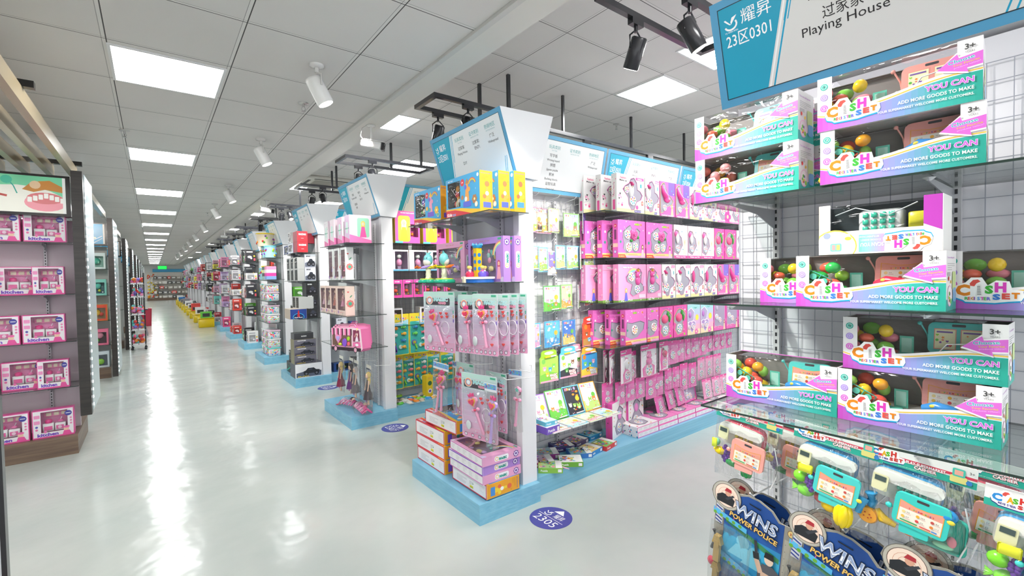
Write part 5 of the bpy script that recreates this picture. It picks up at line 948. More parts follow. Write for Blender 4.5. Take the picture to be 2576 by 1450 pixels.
def magic_box(c0='d8a6dc', c1='b78ad6', pink=False):
    def f():
        W, D, H = 0.42, 0.058, 0.30; r = empty('toy_box'); m = MB(); T = 0.0015; b = ('eaa9d0' if pink else 'b48ad8')
        wx0, wx1, wz0, wz1 = 0.035, 0.335 if not pink else 0.36, 0.03, 0.255
        m.box(-W / 2, 0, 0, W / 2, D, T, 'f2f0f2'); m.box(-W / 2, D - T, T, W / 2, D, H, b); m.box(-W / 2, 0, T, -W / 2 + T, D - T, H, b); m.box(W / 2 - T, 0, T, W / 2, D - T, H, b); m.box(-W / 2 + T, 0, H - T, W / 2 - T, D - T, H, b)
        for a in ((T, T, wx0, H - T), (wx1, T, W - T, H - T), (wx0, T, wx1, wz0), (wx0, wz1, wx1, H - T)): m.box(-W / 2 + a[0], 0, a[1], -W / 2 + a[2], T, a[3], b)
        i = 0.003; m.add([(-W / 2 + i, D - i, i), (W / 2 - i, D - i, i), (W / 2 - i, D - i, H - i), (-W / 2 + i, D - i, H - i)], [(0, 1, 2, 3)], 'a89ab4')
        p = pen(m, W, D, H); p.clip = (0, 0, W, H); p.frame(wx0 - 0.003, wz0 - 0.003, wx1 + 0.003, wz1 + 0.003, 0.0025, '8a5ab0' if not pink else 'b07a6a'); p.text('MAGIC GIRL SET', W / 2, H - 0.026, 0.009, 'c88a4a', 'c', w=0.12); p.rect(W - 0.06, H - 0.022, W - 0.02, H - 0.008, '4aae8c')
        for j, c in enumerate(('e88a8a', 'f2c27a', 'f2ea9a', 'a0dab0', 'a0b4ea')): p.curve([(W - 0.02 + (0.10 - 0.006 * j) * math.cos(R(a)), 0.17 + (0.10 - 0.006 * j) * math.sin(R(a))) for a in range(95, 176, 16)], 0.006, c)
        if not pink: doll_print(p, wx1 + 0.035, 0.02, 0.13, 'd0507a', 'f4b0c4')
        p.disc(W - 0.01, 0.01, 0.025, 'e2d4f2', 12); p.disc(0.01, 0.0, 0.03, 'f0dcee', 12); confetti(p, 0.01, 0.01, W - 0.01, 0.028, 8, ['fff', 'f4d0e8'], 0.004, 3, 'ds')
        for s_ in ('right', 'left'):
            q = pen(m, W, D, H, s_); q.disc(D / 2, H - 0.04, 0.020, '6a4a9a', 10); q.disc(D / 2, H - 0.04, 0.016, 'e8daf4', 10); q.disc(D / 2, H - 0.04, 0.008, '6a4a9a', 8)
            for j in range(8): q.disc(D / 2 + 0.02 * math.cos(j * PI / 4), H - 0.04 + 0.02 * math.sin(j * PI / 4), 0.0035, '6a4a9a', 6)
            q.rrect(0.012, 0.09, D - 0.012, 0.20, 0.012, 'f6f2f8'); q.text('MAGIC', D / 2 + 0.012, 0.125, 0.016, '2fae9c', 'l', w=0.06, bold=0.05, rot=PI / 2, edge='3a2a4a', ew=0.04); q.disc(D / 2, 0.108, 0.013, 'f0c24a', 10); q.disc(D / 2, 0.108, 0.009, 'f6f2f8', 10)
            q.disc(0.01, 0.01, 0.022, 'd8c8f0', 10) if False else None
        u = Pen(m, (-W / 2, D, 0), (1, 0, 0), (0, -1, 0), (0, 0, -1)); u.rect(0, 0, W, D, 'd070b8' if pink else '7a4ac0'); u.rect(0.006, 0.006, W - 0.006, D - 0.006, 'f0eef0')
        for j in range(5): lines(u, 0.02 + 0.078 * j, D - 0.015, 0.05, 5, 0.007, 'a4a4aa', 0.0012, j)
        m.build('carton', r); m = MB(); wand(m, Matrix.Translation((-0.06, 0.028, 0.06)) @ Matrix.Rotation(R(-38), 4, 'Y'), 'f0b2d0', 0.24, 'f08ab4'); m.build('toy_wand', r)
        m = MB(); g = random.Random(5 + pink)
        for n in range(9): m.ball((-W / 2 + g.uniform(wx0 + .03, wx1 - .03), 0.03, g.uniform(wz0 + .03, wz1 - .03)), (g.uniform(.009, .02), .01, g.uniform(.009, .024)), g.choice(['8ed8cc', 'f2a8c8', 'f2e6a0', 'd8b0e8', 'f06a9a', 'b0e4d8']), 'gloss', 9, 5)
        m.prism([(x, z) for x, z in heart_pts(0.06, 0.20, 0.028)], (0, 0.03, 0), (1, 0, 0), (0, 0, 1), (0, -1, 0), 0.01, '7ad0c8' if not pink else 'f2c2dc', 'gloss'); m.ball((0.03, 0.03, 0.09), (0.03, 0.012, 0.02), 'f2eaa8', 'gloss', 12, 6); m.build('dress_up_pieces', r)
        m = MB(); m.add([(-W / 2 + wx0, 0.0006, wz0), (-W / 2 + wx1, 0.0006, wz0), (-W / 2 + wx1, 0.0006, wz1), (-W / 2 + wx0, 0.0006, wz1)], [(0, 1, 2, 3)], 'fff', 'film'); m.build('window_film', r); return r
    return f
def wand(m, T, c, L=0.24, gem='e8486a', moon=False):
    old = m.T; m.T = T
    m.lathe((0, 0, 0), [(0.010, 0), (0.012, 0.012), (0.009, 0.02), (0.0085, L * 0.45), (0.0105, L * 0.48), (0.0085, L * 0.52), (0.011, L * 0.56)], c, 'gloss', 10)
    for sg in (-1, 1): m.ball((sg * 0.018, 0, L * 0.60), (0.016, 0.008, 0.012), c, 'gloss', 8, 5)
    m.ball((0, -0.006, L * 0.60), (0.008, 0.008, 0.008), gem, 'gloss', 8, 5)
    if moon:
        m.tube([(0.022 * math.sin(R(a)), 0, L * 0.78 - 0.024 * math.cos(R(a))) for a in range(20, 320, 40)], [0.003, 0.006, 0.009, 0.011, 0.010, 0.008, 0.005, 0.002], c, 'gloss', 8)
        m.prism([(0.016 * (1 if k % 2 == 0 else 0.45) * math.sin(PI * k / 5), L * 0.82 + 0.016 * (1 if k % 2 == 0 else 0.45) * math.cos(PI * k / 5)) for k in range(10)], (-0.004, -0.004, 0), (1, 0, 0), (0, 0, 1), (0, -1, 0), 0.008, '62cdb8', 'gloss')
    else:
        m.prism(heart_pts(0, L * 0.80, 0.040), (0, 0.008, 0), (1, 0, 0), (0, 0, 1), (0, -1, 0), 0.016, c, 'gloss'); m.prism(heart_pts(0, L * 0.80, 0.031), (0, -0.008, 0), (1, 0, 0), (0, 0, 1), (0, -1, 0), 0.002, 'e2b45a', 'gloss'); m.prism(heart_pts(-0.002, L * 0.80, 0.022), (0, -0.010, 0), (1, 0, 0), (0, 0, 1), (0, -1, 0), 0.006, gem, 'gloss')
        m.prism([(-0.018, L * 0.92), (0.018, L * 0.92), (0.021, L * 1.0), (0.010, L * 0.96), (0, L * 1.02), (-0.010, L * 0.96), (-0.021, L * 1.0)], (0, 0.005, 0), (1, 0, 0), (0, 0, 1), (0, -1, 0), 0.01, 'e04a86', 'gloss')
    m.T = old
MBX = Kind(magic_box()); MBP = Kind(magic_box(pink=True)); MG = 'magic girl dress-up boxes'
MBP.put((1.80, 3.085, 1.5075), FACE_X, 'pink magic girl box behind the toy whales on the second shelf', 'toy box', MG)
MBX.put((1.79, 2.60, 1.5075), FACE_X, 'purple magic girl box standing behind the yellow toy tower', 'toy box', MG)
MBX.put((1.862, 2.575, 1.5075), FACE_X, 'purple magic girl box pushed behind another, its spine facing the pillar', 'toy box', MG)
lay(MBP, 1.60, 2.595, ZP + AD + 0.001, 0.058, 0.30, 'pink magic girl box lying on the orange-ended box', MG, -1)
lay(MBX, 1.595, 2.597, ZP + AD + 0.0600, 0.058, 0.30, 'purple magic girl box lying between two pink ones', MG, 0)
lay(MBP, 1.598, 2.590, ZP + AD + 0.1190, 0.058, 0.30, 'pink magic girl box lying open side up on the purple one', MG, -2)

# ---- display toys on the second shelf
def whale_toy():
    r = empty('toy_carousel'); m = MB(); m.lathe((0, 0, 0), [(0.075, 0), (0.078, 0.012), (0.068, 0.022)], '27b28c', 'gloss', 20); m.lathe((0, 0, 0.022), [(0.062, 0), (0.060, 0.008)], 'c8dc4a', 'gloss', 20); m.build('base', r)
    m = MB(); m.lathe((0, 0, 0.03), [(0.024, 0), (0.018, 0.015), (0.022, 0.03), (0.017, 0.045), (0.020, 0.065), (0.014, 0.08)], 'e9ecd0', 'gloss', 12); m.lathe((0, 0, 0.105), [(0.03, 0), (0.032, 0.006), (0.03, 0.012)], 'd8e04a', 'gloss', 12); m.build('column', r)
    m = MB(); m.ball((0, 0, 0.165), (0.034, 0.036, 0.044), '7ccfd2', 'gloss', 16, 10); m.ball((-0.010, -0.0, 0.150), (0.028, 0.032, 0.030), 'f1ece0', 'gloss', 14, 8); m.tube([(0, 0, 0.2), (0.004, 0.012, 0.215), (0.004, 0.03, 0.222)], [0.012, 0.007, 0.002], '7ccfd2'); m.tube([(0, 0, 0.2), (0.004, -0.012, 0.215), (0.004, -0.03, 0.222)], [0.012, 0.007, 0.002], '7ccfd2'); m.ball((-0.029, -0.012, 0.178), 0.004, '20242c', 'gloss', 8, 5); m.ball((-0.029, 0.012, 0.178), 0.004, '20242c', 'gloss', 8, 5); m.build('whale', r)
    for k, c in enumerate(('f2c81e', 'f0762a', 'b59ae0', '7fd43a')):
        a = PI / 2 * k + 0.5; x, y = 0.078 * math.cos(a), 0.078 * math.sin(a); m = MB(); m.tube([(0.02 * math.cos(a), 0.02 * math.sin(a), 0.112), (x, y, 0.112)], 0.004, c); t = (-math.sin(a), math.cos(a))
        m.tube([(x - t[0] * 0.03, y - t[1] * 0.03, 0.108), (x, y, 0.112), (x + t[0] * 0.034, y + t[1] * 0.034, 0.122)], [0.006, 0.012, 0.004], c, 'gloss', 8); m.tube([(x * 0.75, y * 0.75, 0.112), (x * 1.3, y * 1.3, 0.112)], 0.006, c); m.build('flyer', r)
    return r
WH = Kind(whale_toy)
WH.put((1.60, 3.06, 1.5075), R(20), 'green-based toy whale carousel beside the shelf end, whale facing out', 'toy', 'whale carousels'); WH.put((1.62, 2.86, 1.5075), R(150), 'green-based toy whale carousel next to the yellow tower', 'toy', 'whale carousels')
def tower():
    r = empty('toy_tower'); m = MB(); m.lathe((0, 0, 0), [(0.10, 0), (0.10, 0.022)], '2b6fc8', 'gloss', 24, sx=1.25); m.lathe((0, 0, 0.022), [(0.104, 0), (0.104, 0.012), (0.096, 0.014)], 'f1ece0', 'gloss', 24, sx=1.25); m.prism([(-0.012, 0.0), (0.012, 0.0), (0.010, 0.04), (-0.010, 0.04)], (-0.12, -0.03, 0), (0, 1, 0), (0, 0, 1), (-1, 0, 0), 0.014, 'e8dcc0'); m.build('base', r)
    m = MB(); m.box(-0.02, -0.02, 0.036, 0.02, 0.02, 0.225, 'f2c51c', 'gloss')
    for z in (0.09, 0.135, 0.18):
        for s_ in (-1, 1): m.lathe((0.0205 * s_, 0, z), [(0.013, 0), (0.013, 0.0016)], '2b7fd0', 'gloss', 14, (s_, 0, 0), sy=1); m.lathe((0, 0.0205 * s_, z), [(0.013, 0), (0.013, 0.0016)], '2b7fd0', 'gloss', 14, (0, s_, 0))
    m.build('shaft', r); m = MB(); m.lathe((0, 0, 0.225), [(0.024, 0), (0.032, 0.006), (0.034, 0.02)], '2f9fd8', 'gloss', 14); [m.lathe((0.032 * math.cos(k * 0.785), 0.032 * math.sin(k * 0.785), 0.243), [(0.007, 0), (0.001, 0.016)], '2f9fd8', 'gloss', 6) for k in range(8)]; m.build('crown', r)
    for k, (a, c) in enumerate(((0.2, '7c4ab8'), (1.8, '3fbcd4'), (3.2, 'd8345a'), (4.6, '6a58c8'))):
        x, y = 0.065 * math.cos(a), 0.065 * math.sin(a); m = MB(); m.lathe((x, y, 0.037), [(0.026, 0), (0.030, 0.02), (0.02, 0.035)], c, 'gloss', 12); m.build('seat', r)
        m = MB(); m.ball((x, y, 0.092), 0.0135, 'f0c8a8', 'gloss', 10, 7); m.ball((x * 1.05, y * 1.05 , 0.098), (0.0155, 0.0155, 0.012), 'f2da6a', 'gloss', 10, 6); m.lathe((x, y, 0.062), [(0.012, 0), (0.008, 0.02)], ('f4f4f4', 'e86aa0')[k % 2], 'gloss', 8); m.build('rider', r)
    return r
Kind(tower).put((1.70, 2.555, 1.5075), 0, 'yellow toy tower with blue crown and little riders on the second shelf', 'toy')

# ---- wand sets on blister cards
def wand_card(small=False):
    def f():
        W, H = (0.27, 0.42) if not small else (0.20, 0.38); r = empty('toy_card'); m = MB()
        out = rr_pts(-W / 2, -H, W / 2, 0, 0.012); m.prism(out, (0, 0.002, 0), (1, 0, 0), (0, 0, 1), (0, -1, 0), 0.0015, 'e3d8e8', 'print', 'e6dfe6')
        p = Pen(m, (-W / 2, 0.0005, -H), (1, 0, 0), (0, 0, 1), (0, -1, 0)); st = [(0, 'f2a2c8'), (0.25, 'e8c0dc'), (0.6, 'cfc4da'), (0.85, 'b8d4d0'), (1, 'bfe4d8')]
        for i in range(12): p.rect(0.002, H * i / 12 + 0.002, W - 0.002, H * (i + 1) / 12 - (0.002 if i == 11 else 0), ramp(st, (i + .5) / 12)); p.l -= p.st
        p.l += p.st; p.rrect(0.02, H - 0.095, W - 0.04, H - 0.045, 0.01, '4a464e'); p.disc(0.055, H - 0.062, 0.030, 'f4f2f2', 14); p.ring(0.055, H - 0.062, 0.027, 0.004, 'e8a04a'); p.ring(0.055, H - 0.062, 0.022, 0.004, 'e0507a'); p.ring(0.055, H - 0.062, 0.017, 0.003, '4ab0c0')
        p.text('MAGIC', 0.092, H - 0.068, 0.026, '9ad8d8', 'l', w=W * 0.45, bold=0.05, edge='f4f4f4', ew=0.04); p.text('WAND', 0.13, H - 0.088, 0.016, 'e86a9a', 'l', w=W * 0.25, bold=0.05, edge='f4f4f4', ew=0.04); p.rect(W - 0.05, H - 0.02, W - 0.012, H - 0.008, '4aae8c')
        for i in range(5): p.disc(0.03 + (W - 0.06) * i / 4, 0.02, 0.012, '4a4650', 10); p.disc(0.03 + (W - 0.06) * i / 4, 0.02, 0.0095, 'e8dcea', 10)
        for i, c in enumerate(('7a5ac0', 'd8a04a', '4ab49a')): p.rrect(W - 0.016, H * 0.5 + 0.03 * i, W - 0.008, H * 0.5 + 0.022 + 0.03 * i, 0.003, c)
        confetti(p, 0.01, 0.03, W - 0.01, 0.12, 14, ['fff', 'f47ab4', 'f8c8e0'], 0.006, 4, 'sr'); m.build('card', r)
        m = MB(); wand(m, Matrix.Translation((0.045 if not small else 0.02, -0.016, -H + 0.05)) @ Matrix.Rotation(R(-22 if not small else -8), 4, 'Y'), 'f3abca', 0.26, 'e8486a'); m.build('toy_wand', r)
        m = MB()
        for x, z in ((0.02, 0.27), (0.07, 0.27), (0.03, 0.245), (0.075, 0.248), (0.07, 0.07)): m.prism(heart_pts(x if not small else x * 0.8, z - H, 0.011), (0, -0.004, 0), (1, 0, 0), (0, 0, 1), (0, -1, 0), 0.006, 'e8504e', 'gloss')
        m.tube([(0.06 + 0.032 * math.cos(R(a)), -0.008, 0.17 - H + 0.045 * math.sin(R(a))) for a in range(0, 361, 30)], 0.003, 'efe6ee', 'gloss', 5); m.ball((-0.075, -0.01, 0.085 - H), (0.02, 0.006, 0.03), 'dfe8e8', 'gloss', 10, 6); m.build('dress_up_pieces', r)
        m = MB(); vs = []; n = 6; q = 8
        for j in range(q + 1):
            for i in range(n + 1): s_, t_ = i / n * 2 - 1, j / q; e = (max(0, 1 - s_ ** 4) * max(0, 1 - (2 * t_ - 1) ** 4)) ** 0.5; vs.append((s_ * (W / 2 - 0.008), -0.001 - 0.040 * e, -H + 0.03 + (H - 0.13) * t_))
        m.add(vs, [(j * (n + 1) + i, j * (n + 1) + i + 1, (j + 1) * (n + 1) + i + 1, (j + 1) * (n + 1) + i) for j in range(q) for i in range(n)], 'fff', 'film', True); m.build('blister', r); return r
    return f
WC = Kind(wand_card()); WS_ = Kind(wand_card(True)); WG = 'magic wand sets on blister cards'
def wc(k, x, y, z, a, label): k.put((x, y, z), (0, 0, FACE_X + R(a)), label, 'toy card', WG)
WC.put((1.57, 2.86, 1.445), (0, 0, FACE_X + R(14)), 'pink magic wand card at the far end of the upper hooks, frontmost', 'toy card', WG, (1.16, 1, 1.0))
wc(WC, 1.65, 2.81, 1.445, 12, 'magic wand card second on the far upper hook'); wc(WC, 1.715, 2.78, 1.445, 12, 'magic wand card third on the far upper hook')
wc(WS_, 1.60, 2.515, 1.43, 14, 'narrow magic wand card with purple bear wand tilted on the middle upper hook')
for i in range(4): wc(WC if i == 0 else WS_, 1.60 + 0.072 * i, 2.32 - 0.0 * i, 1.435, 22 - 2 * i, ('pink magic wand card by the pillar, frontmost of its hook', 'magic wand card second from the front on the pillar-side hook', 'magic wand card third from the front on the pillar-side hook', 'magic wand card deepest on the pillar-side hook')[i]) if i else WS_.put((1.60, 2.335, 1.44), (0, 0, FACE_X + R(16)), 'pink magic wand card by the pillar, frontmost of its hook', 'toy card', WG)
wc(WS_, 1.70, 2.74, 0.945, 6, 'narrow magic wand card on the lower hook beside the bagged heart wands')
wc(WC, 1.60, 2.42, 0.93, 12, 'magic wand card hanging low over the lying magic boxes')
wc(WS_, 1.72, 2.40, 0.93, 6, 'magic wand card behind the low front card, edge on')
def wand_bag(moon=False, two=False, c='f3abca'):
    def f():
        r = empty('toy_bag'); W = 0.10 if not two else 0.17; L = 0.34; m = MB(); m.box(-W / 2, -0.001, -0.05, W / 2, 0.001, 0, 'e6e8ee'); p = Pen(m, (-W / 2, -0.001, -0.05), (1, 0, 0), (0, 0, 1), (0, -1, 0)); p.rect(0, 0.015, W, 0.045, '6aa8d8'); confetti(p, 0.005, 0.018, W - 0.005, 0.042, 14, FRUIT, 0.004, 8, 'ds'); m.build('header_card', r)
        for k in range(2 if two else 1): m = MB(); wand(m, Matrix.Translation((0.0 if not two else -0.03 + 0.055 * k, -0.008, -L - 0.02 + 0.02 * k)) @ Matrix.Rotation(R(6 if not two else 8 - 8 * k), 4, 'Y'), c, 0.29, 'e2557a', moon); m.build('toy_wand', r)
        m = MB(); pillow(m, W, L + 0.01, 0.06, -0.045, 'bag', 5, 5); m.build('clear_bag', r); return r
    return f
WB2 = Kind(wand_bag(two=True)); WB1 = Kind(wand_bag(moon=True)); WBV = Kind(wand_bag(c='c3a2e4'))
WB2.put((1.60, 2.90, 0.935), (0, R(4), FACE_X + R(10)), 'clear bag with two pink heart wands hanging over the red-edged boxes', 'toy bag', 'bagged toy wands')
WBV.put((1.70, 2.85, 0.94), (0, 0, FACE_X + R(6)), 'bagged lilac wand behind the two pink heart wands', 'toy bag', 'bagged toy wands')
WBV.put((1.585, 2.27, 0.90), (0, 0, FACE_X + R(10)), 'bagged lilac wand in front of the low wand card', 'toy bag', 'bagged toy wands')
WB1.put((1.80, 2.30, 0.95), (0, 0, FACE_X + R(16)), 'bagged pink moon wand hanging alone next to the pillar', 'toy bag', 'bagged toy wands')
for y, z, L, t in ((2.27, 0.90, 0.25, 'lilac wand'), (2.84, 1.42, 0.25, 'far upper wand cards'), (2.52, 1.41, 0.25, 'narrow bear wand card'), (2.34, 1.415, 0.25, 'pillar-side wand cards'), (2.90, 0.915, 0.25, 'bagged heart wands'), (2.74, 0.92, 0.18, 'narrow lower wand card'), (2.42, 0.905, 0.25, 'low wand cards'), (2.30, 0.93, 0.10, 'moon wand')): hk(L, (1.936, y, z), FACE_X, 'white wire hook holding the ' + t)
# ================================================================ first run, cross-aisle side: colouring books, puzzles, make-up boxes
def animal(p, x, y, r, c, ear='round'):
    for s_ in (-1, 1): p.disc(x + s_ * r * 0.7, y + r * 0.8, r * 0.38, c, 8, r * (0.38 if ear == 'round' else 0.8))
    p.disc(x, y, r, c, 12); p.disc(x, y - r * 0.3, r * 0.45, 'fff6e6', 9); [p.disc(x + s_ * r * 0.35, y + r * 0.15, r * 0.12, '2a2020', 6) for s_ in (-1, 1)]; p.disc(x, y - r * 0.15, r * 0.12, '50302a', 6)
def book_art(p, W, H, bc, sky, grd, seed, title='Magic Book', dark=False):
    g = random.Random(seed); p.clip = (0, 0, W, H); p.rect(0, 0, W, H, bc); a = 0.008; p.rect(a, a, W - a, H - a, sky); p.poly([(a, a), (W - a, a), (W - a, H * 0.30), (W * 0.7, H * 0.36), (W * 0.4, H * 0.30), (a, H * 0.38)], grd)
    for i in range(3): p.disc(W * g.uniform(.15, .85), H * g.uniform(.62, .78), W * 0.08, 'ffffff' if not dark else 'e8902a', 9, W * 0.05)
    for i, ch in enumerate(title.split()[0]): p.text(ch, W * (0.14 + 0.13 * i), H * 0.85, H * 0.085, ['e8508a', 'f29a2a', '4ab84a', '3a9ad8', '9a5ad0'][i % 5], 'l', bold=0.04, edge='fff', ew=0.04)
    p.text(' '.join(title.split()[1:]) or 'BOOK', W * 0.62, H * 0.785, H * 0.04, 'e05a7a', 'c', bold=0.02)
    p.poly([(W * 0.72, H * 0.3), (W * 0.76, H * 0.3), (W * 0.76, H * 0.5), (W * 0.72, H * 0.5)], '8a5a34'); p.disc(W * 0.74, H * 0.54, W * 0.12, ('6cbf4a', 'f0c030')[seed % 2], 9)
    for i in range(3): animal(p, W * (0.24 + 0.24 * i), H * g.uniform(0.24, 0.42), W * g.uniform(0.075, 0.11), g.choice(['f08a3a', 'f4f0e8', 'f2c23a', '9ad05a', 'f29ab4', '8ac4e8', 'b98a5a']), g.choice(['round', 'long']))
    confetti(p, W * .1, H * .06, W * .9, H * .26, 9, ['e8503a', 'f2d23a', 'fff', 'f29ab4', '4ab0e0'], W * 0.03, seed)
def spiral(m, W, H, y0, side=-1, c='3a3a40'):
    n = int(H / 0.011)
    for i in range(n): z = H * (i + 0.7) / n; m.tube([(side * (W / 2 - 0.004), y0 - 0.002, z), (side * (W / 2 + 0.003), y0 - 0.0015, z + 0.001), (side * (W / 2 + 0.003), y0 + 0.009, z), (side * (W / 2 - 0.004), y0 + 0.0085, z - 0.001)], 0.0009, c, 'gloss', 4, False)
def book(bc, sky, grd, seed, title='Magic Book', W=0.145, H=0.185, wire='3a4a58', pen_c='f2c23a', hang=True, dark=False, bag=True):
    def f():
        r = empty('colouring_book'); z0 = -H - 0.025 if hang else 0
        m = MB(); m.T = Matrix.Translation((0, 0, z0)); m.box(-W / 2, 0, 0, W / 2, 0.007, H, 'f4f2ee', faces={'f': bc, 'k': bc}); p = Pen(m, (-W / 2, 0, 0), (1, 0, 0), (0, 0, 1), (0, -1, 0)); book_art(p, W, H, bc, sky, grd, seed, title, dark); m.build('cover', r)
        m = MB(); m.T = Matrix.Translation((0, 0, z0)); spiral(m, W, H, 0, -1, wire); m.build('spiral_binding', r)
        m = MB(); m.tube([(-W * 0.05, -0.006, z0 + 0.012), (W * 0.36, -0.006, z0 + 0.016)], [0.0045, 0.005], 'f6f4f2', 'gloss', 8); m.tube([(W * 0.36, -0.006, z0 + 0.016), (W * 0.5, -0.006, z0 + 0.018)], [0.005, 0.003], pen_c, 'gloss', 8); m.build('water_pen', r)
        if bag and hang: m = MB(); m.add([(-W / 2 - 0.008, -0.012, z0 - 0.006), (W / 2 + 0.008, -0.012, z0 - 0.006), (W / 2 + 0.008, -0.004, 0.0), (-W / 2 - 0.008, -0.004, 0.0)], [(0, 1, 2, 3)], 'fff', 'bag'); m.build('clear_sleeve', r)
        return r
    return f
BG = 'magic water colouring books'
def bk(k, x, y, z, a, label, q=1.042): k.put((x * q, y * q, 1.55 + (z - 1.55) * q), (0, 0, R(a)), label, 'book', BG, q)
K_ = {n: Kind(book(*a)) for n, a in dict(pinkfox=('f29ac0', 'f6e8c8', 'e8b85a', 1), greenb=('9ad86a', 'bfe8f4', 'f2dc8a', 2, 'Magic Book', 0.17, 0.185), pale=('c0e89a', 'eaf4f2', 'f2b4c4', 3, 'ABC Book', 0.14), navy=('4a3aa0', '7a5ac8', '3a3a90', 4, 'Magic Book', 0.09), skyb=('8ad0ee', 'e8f6fa', 'a8dc7a', 5), skyc=('7ac8ea', 'f4f6ea', '9ad05a', 6, 'Magic Book', 0.10), moon=('e4e8f4', '8a7ad8', 'f4f4f8', 7, 'Good Night', 0.085),
      xmas=('6ac4e8', 'f6f2ec', 'c8e08a', 8, 'Magic Book', 0.12), forest=('5ab84a', 'cdeff6', '6abf3a', 9, 'Magic Book', 0.17, 0.195), farm=('8ad86a', 'fbe8b0', 'f2a83a', 10, 'Magic Book', 0.13, 0.19), grey=('a8b8a8', 'c8d4dc', '8aa878', 11, 'Magic Book', 0.06, 0.19), redb=('d83a4a', 'b8a4d8', 'e8762a', 12, 'Magic Book', 0.11, 0.19), aqua=('3aa8e0', '62c4f0', '3a9ad8', 13, 'Magic Book', 0.16, 0.20), ocean=('2a9ad8', '3a7ad0', 'e8c86a', 14, 'Magic Water', 0.15, 0.20), pinkc=('4ac0e0', 'f8c8dc', 'e8a0c8', 15, 'Magic Book', 0.09, 0.19)).items()}
for k, x, z, a, t in (('pinkfox', 2.25, 2.075, 0, 'pink-edged colouring book next to the pillar, top row'), ('pinkfox', 2.335, 2.07, 0, 'pink-edged colouring book behind the pale green one, top row'), ('pale', 2.435, 2.08, 12, 'pale green ABC colouring book in the top row'), ('greenb', 2.625, 2.055, -2, 'bright green-edged colouring book in the top row'), ('navy', 2.775, 2.085, 30, 'narrow violet colouring book turned away at the end of the top row'),
                      ('skyb', 2.225, 1.79, 8, 'sky-blue colouring book half behind the pillar, second row'), ('skyc', 2.32, 1.78, 4, 'narrow sky-blue book with yellow tree, second row'), ('moon', 2.41, 1.755, 0, 'white book with violet moon picture, second row'), ('xmas', 2.50, 1.80, 6, 'blue spiral book with red-capped figure, second row'), ('skyb', 2.635, 1.80, 2, 'pale blue spiral book with yellow pen, second row'), ('skyc', 2.73, 1.80, 40, 'book turned edge-on between two blue ones, second row'), ('xmas', 2.825, 1.79, -4, 'blue spiral book with bent cover at the row end, second row'),
                      ('forest', 2.405, 1.49, -3, 'green spiral book with bears and a fox, third row'), ('farm', 2.56, 1.495, 3, 'light green book with orange picnic picture, third row'), ('grey', 2.70, 1.49, 35, 'grey-green book seen nearly edge-on, third row'), ('redb', 2.815, 1.51, 8, 'red book with orange animals, third row'),
                      ('pinkc', 2.24, 1.215, 6, 'pink and blue book half behind the pillar, fourth row'), ('aqua', 2.40, 1.22, 0, 'turquoise book with singing fish, fourth row'), ('ocean', 2.58, 1.215, 2, 'deep blue ocean book beside the turquoise one, fourth row')): bk(K_[k], x, 2.60, z, a, t)
def carry_book(bc, sky, grd, seed, pen_c, W=0.19, H=0.19):
    def f():
        r = empty('carry_book'); m = MB(); out = [(-W / 2, -H - 0.055), (W / 2, -H - 0.055), (W / 2, -0.058), (W * 0.42, -0.045), (W * 0.40, -0.012), (W * 0.28, 0.0), (-W * 0.28, 0.0), (-W * 0.40, -0.012), (-W * 0.42, -0.045), (-W / 2, -0.058)]
        m.prism(out, (0, 0.006, 0), (1, 0, 0), (0, 0, 1), (0, -1, 0), 0.006, bc, 'gloss'); p = Pen(m, (-W / 2, 0, -H - 0.055), (1, 0, 0), (0, 0, 1), (0, -1, 0)); p.disc(W / 2, H + 0.032, W * 0.25, 'e8eae8', 14, 0.012); p.clip = (0, 0, W, H)
        p.rect(0.006, 0, W, H * 0.98, sky); p.poly([(0.006, 0), (W, 0), (W, H * 0.3), (W * 0.5, H * 0.42), (0.006, H * 0.32)], grd); p.rect(0.006, 0, W, H * 0.07, 'f2a0b8'); p.disc(W * 0.2, H * 0.85, W * 0.10, ('7cc05a', 'e8802a')[seed % 2], 12)
        for i, (x, y) in enumerate(((0.25, 0.55), (0.55, 0.5), (0.4, 0.3), (0.75, 0.62))): animal(p, W * x, H * y, W * 0.085, ['4ab03a', '8a5a3a', 'f2a0c0', '3aa8d8', 'f2c43a', '7cd05a'][(i + seed) % 6])
        p.text('MAGIC', W * 0.72, H * 0.2, H * 0.11, 'f4f0e8', 'c', w=W * 0.4, bold=0.05, edge='3a6ac0' if seed % 2 else 'd83a5a', ew=0.05); p.text('WATER', W * 0.76, H * 0.08, H * 0.11, 'f4f0e8', 'c', w=W * 0.4, bold=0.05, edge='3a6ac0' if seed % 2 else 'd83a5a', ew=0.05); m.build('cover', r)
        m = MB(); m.T = Matrix.Translation((0, 0, -H - 0.055)); spiral(m, W, H, 0, -1, '9aa0a4'); m.build('spiral_binding', r); m = MB(); m.tube([(-W * 0.25, -0.007, -0.052), (W * 0.05, -0.007, -0.050)], [0.006, 0.007], pen_c, 'gloss', 8); m.tube([(W * 0.05, -0.007, -0.050), (W * 0.35, -0.007, -0.048)], [0.0065, 0.005], 'f6f4f2', 'gloss', 8); m.build('water_pen', r); return r
    return f
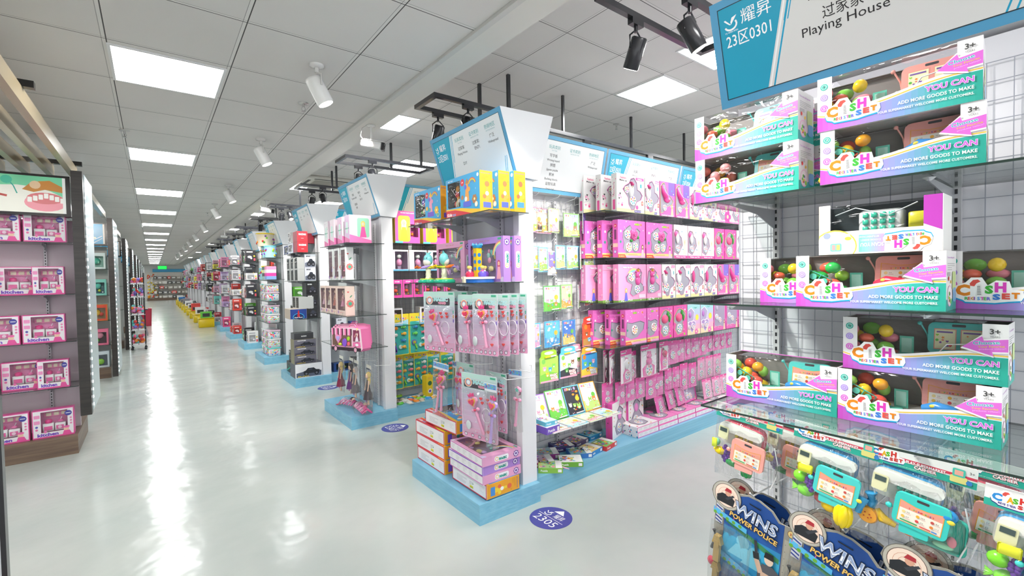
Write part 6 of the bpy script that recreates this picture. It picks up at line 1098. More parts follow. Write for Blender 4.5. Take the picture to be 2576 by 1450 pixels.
for a, x, z, t in ((('e2402e', 'e0562e', 'b88a4a', 1, 'f29ab0'), 2.83, 1.20, 'red carry-handle water book with dinosaurs, fourth row'), (('9ad83a', 'a8dc5a', '7cc04a', 2, 'f2d21e'), 2.365, 0.975, 'lime green carry-handle water book, lowest hung row'), (('58b8e8', 'f4f6f6', '3a3c44', 4, 'f2d21e'), 2.57, 0.98, 'blue carry-handle water book with black and white animals'),
                   (('f2a8c0', 'f8e4ec', 'f2b8d0', 3, 'f29ac0'), 2.68, 0.98, 'pink carry-handle water book behind the blue and yellow ones'), (('f2b43a', '4aa0dc', 'f4c84a', 5, 'f07ab0'), 2.81, 0.955, 'yellow-edged carry-handle water book with castle picture')): bk(Kind(carry_book(*a)), x, 2.60 if 'pink carry' not in t else 2.64, z, 0, t)
# leaning and lying books on the low glass shelf
for i, (a, x, t) in enumerate(((('9a6ad0', 'f4eef6', 'b8e08a', 21, 'Magic Doodle', 0.175, 0.225, '4a3a60', 'f29ac0', False), 2.28, 'violet-edged book with an orange car, leaning at the pillar end of the glass shelf'), (('4aa83a', 'dff0f4', '6abf4a', 22, 'Magic Book', 0.175, 0.235, '3a5a34', '8ad0ea', False), 2.47, 'green-edged book with rabbit picture leaning on the low glass shelf'),
       (('6ac0e8', '34343c', '2a2a34', 23, 'Magic Book', 0.175, 0.235, '3a5a68', '8ad0ea', False, True), 2.66, 'blue-edged book with rocket on a black cover, leaning on the low shelf'), (('f2a63a', 'faf6ec', 'b8dc7a', 24, 'Magic Doodle', 0.175, 0.235, 'b88a3a', '8ad0ea', False), 2.85, 'orange-edged book with giraffe, leaning at the make-up end of the shelf'))):
    k = Kind(book(*a)); k.put((x, 2.595, 0.4215), (R(-24), 0, R(-4)), t, 'book', BG)
    Kind(book(('f4d0e0', 'c0e4f0', 'c8e8a0', 'f2c8dc')[i], ('b8dcea', 'f6d8c0', 'e4f2c8', 'bfe4f2')[i], ('f2d0b8', 'b4e0ea', 'f2b8c8', 'd0ecc0')[i], 30 + i, 'Magic Book', 0.175, 0.19, 'a8b4b8', '9ad4ea', False)).put((x + 0.01, 2.385, 0.4285), (R(-90), 0, R(0)), 'pastel colouring book lying flat in front of the ' + ('violet-edged', 'green-edged', 'rocket', 'orange-edged')[i] + ' one', 'book', BG)
def small_box(name, W, D, H, top, side, art=None, seed=1):
    def f():
        m = MB(); m.box(-W / 2, 0, 0, W / 2, D, H, side); p = Pen(m, (-W / 2, 0, H), (1, 0, 0), (0, 1, 0), (0, 0, 1)); p.rect(0.003, 0.003, W - 0.003, D - 0.003, top)
        if art: art(p, W, D, seed)
        q = Pen(m, (-W / 2, 0, 0), (1, 0, 0), (0, 0, 1), (0, -1, 0)); q.text('Puzzle', W * 0.1, H * 0.3, H * 0.4, 'fff', 'l', bold=0.02); q.rect(W * 0.8, H * 0.2, W * 0.95, H * 0.8, 'f4f4f4'); return m.build(name)
    return f
def pz_art(p, W, D, seed):
    g = random.Random(seed); p.rect(W * 0.72, 0.004, W - 0.004, D - 0.004, 'f2f0ee'); lines(p, W * 0.75, D * 0.8, W * 0.2, 5, 0.014, '9a9aa0')
    confetti(p, W * 0.06, D * 0.15, W * 0.66, D * 0.85, 26, ['e8503a', 'f2c63a', '4ab04a', '3a8ad8', 'f4f0e0', '9a5ac0', 'f08aa8', '2a2a34'], 0.011, seed, 'dsr'); p.text('KIDS', W * 0.1, D * 0.78, 0.018, 'fff', 'l', bold=0.04)
for i, (x, y, a, tp, sd, t) in enumerate(((2.39, 2.40, -38, 'f4f4f0', '6aa83a', 'green puzzle box with fruit picture lying at the platform edge'), (2.565, 2.46, -28, '7aa8b8', '3a76c0', 'blue dinosaur puzzle box behind the green fruit one'), (2.715, 2.445, 10, 'e8c880', '2f86c8', 'blue puzzle box with sunset picture next to the red one'), (2.90, 2.45, 12, '7ac06a', 'd8393a', 'red-edged puzzle box with zebra picture'),
       (2.57, 2.645, -18, '3a3f6a', '4a3f78', 'dark space puzzle box behind the dinosaur one'), (2.775, 2.655, 8, '8a7a9a', '6a5a7a', 'grey-violet puzzle box in the back row of puzzles'), (2.36, 2.615, -30, '9ab0b8', 'a84a9a', 'purple-edged puzzle box near the pillar'), (2.97, 2.68, 6, '6ab4c8', '3a9ad0', 'turquoise puzzle box farthest back on the platform'), (2.235, 2.53, -25, 'c8b0c8', 'b8407a', 'pink-edged puzzle box partly behind the pillar'), (2.20, 2.42, -40, 'a8d08a', '8ac04a', 'light green puzzle box cut off by the pillar'))):
    Kind(small_box('puzzle_box', 0.175, 0.145, 0.036, tp, sd, pz_art, i + 40)).put((x, y, 0.1305), R(a), t, 'puzzle box', 'jigsaw puzzles on the platform')
m = MB(); m.tube([(-0.07, 0, 0.006), (0.03, 0, 0.006), (0.07, 0, 0.005)], [0.0055, 0.0055, 0.003], 'f0b4d4', 'gloss', 10); m.tube([(-0.075, 0, 0.006), (-0.07, 0, 0.006)], 0.006, 'e88ac0', 'gloss', 10); o = m.build('marker_pen', None, (2.325, 2.445, 0.1305), (0, 0, R(-74))); tag(o, 'pale pink marker pen lying loose beside the green puzzle box', 'pen')
Kind(small_box('craft_box', 0.13, 0.20, 0.05, 'f4eef6', '7a5ac0', pz_art, 60)).put((2.215, 2.40, 0.4215), R(3), 'violet and white craft box lying at the pillar end of the glass shelf', 'craft box')
Kind(small_box('craft_box', 0.11, 0.16, 0.03, 'c8ecf4', '6ac0d8', pz_art, 61)).put((2.215, 2.42, 0.4725), R(-2), 'light blue craft box on top of the violet craft box', 'craft box')
for i, z in enumerate((2.10, 1.815, 1.515, 1.24, 0.99)):
    for j, x in enumerate((2.33, 2.52, 2.72, 2.92)): hk(0.10, (x, 2.794, z), FACE_Y, 'white wire hook over book column %s, book row %s' % (nth(j), nth(i)), 'white wire hooks in the book section')
for j, (x, z) in enumerate(((2.30, 2.15), (2.52, 2.15), (2.70, 2.15), (2.86, 2.15), (2.9, 1.84), (2.93, 1.54))): hk(0.18, (x, 2.794, z), FACE_Y, 'empty white wire hook above the books, %s of them' % nth(j), 'white wire hooks in the book section')

# ---- make-up sets
GRW = 'a8a2b0'
def palette(m, x, z, r, seed=0, y=-0.004, n=7, rim='f0a8c8'):
    g = random.Random(seed); m.lathe((x, y + 0.004, z), [(r, 0), (r * 0.97, 0.007)], 'f1ecec', 'gloss', 16, (0, -1, 0)); p = Pen(m, (x, y - 0.003, z), (1, 0, 0), (0, 0, 1), (0, -1, 0))
    for k in range(n): a = 2 * PI * k / n; p.disc(r * 0.6 * math.cos(a), r * 0.6 * math.sin(a), r * 0.27, g.choice(['d8506a', 'e8904a', '4a9a6a', '4a6ac0', '9a5ab8', 'e8c25a', 'c83a5a', '6ab8c8']), 7, r * 0.16, a); p.l -= p.st * 0.9
    p.disc(0, 0, r * 0.16, 'd8506a', 7)
def blobw(p, pts, W, H, edge='d84aa0', fill=GRW):
    c = (sum(a for a, b in pts) / len(pts), sum(b for a, b in pts) / len(pts)); P2 = [(c[0] + (a - c[0]) * 1.05, c[1] + (b - c[1]) * 1.03) for a, b in pts]
    p.poly([(a * W, b * H) for a, b in P2], edge); p.poly([(a * W, b * H) for a, b in pts], '6a6070'); p.poly([(a * W - 0.003 * (1 if a > c[0] else -0.3), b * H - 0.004) for a, b in [(c[0] + (a - c[0]) * 0.95, c[1] + (b - c[1]) * 0.97) for a, b in pts]], fill)
GOURD = [(0.62, 0.94), (0.50, 0.90), (0.44, 0.78), (0.30, 0.70), (0.22, 0.60), (0.32, 0.50), (0.40, 0.40), (0.42, 0.22), (0.52, 0.08), (0.62, 0.10), (0.70, 0.30), (0.86, 0.38), (0.92, 0.50), (0.84, 0.60), (0.74, 0.64), (0.72, 0.82)]
def makeup(kind, W, H=0.315, D=0.055):
    def f():
        r = empty('makeup_box'); m = MB()
        base, side = dict(penguin=('f3f0ee', 'f0ede8'), shoe=('ea70ba', 'e468b4'), shoew=('f2efee', 'f0ede8'), flower=('f4eef2', 'f0e4ec'), rose=('ec72c6', 'ea6cc0'), bunny=('f5e9ec', 'f0e0e6'), peach=('ea52a8', 'e44ca0'), unicorn=('f2a2cc', 'f098c8'), heart=('d8c8e4', 'e8b8d8'), glitter=('e860b4', 'e254ac'), fruit=('f6f0f0', 'e85ab0'))[kind]
        m.box(-W / 2, 0, 0, W / 2, D, H, base, faces={'l': side, 'r': side, 't': side}); p = pen(m, W, D, H); p.clip = (0, 0, W, H); c = MB(); wide = W > 0.3
        X = (lambda u: u) if wide else (lambda u: u * W / 0.38)
        if kind in ('penguin', 'shoew'):
            p.rect(0, 0, W, H * 0.10, 'f2e9a8'); blobw(p, GOURD if wide else [(min(1, (a - 0.30) * 1.55), b) for a, b in GOURD if a > 0.29], W, H)
            if wide: p.text('Fashion', W * 0.13, H * 0.88, H * 0.055, 'e8508a', 'l', w=W * 0.2, bold=0.02); p.text('Make up', W * 0.10, H * 0.80, H * 0.06, '3a3034', 'l', w=W * 0.26, bold=0.02)
            p.rrect(W * 0.68, H * 0.89, W * 0.98, H * 0.965, 0.006, 'ee6ab0'); p.text('Fashion', W * 0.83, H * 0.905, H * 0.045, 'fff', 'c', bold=0.02); p.rrect(W * 0.62, H * 0.02, W * 0.90, H * 0.085, 0.003, '5a4aa8'); p.text('Make up kit', W * 0.76, H * 0.035, H * 0.035, 'fff', 'c', w=W * 0.24, bold=0.02)
            doll_print(p, W * 0.92, H * 0.02, H * 0.34, 'c8404a', 'f4f0e8'); p.disc(W * 0.72, H * 0.16, W * 0.05, 'ee6ab0', 12); confetti(p, W * 0.04, H * 0.12, W * 0.22, H * 0.55, 9, ['e8508a', '4ab0c0', '3a3034', 'f2a8c8'], 0.010, 3, 'rdh'); p.rect(W * 0.84, H * 0.70, W * 0.9, H * 0.8, '58b8c0')
            if wide or kind == 'penguin':
                cx = (0.5 * W if wide else 0.20 * W) - W / 2; c.ball((cx, -0.002, H * 0.60), (0.035, 0.016, 0.062), 'f6f4f4', 'gloss', 12, 8); c.lathe((cx, 0.0, H * 0.72), [(0.030, 0), (0.034, 0.008), (0.02, 0.03), (0.004, 0.036)], 'c83a7a', 'gloss', 12, sy=0.5); c.ball((cx, -0.018, H * 0.68), (0.008, 0.004, 0.003), 'f2b83a', 'gloss', 6, 4); [c.ball((cx + s_ * 0.011, -0.014, H * 0.705), 0.0035, '2a2428', 'gloss', 6, 4) for s_ in (-1, 1)]
                palette(c, cx + 0.02, H * 0.33, 0.042, 1); 
                if wide: palette(c, cx - 0.06, H * 0.60, 0.030, 2)
            else: c.ball((-W * 0.32, -0.002, H * 0.62), (0.022, 0.014, 0.06), 'e04a90', 'gloss', 10, 7); palette(c, -W * 0.12, H * 0.30, 0.036, 3)
        elif kind == 'shoe':
            p.rect(W * 0.55, H * 0.62, W, H, '8a6ad0'); p.rect(0, 0, W, H * 0.045, 'e85ab0'); blobw(p, [(0.2, 0.95), (0.05, 0.85), (0.02, 0.3), (0.05, 0.1), (0.2, 0.12), (0.42, 0.28), (0.75, 0.36), (0.88, 0.46), (0.72, 0.58), (0.5, 0.66), (0.42, 0.80), (0.32, 0.95)], W, H, 'f2dc6a')
            c.ball((-W * 0.05, -0.001, H * 0.50), (W * 0.22, 0.014, H * 0.10), 'ee4a9c', 'gloss', 12, 7); c.tube([(-W * 0.38, 0, H * 0.88), (-W * 0.33, -0.004, H * 0.7), (-W * 0.16, -0.006, H * 0.56)], [0.008, 0.022, 0.03], 'ee4a9c', 'gloss', 10); c.ball((W * 0.0, -0.016, H * 0.5), 0.009, 'f7c8dc', 'gloss', 8, 5); palette(c, -W * 0.22, H * 0.25, 0.028, 4)
            doll_print(p, W * 0.80, H * 0.05, H * 0.33, 'f2cc5a', 'f4e8b0'); p.text('FANTASY MAKEUP', W * 0.5, H * 0.012, H * 0.04, 'fff', 'c', w=W * 0.8, bold=0.03); confetti(p, W * 0.5, H * 0.2, W * 0.95, H * 0.95, 10, ['fff', 'f7c8dc', '58b8d8'], 0.005, 5, 'ds')
        elif kind == 'flower':
            p.rect(0, 0, W, H * 0.06, 'ee5aae'); p.rect(W * 0.5, H * 0.6, W, H, 'ee7abf'); blobw(p, [(0.3, 0.92), (0.08, 0.7), (0.2, 0.5), (0.08, 0.3), (0.3, 0.1), (0.7, 0.15), (0.6, 0.45), (0.75, 0.7)], W, H); blossom(p, W * 0.75, H * 0.22, W * 0.26, 'ee4aa6', 5); palette(c, -W * 0.12, H * 0.38, 0.04, 6); c.ball((-W * 0.1, 0, H * 0.70), (0.03, 0.012, 0.03), 'd8e8e0', 'gloss', 10, 6); p.text('MAKE UP SET', W * 0.3, H * 0.012, H * 0.035, 'fff', 'c', w=W * 0.5)
        elif kind == 'rose':
            p.rect(0, 0, W, H * 0.13, 'f2d88a'); p.rect(0, 0, W, H * 0.06, 'f4a8d8'); p.poly([(0, 0), (W * 0.3, 0), (W * 0.24, H * 0.09), (0, H * 0.09)] if True else [], 'ea5a3a'); p.text('NO MIRROR', W * 0.03, H * 0.025, H * 0.03, 'fff2a0', 'l', bold=0.02)
            if wide: blobw(p, [(0.44, 0.88), (0.33, 0.82), (0.18, 0.70), (0.16, 0.52), (0.2, 0.40), (0.17, 0.25), (0.3, 0.12), (0.52, 0.2), (0.62, 0.14), (0.74, 0.2), (0.80, 0.4), (0.76, 0.6), (0.82, 0.72), (0.70, 0.80), (0.55, 0.74)], W, H, 'f07ac8')
            else: blobw(p, [(0.3, 0.62), (0.05, 0.66), (0.02, 0.25), (0.25, 0.16), (0.55, 0.2), (0.85, 0.4), (0.9, 0.6), (0.7, 0.66)], W, H, 'f07ac8')
            cx = (0.56 if wide else 0.2) * W - W / 2; q = 1 if wide else 0.9
            if wide:
                z = H * 0.62; c.ball((cx, 0.0, z), (0.052 * q, 0.020, 0.052 * q), 'ea5aa8', 'gloss', 14, 9)
                for k in range(3): c.tube([(cx + (0.040 - 0.013 * k) * math.cos(R(a)), -0.012 - 0.005 * k, z + (0.040 - 0.013 * k) * math.sin(R(a))) for a in range(40 * k, 40 * k + 300, 30)], 0.004, 'f27abc', 'gloss', 5)
                for dx, dz in ((0.055, -0.02), (-0.03, -0.05)): c.ball((cx + dx, -0.002, z + dz), (0.022, 0.008, 0.014), '3a9a44', 'gloss', 8, 5)
                palette(c, cx - 0.085, H * 0.62, 0.038, 8); palette(c, cx + 0.02, H * 0.30, 0.036, 9)
            palette(c, cx - (0.07 if wide else -0.06), H * (0.28 if wide else 0.42), 0.040, 7); p.text('make', W * (0.60 if wide else 0.35), H * 0.88, H * 0.065, 'b4e04a', 'l', w=W * 0.18, bold=0.06, edge='3a5a2a', ew=0.05); p.text('up', W * (0.80 if wide else 0.75), H * 0.86, H * 0.07, 'f2703a', 'l', bold=0.06, edge='fff', ew=0.04)
            if wide: doll_print(p, W * 0.90, 0, H * 0.38, '8a4a2a', 'f6c4d0')
            p.disc(W * 0.09, H * 0.42, W * 0.035, '3a9a84', 12); p.disc(W * 0.1, H * 0.70, W * 0.03, 'f4f0e8', 10); confetti(p, W * 0.03, H * 0.75, W * 0.95, H * 0.97, 9, ['fff', 'f9c8e4'], 0.004, 5, 'd'); p.curve([(W * 0.35, H * 0.08), (W * 0.7, H * 0.08)], 0.002, 'c84a5a')
        elif kind == 'bunny':
            p.rect(0, 0, W, H * 0.09, 'e84a9e'); p.text('Make up Kit', W * 0.5, H * 0.02, H * 0.05, 'fff', 'c', w=W * 0.7, bold=0.03); blobw(p, [(0.12, 0.85), (0.02, 0.75), (0.02, 0.2), (0.3, 0.12), (0.5, 0.3), (0.62, 0.4), (0.55, 0.62), (0.4, 0.7), (0.35, 0.82)], W, H); c.ball((-W * 0.34, 0, H * 0.72), (0.028, 0.014, 0.03), 'f06aa8', 'gloss', 10, 6); c.ball((-W * 0.30, -0.008, H * 0.60), (0.026, 0.012, 0.05), 'f8f0f0', 'gloss', 10, 6); palette(c, -W * 0.25, H * 0.30, 0.032, 10); doll_print(p, W * 0.78, H * 0.12, H * 0.48, 'e8dcc0', 'e0e8d0'); p.disc(W * 0.75, H * 0.82, W * 0.18, 'f8f8f8', 12); confetti(p, W * 0.1, H * 0.1, W * 0.95, H * 0.98, 14, ['e8504a', 'f29ab8', '4aa0c0', 'f2c24a'], 0.005, 6, 'dh')
        elif kind == 'peach':
            blobw(p, [(0.45, 0.90), (0.3, 0.86), (0.05, 0.65), (0.02, 0.5), (0.2, 0.42), (0.1, 0.25), (0.3, 0.08), (0.6, 0.12), (0.72, 0.3), (0.66, 0.45), (0.85, 0.6), (0.88, 0.72), (0.7, 0.84)], W, H, 'f2e24a'); c.ball((-W * 0.12, -0.001, H * 0.62), (W * 0.23, 0.018, H * 0.14), 'ee5a8a', 'gloss', 14, 8); c.ball((W * 0.1, -0.004, H * 0.76), (0.02, 0.008, 0.03), '3a9a3a', 'gloss', 8, 5); c.ball((W * 0.2, -0.004, H * 0.62), (0.012, 0.008, 0.034), '3a9a3a', 'gloss', 8, 5); palette(c, -W * 0.10, H * 0.28, W * 0.19, 11); p.heart(W * 0.85, H * 0.85, 0.014, 'f8d0e4'); confetti(p, W * 0.5, H * 0.05, W * 0.95, H * 0.95, 8, ['fff', 'f8b0d8', '9a6ad0'], 0.006, 7, 'hd'); p.text('Fashionable Girls', W * 0.5, H * 0.93, H * 0.03, '5a8ad8', 'c', w=W * 0.6); p.disc(W * 0.8, H * 0.07, W * 0.06, '9ad03a', 10)
        elif kind == 'unicorn':
            p.rect(0, 0, W, H * 0.05, '7aa84a'); confetti(p, 0.01, 0.004, W - 0.01, H * 0.06, 12, ['fff', 'f8f0e8'], 0.005, 8, 'd'); cx = (0.68 if wide else 0.35) * W - W / 2
            for j, cc in enumerate(('f29ac0', 'f2dc8a', 'a8e0a8', '8ac8f0', 'b8a0e8')): p.curve([(W * 0.55 + (W * 0.30 - 0.009 * j) * math.cos(R(a)), H * 0.55 + (W * 0.30 - 0.009 * j) * math.sin(R(a))) for a in range(20, 161, 20)], 0.009, cc)
            if wide: blobw(p, [(0.70, 0.90), (0.62, 0.84), (0.52, 0.72), (0.36, 0.76), (0.26, 0.66), (0.30, 0.54), (0.48, 0.46), (0.40, 0.22), (0.50, 0.14), (0.66, 0.2), (0.9, 0.28), (0.9, 0.4), (0.8, 0.5), (0.82, 0.68), (0.84, 0.76), (0.78, 0.86)], W, H, 'e85ab0'); palette(c, -W * 0.06, H * 0.66, 0.040, 12); doll_print(p, W * 0.26, H * 0.02, H * 0.36, 'f2b84a', '6a6ae0')
            else: blobw(p, [(0.30, 0.90), (0.1, 0.8), (0.02, 0.5), (0.05, 0.2), (0.5, 0.2), (0.85, 0.28), (0.85, 0.4), (0.6, 0.5), (0.62, 0.68), (0.68, 0.76), (0.5, 0.86)], W, H, 'e85ab0')
            c.ball((cx, -0.002, H * 0.71), (0.032, 0.018, 0.032), 'ec5aa6', 'gloss', 12, 8); c.ball((cx, -0.002, H * 0.55), (0.034, 0.016, 0.038), 'ec5aa6', 'gloss', 12, 8); [c.ball((cx + s_ * 0.025, 0, H * 0.80), 0.011, 'ec5aa6', 'gloss', 8, 5) for s_ in (-1, 1)]; c.ball((cx + 0.004, -0.018, H * 0.70), 0.009, 'f8f4f4', 'gloss', 8, 5); c.ball((cx + 0.004, -0.026, H * 0.70), 0.004, '2a2024', 'gloss', 6, 4); c.lathe((cx, 0, H * 0.80), [(0.018, 0), (0.022, 0.022)], 'e8b04a', 'gloss', 10, sy=0.5); palette(c, cx - 0.01, H * 0.32, 0.036, 13)
            p.text('Make Up Set', W * (0.32 if wide else 0.15), H * 0.88, H * 0.06, 'fff', 'l' if not wide else 'c', w=W * 0.34, bold=0.04, edge='c87ad0', ew=0.03); p.poly([(W * 0.86, H * 0.4), (W * 0.98, H * 0.4), (W * 0.95, H * 0.62), (W * 0.92, H * 0.74), (W * 0.89, H * 0.62)], 'e8b0e0'); p.rrect(W * 0.72, H * 0.08, W * 0.96, H * 0.18, 0.005, 'f8d8ea')
        elif kind == 'heart':
            for i in range(6): p.rect(0, H * i / 6, W, H * (i + 1) / 6, ramp([(0, 'f4e0b8'), (0.25, 'f2a8d0'), (0.6, 'd0c0e8'), (1, 'a8dce0')], i / 5)); p.l -= p.st
            p.l += p.st; p.poly([(0, H * 0.4), (W * 0.02, H * 0.8), (W * 0.30, H * 0.9), (W * 0.55, H * 0.75), (W * 0.48, H * 0.45)], 'f4f2f6'); p.poly([(W * 0.02, H * 0.42), (W * 0.04, H * 0.78), (W * 0.29, H * 0.87), (W * 0.52, H * 0.73), (W * 0.45, H * 0.47)], 'b8a8cc'); p.heart(W * 0.35, H * 0.28, W * 0.34, 'f4f2f6'); p.heart(W * 0.35, H * 0.28, W * 0.30, 'b090c8'); palette(c, -W * 0.10, H * 0.28, W * 0.13, 14); palette(c, -W * 0.36, H * 0.25, W * 0.09, 15); c.ball((-W * 0.3, 0, H * 0.65), (0.022, 0.010, 0.03), 'c880d0', 'gloss', 8, 5); p.disc(W * 0.75, H * 0.55, W * 0.13, 'f2e84a', 14); p.text('Vogue', W * 0.6, H * 0.84, H * 0.07, '3ab0a0', 'c', bold=0.02); blossom(p, W * 0.7, H * 0.08, W * 0.14, 'ee6ab8')
        elif kind == 'glitter':
            p.rrect(W * 0.06, H * 0.12, W * 0.90, H * 0.93, 0.02, 'a89ab4'); palette(c, -W * 0.28, H * 0.48, W * 0.12, 16); palette(c, -W * 0.02, H * 0.36, W * 0.12, 17); c.ball((-W * 0.25, 0, H * 0.78), (W * 0.1, 0.01, W * 0.1), 'c0b4cc', 'gloss', 10, 6); p.text('Sparkle', W * 0.36, H * 0.06, H * 0.11, 'e85aa8', 'c', w=W * 0.6, bold=0.06, edge='fff', ew=0.04); doll_print(p, W * 0.86, 0, H * 0.36, '7a5230', 'e8d0b0')
        if kind == 'fruit':
            confetti(p, 0.01, 0.01, W - 0.01, H - 0.01, 26, ['e8506a', 'f2a03a', '4a9ac0', '8a5ac0', '3a3a44', 'f29ac0', '5ab06a'], 0.009, 9, 'rhd'); blobw(p, [(0.5, 0.85), (0.3, 0.7), (0.38, 0.5), (0.2, 0.3), (0.3, 0.08), (0.7, 0.08), (0.9, 0.3), (0.68, 0.5), (0.75, 0.7)], W, H, '8a6a9a'); palette(c, -W * 0.05, H * 0.25, 0.04, 18); c.ball((0, 0, H * 0.58), (0.035, 0.014, 0.04), 'e88ac8', 'gloss', 10, 6)
        for s_ in ('left', 'right'):
            q = pen(m, W, D, H, s_)
            if kind in ('rose', 'peach', 'glitter'): q.disc(D / 2, H * 0.84, D * 0.28, 'e8405a', 12); q.text('3+', D / 2, H * 0.815, H * 0.045, 'fff', 'c', bold=0.03); q.rrect(D * 0.3, H * 0.48, D * 0.7, H * 0.74, 0.004, '7a3a6a'); q.rect(0.002, H * 0.28, D - 0.002, H * 0.38, 'f9d8c0'); q.disc(D * 0.45, H * 0.16, D * 0.26, '6a5ac0', 12); q.disc(D * 0.45, H * 0.16, D * 0.2, 'e8e0f4', 12)
            elif kind == 'unicorn': q.rect(0, 0, D, H * 0.04, '7aa84a'); q.text('Make Up', D * 0.6, H * 0.5, 0.016, 'fff', 'l', w=H * 0.26, bold=0.03, rot=PI / 2); q.disc(D / 2, H * 0.85, D * 0.25, 'f8dce8', 10); confetti(q, 0.006, 0.02, D - 0.006, H * 0.4, 8, ['fff', 'ee7abf', '9a6ad8'], 0.005, 3)
            else: q.text('Fashion Make up', D * 0.62, H * 0.42, 0.014, 'e0508a', 'l', w=H * 0.36, bold=0.02, rot=PI / 2); q.rrect(D * 0.25, H * 0.06, D * 0.7, H * 0.32, 0.005, 'ee5aa0'); confetti(q, 0.006, H * 0.35, D - 0.006, H * 0.95, 7, ['3a3034', 'e8508a', '8a8a90'], 0.006, 4, 'rd')
        m.build('carton', r)
        if c.v: c.build('cosmetics', r)
        return r
    return f
MUG = 'pink make-up sets on the shelves'; MK = {}
DESC = dict(penguin='white make-up box with a penguin compact', shoe='pink and purple make-up box with a shoe compact', shoew='white make-up box with a tall pink compact', flower='white and pink box with pinwheel flower', rose='hot pink make-up box with a rose compact', bunny='white make-up box with pink base band', peach='hot pink box with a peach compact and yellow outline', unicorn='light pink make-up box with a crowned bear', heart='pastel make-up box with diamond heart window', glitter='pink box with a large grey window', fruit='white make-up box scattered with small pictures')
def mu(kind, x0, x1, z, y, label, H=0.315, D=0.055, a=0):
    W = round(x1 - x0 - 0.006, 3); key = (kind, W, H)
    if key not in MK: MK[key] = Kind(makeup(kind, W, H, D))
    MK[key].put(((x0 + x1) / 2, y, z + 0.0005), R(a), label, 'make-up box', MUG)
rowd = {2.06: 'top shelf', 1.68: 'second shelf', 1.31: 'third shelf', 0.942: 'fourth shelf'}
ROWS = {2.06: [('penguin', 3.02, 3.395, 0), ('penguin', 3.40, 3.615, .0), ('shoe', 3.62, 3.86, 0), ('shoe', 3.865, 4.10, 0), ('shoew', 4.105, 4.365, 0), ('shoew', 4.37, 4.62, 0), ('flower', 4.625, 4.90, 0), ('flower', 4.905, 5.18, 0), ('peach', 5.2, 5.45, 0), ('peach', 5.46, 5.72, 0), ('bunny', 5.74, 6.0, 0), ('bunny', 6.02, 6.28, 0)],
        1.68: [('rose', 3.03, 3.40, 0), ('rose', 3.425, 3.825, .01), ('bunny', 3.835, 4.065, 0), ('bunny', 4.07, 4.315, 0), ('bunny', 4.32, 4.555, 0), ('peach', 4.56, 4.76, 0), ('peach', 4.765, 5.01, 0), ('flower', 5.02, 5.28, 0), ('shoe', 5.3, 5.55, 0), ('shoe', 5.56, 5.8, 0)],
        1.31: [('unicorn', 3.03, 3.41, 0), ('unicorn', 3.415, 3.635, 0), ('penguin', 3.64, 3.855, 0), ('penguin', 3.86, 4.11, 0), ('shoew', 4.115, 4.355, 0), ('shoew', 4.36, 4.61, 0), ('shoe', 4.615, 4.845, 0), ('shoe', 4.85, 5.08, 0), ('peach', 5.1, 5.34, 0), ('bunny', 5.36, 5.6, 0)],
        0.942: [('rose', 3.115, 3.41, 0), ('rose', 3.415, 3.59, 0), ('peach', 3.595, 3.815, 0), ('peach', 3.82, 4.045, 0), ('heart', 4.05, 4.28, 0), ('heart', 4.285, 4.53, 0), ('glitter', 4.535, 4.785, 0), ('glitter', 4.79, 5.05, 0), ('rose', 5.06, 5.32, 0), ('peach', 5.34, 5.6, 0)]}
for z, row in ROWS.items():
    for i, (kd, a, b, dy) in enumerate(row): mu(kd, a, b, z, 2.472 + dy, '%s, %s along the %s' % (DESC[kd], nth(i), rowd[z]), 0.315 if z > 1 else 0.295)
    first = row[0][0]
    for j in range(2): mu(first, row[0][1] - 0.10 * (j + 1) + 0.03, row[0][1] - 0.10 * (j + 1) + 0.03 + round(row[0][2] - row[0][1], 3), z, 2.56 + 0.10 * j + 0.02, '%s, pushed back as %s of the file behind the %s corner' % (DESC[first].split(' with')[0], ('front', 'rear')[j], rowd[z]), 0.315 if z > 1 else 0.295)
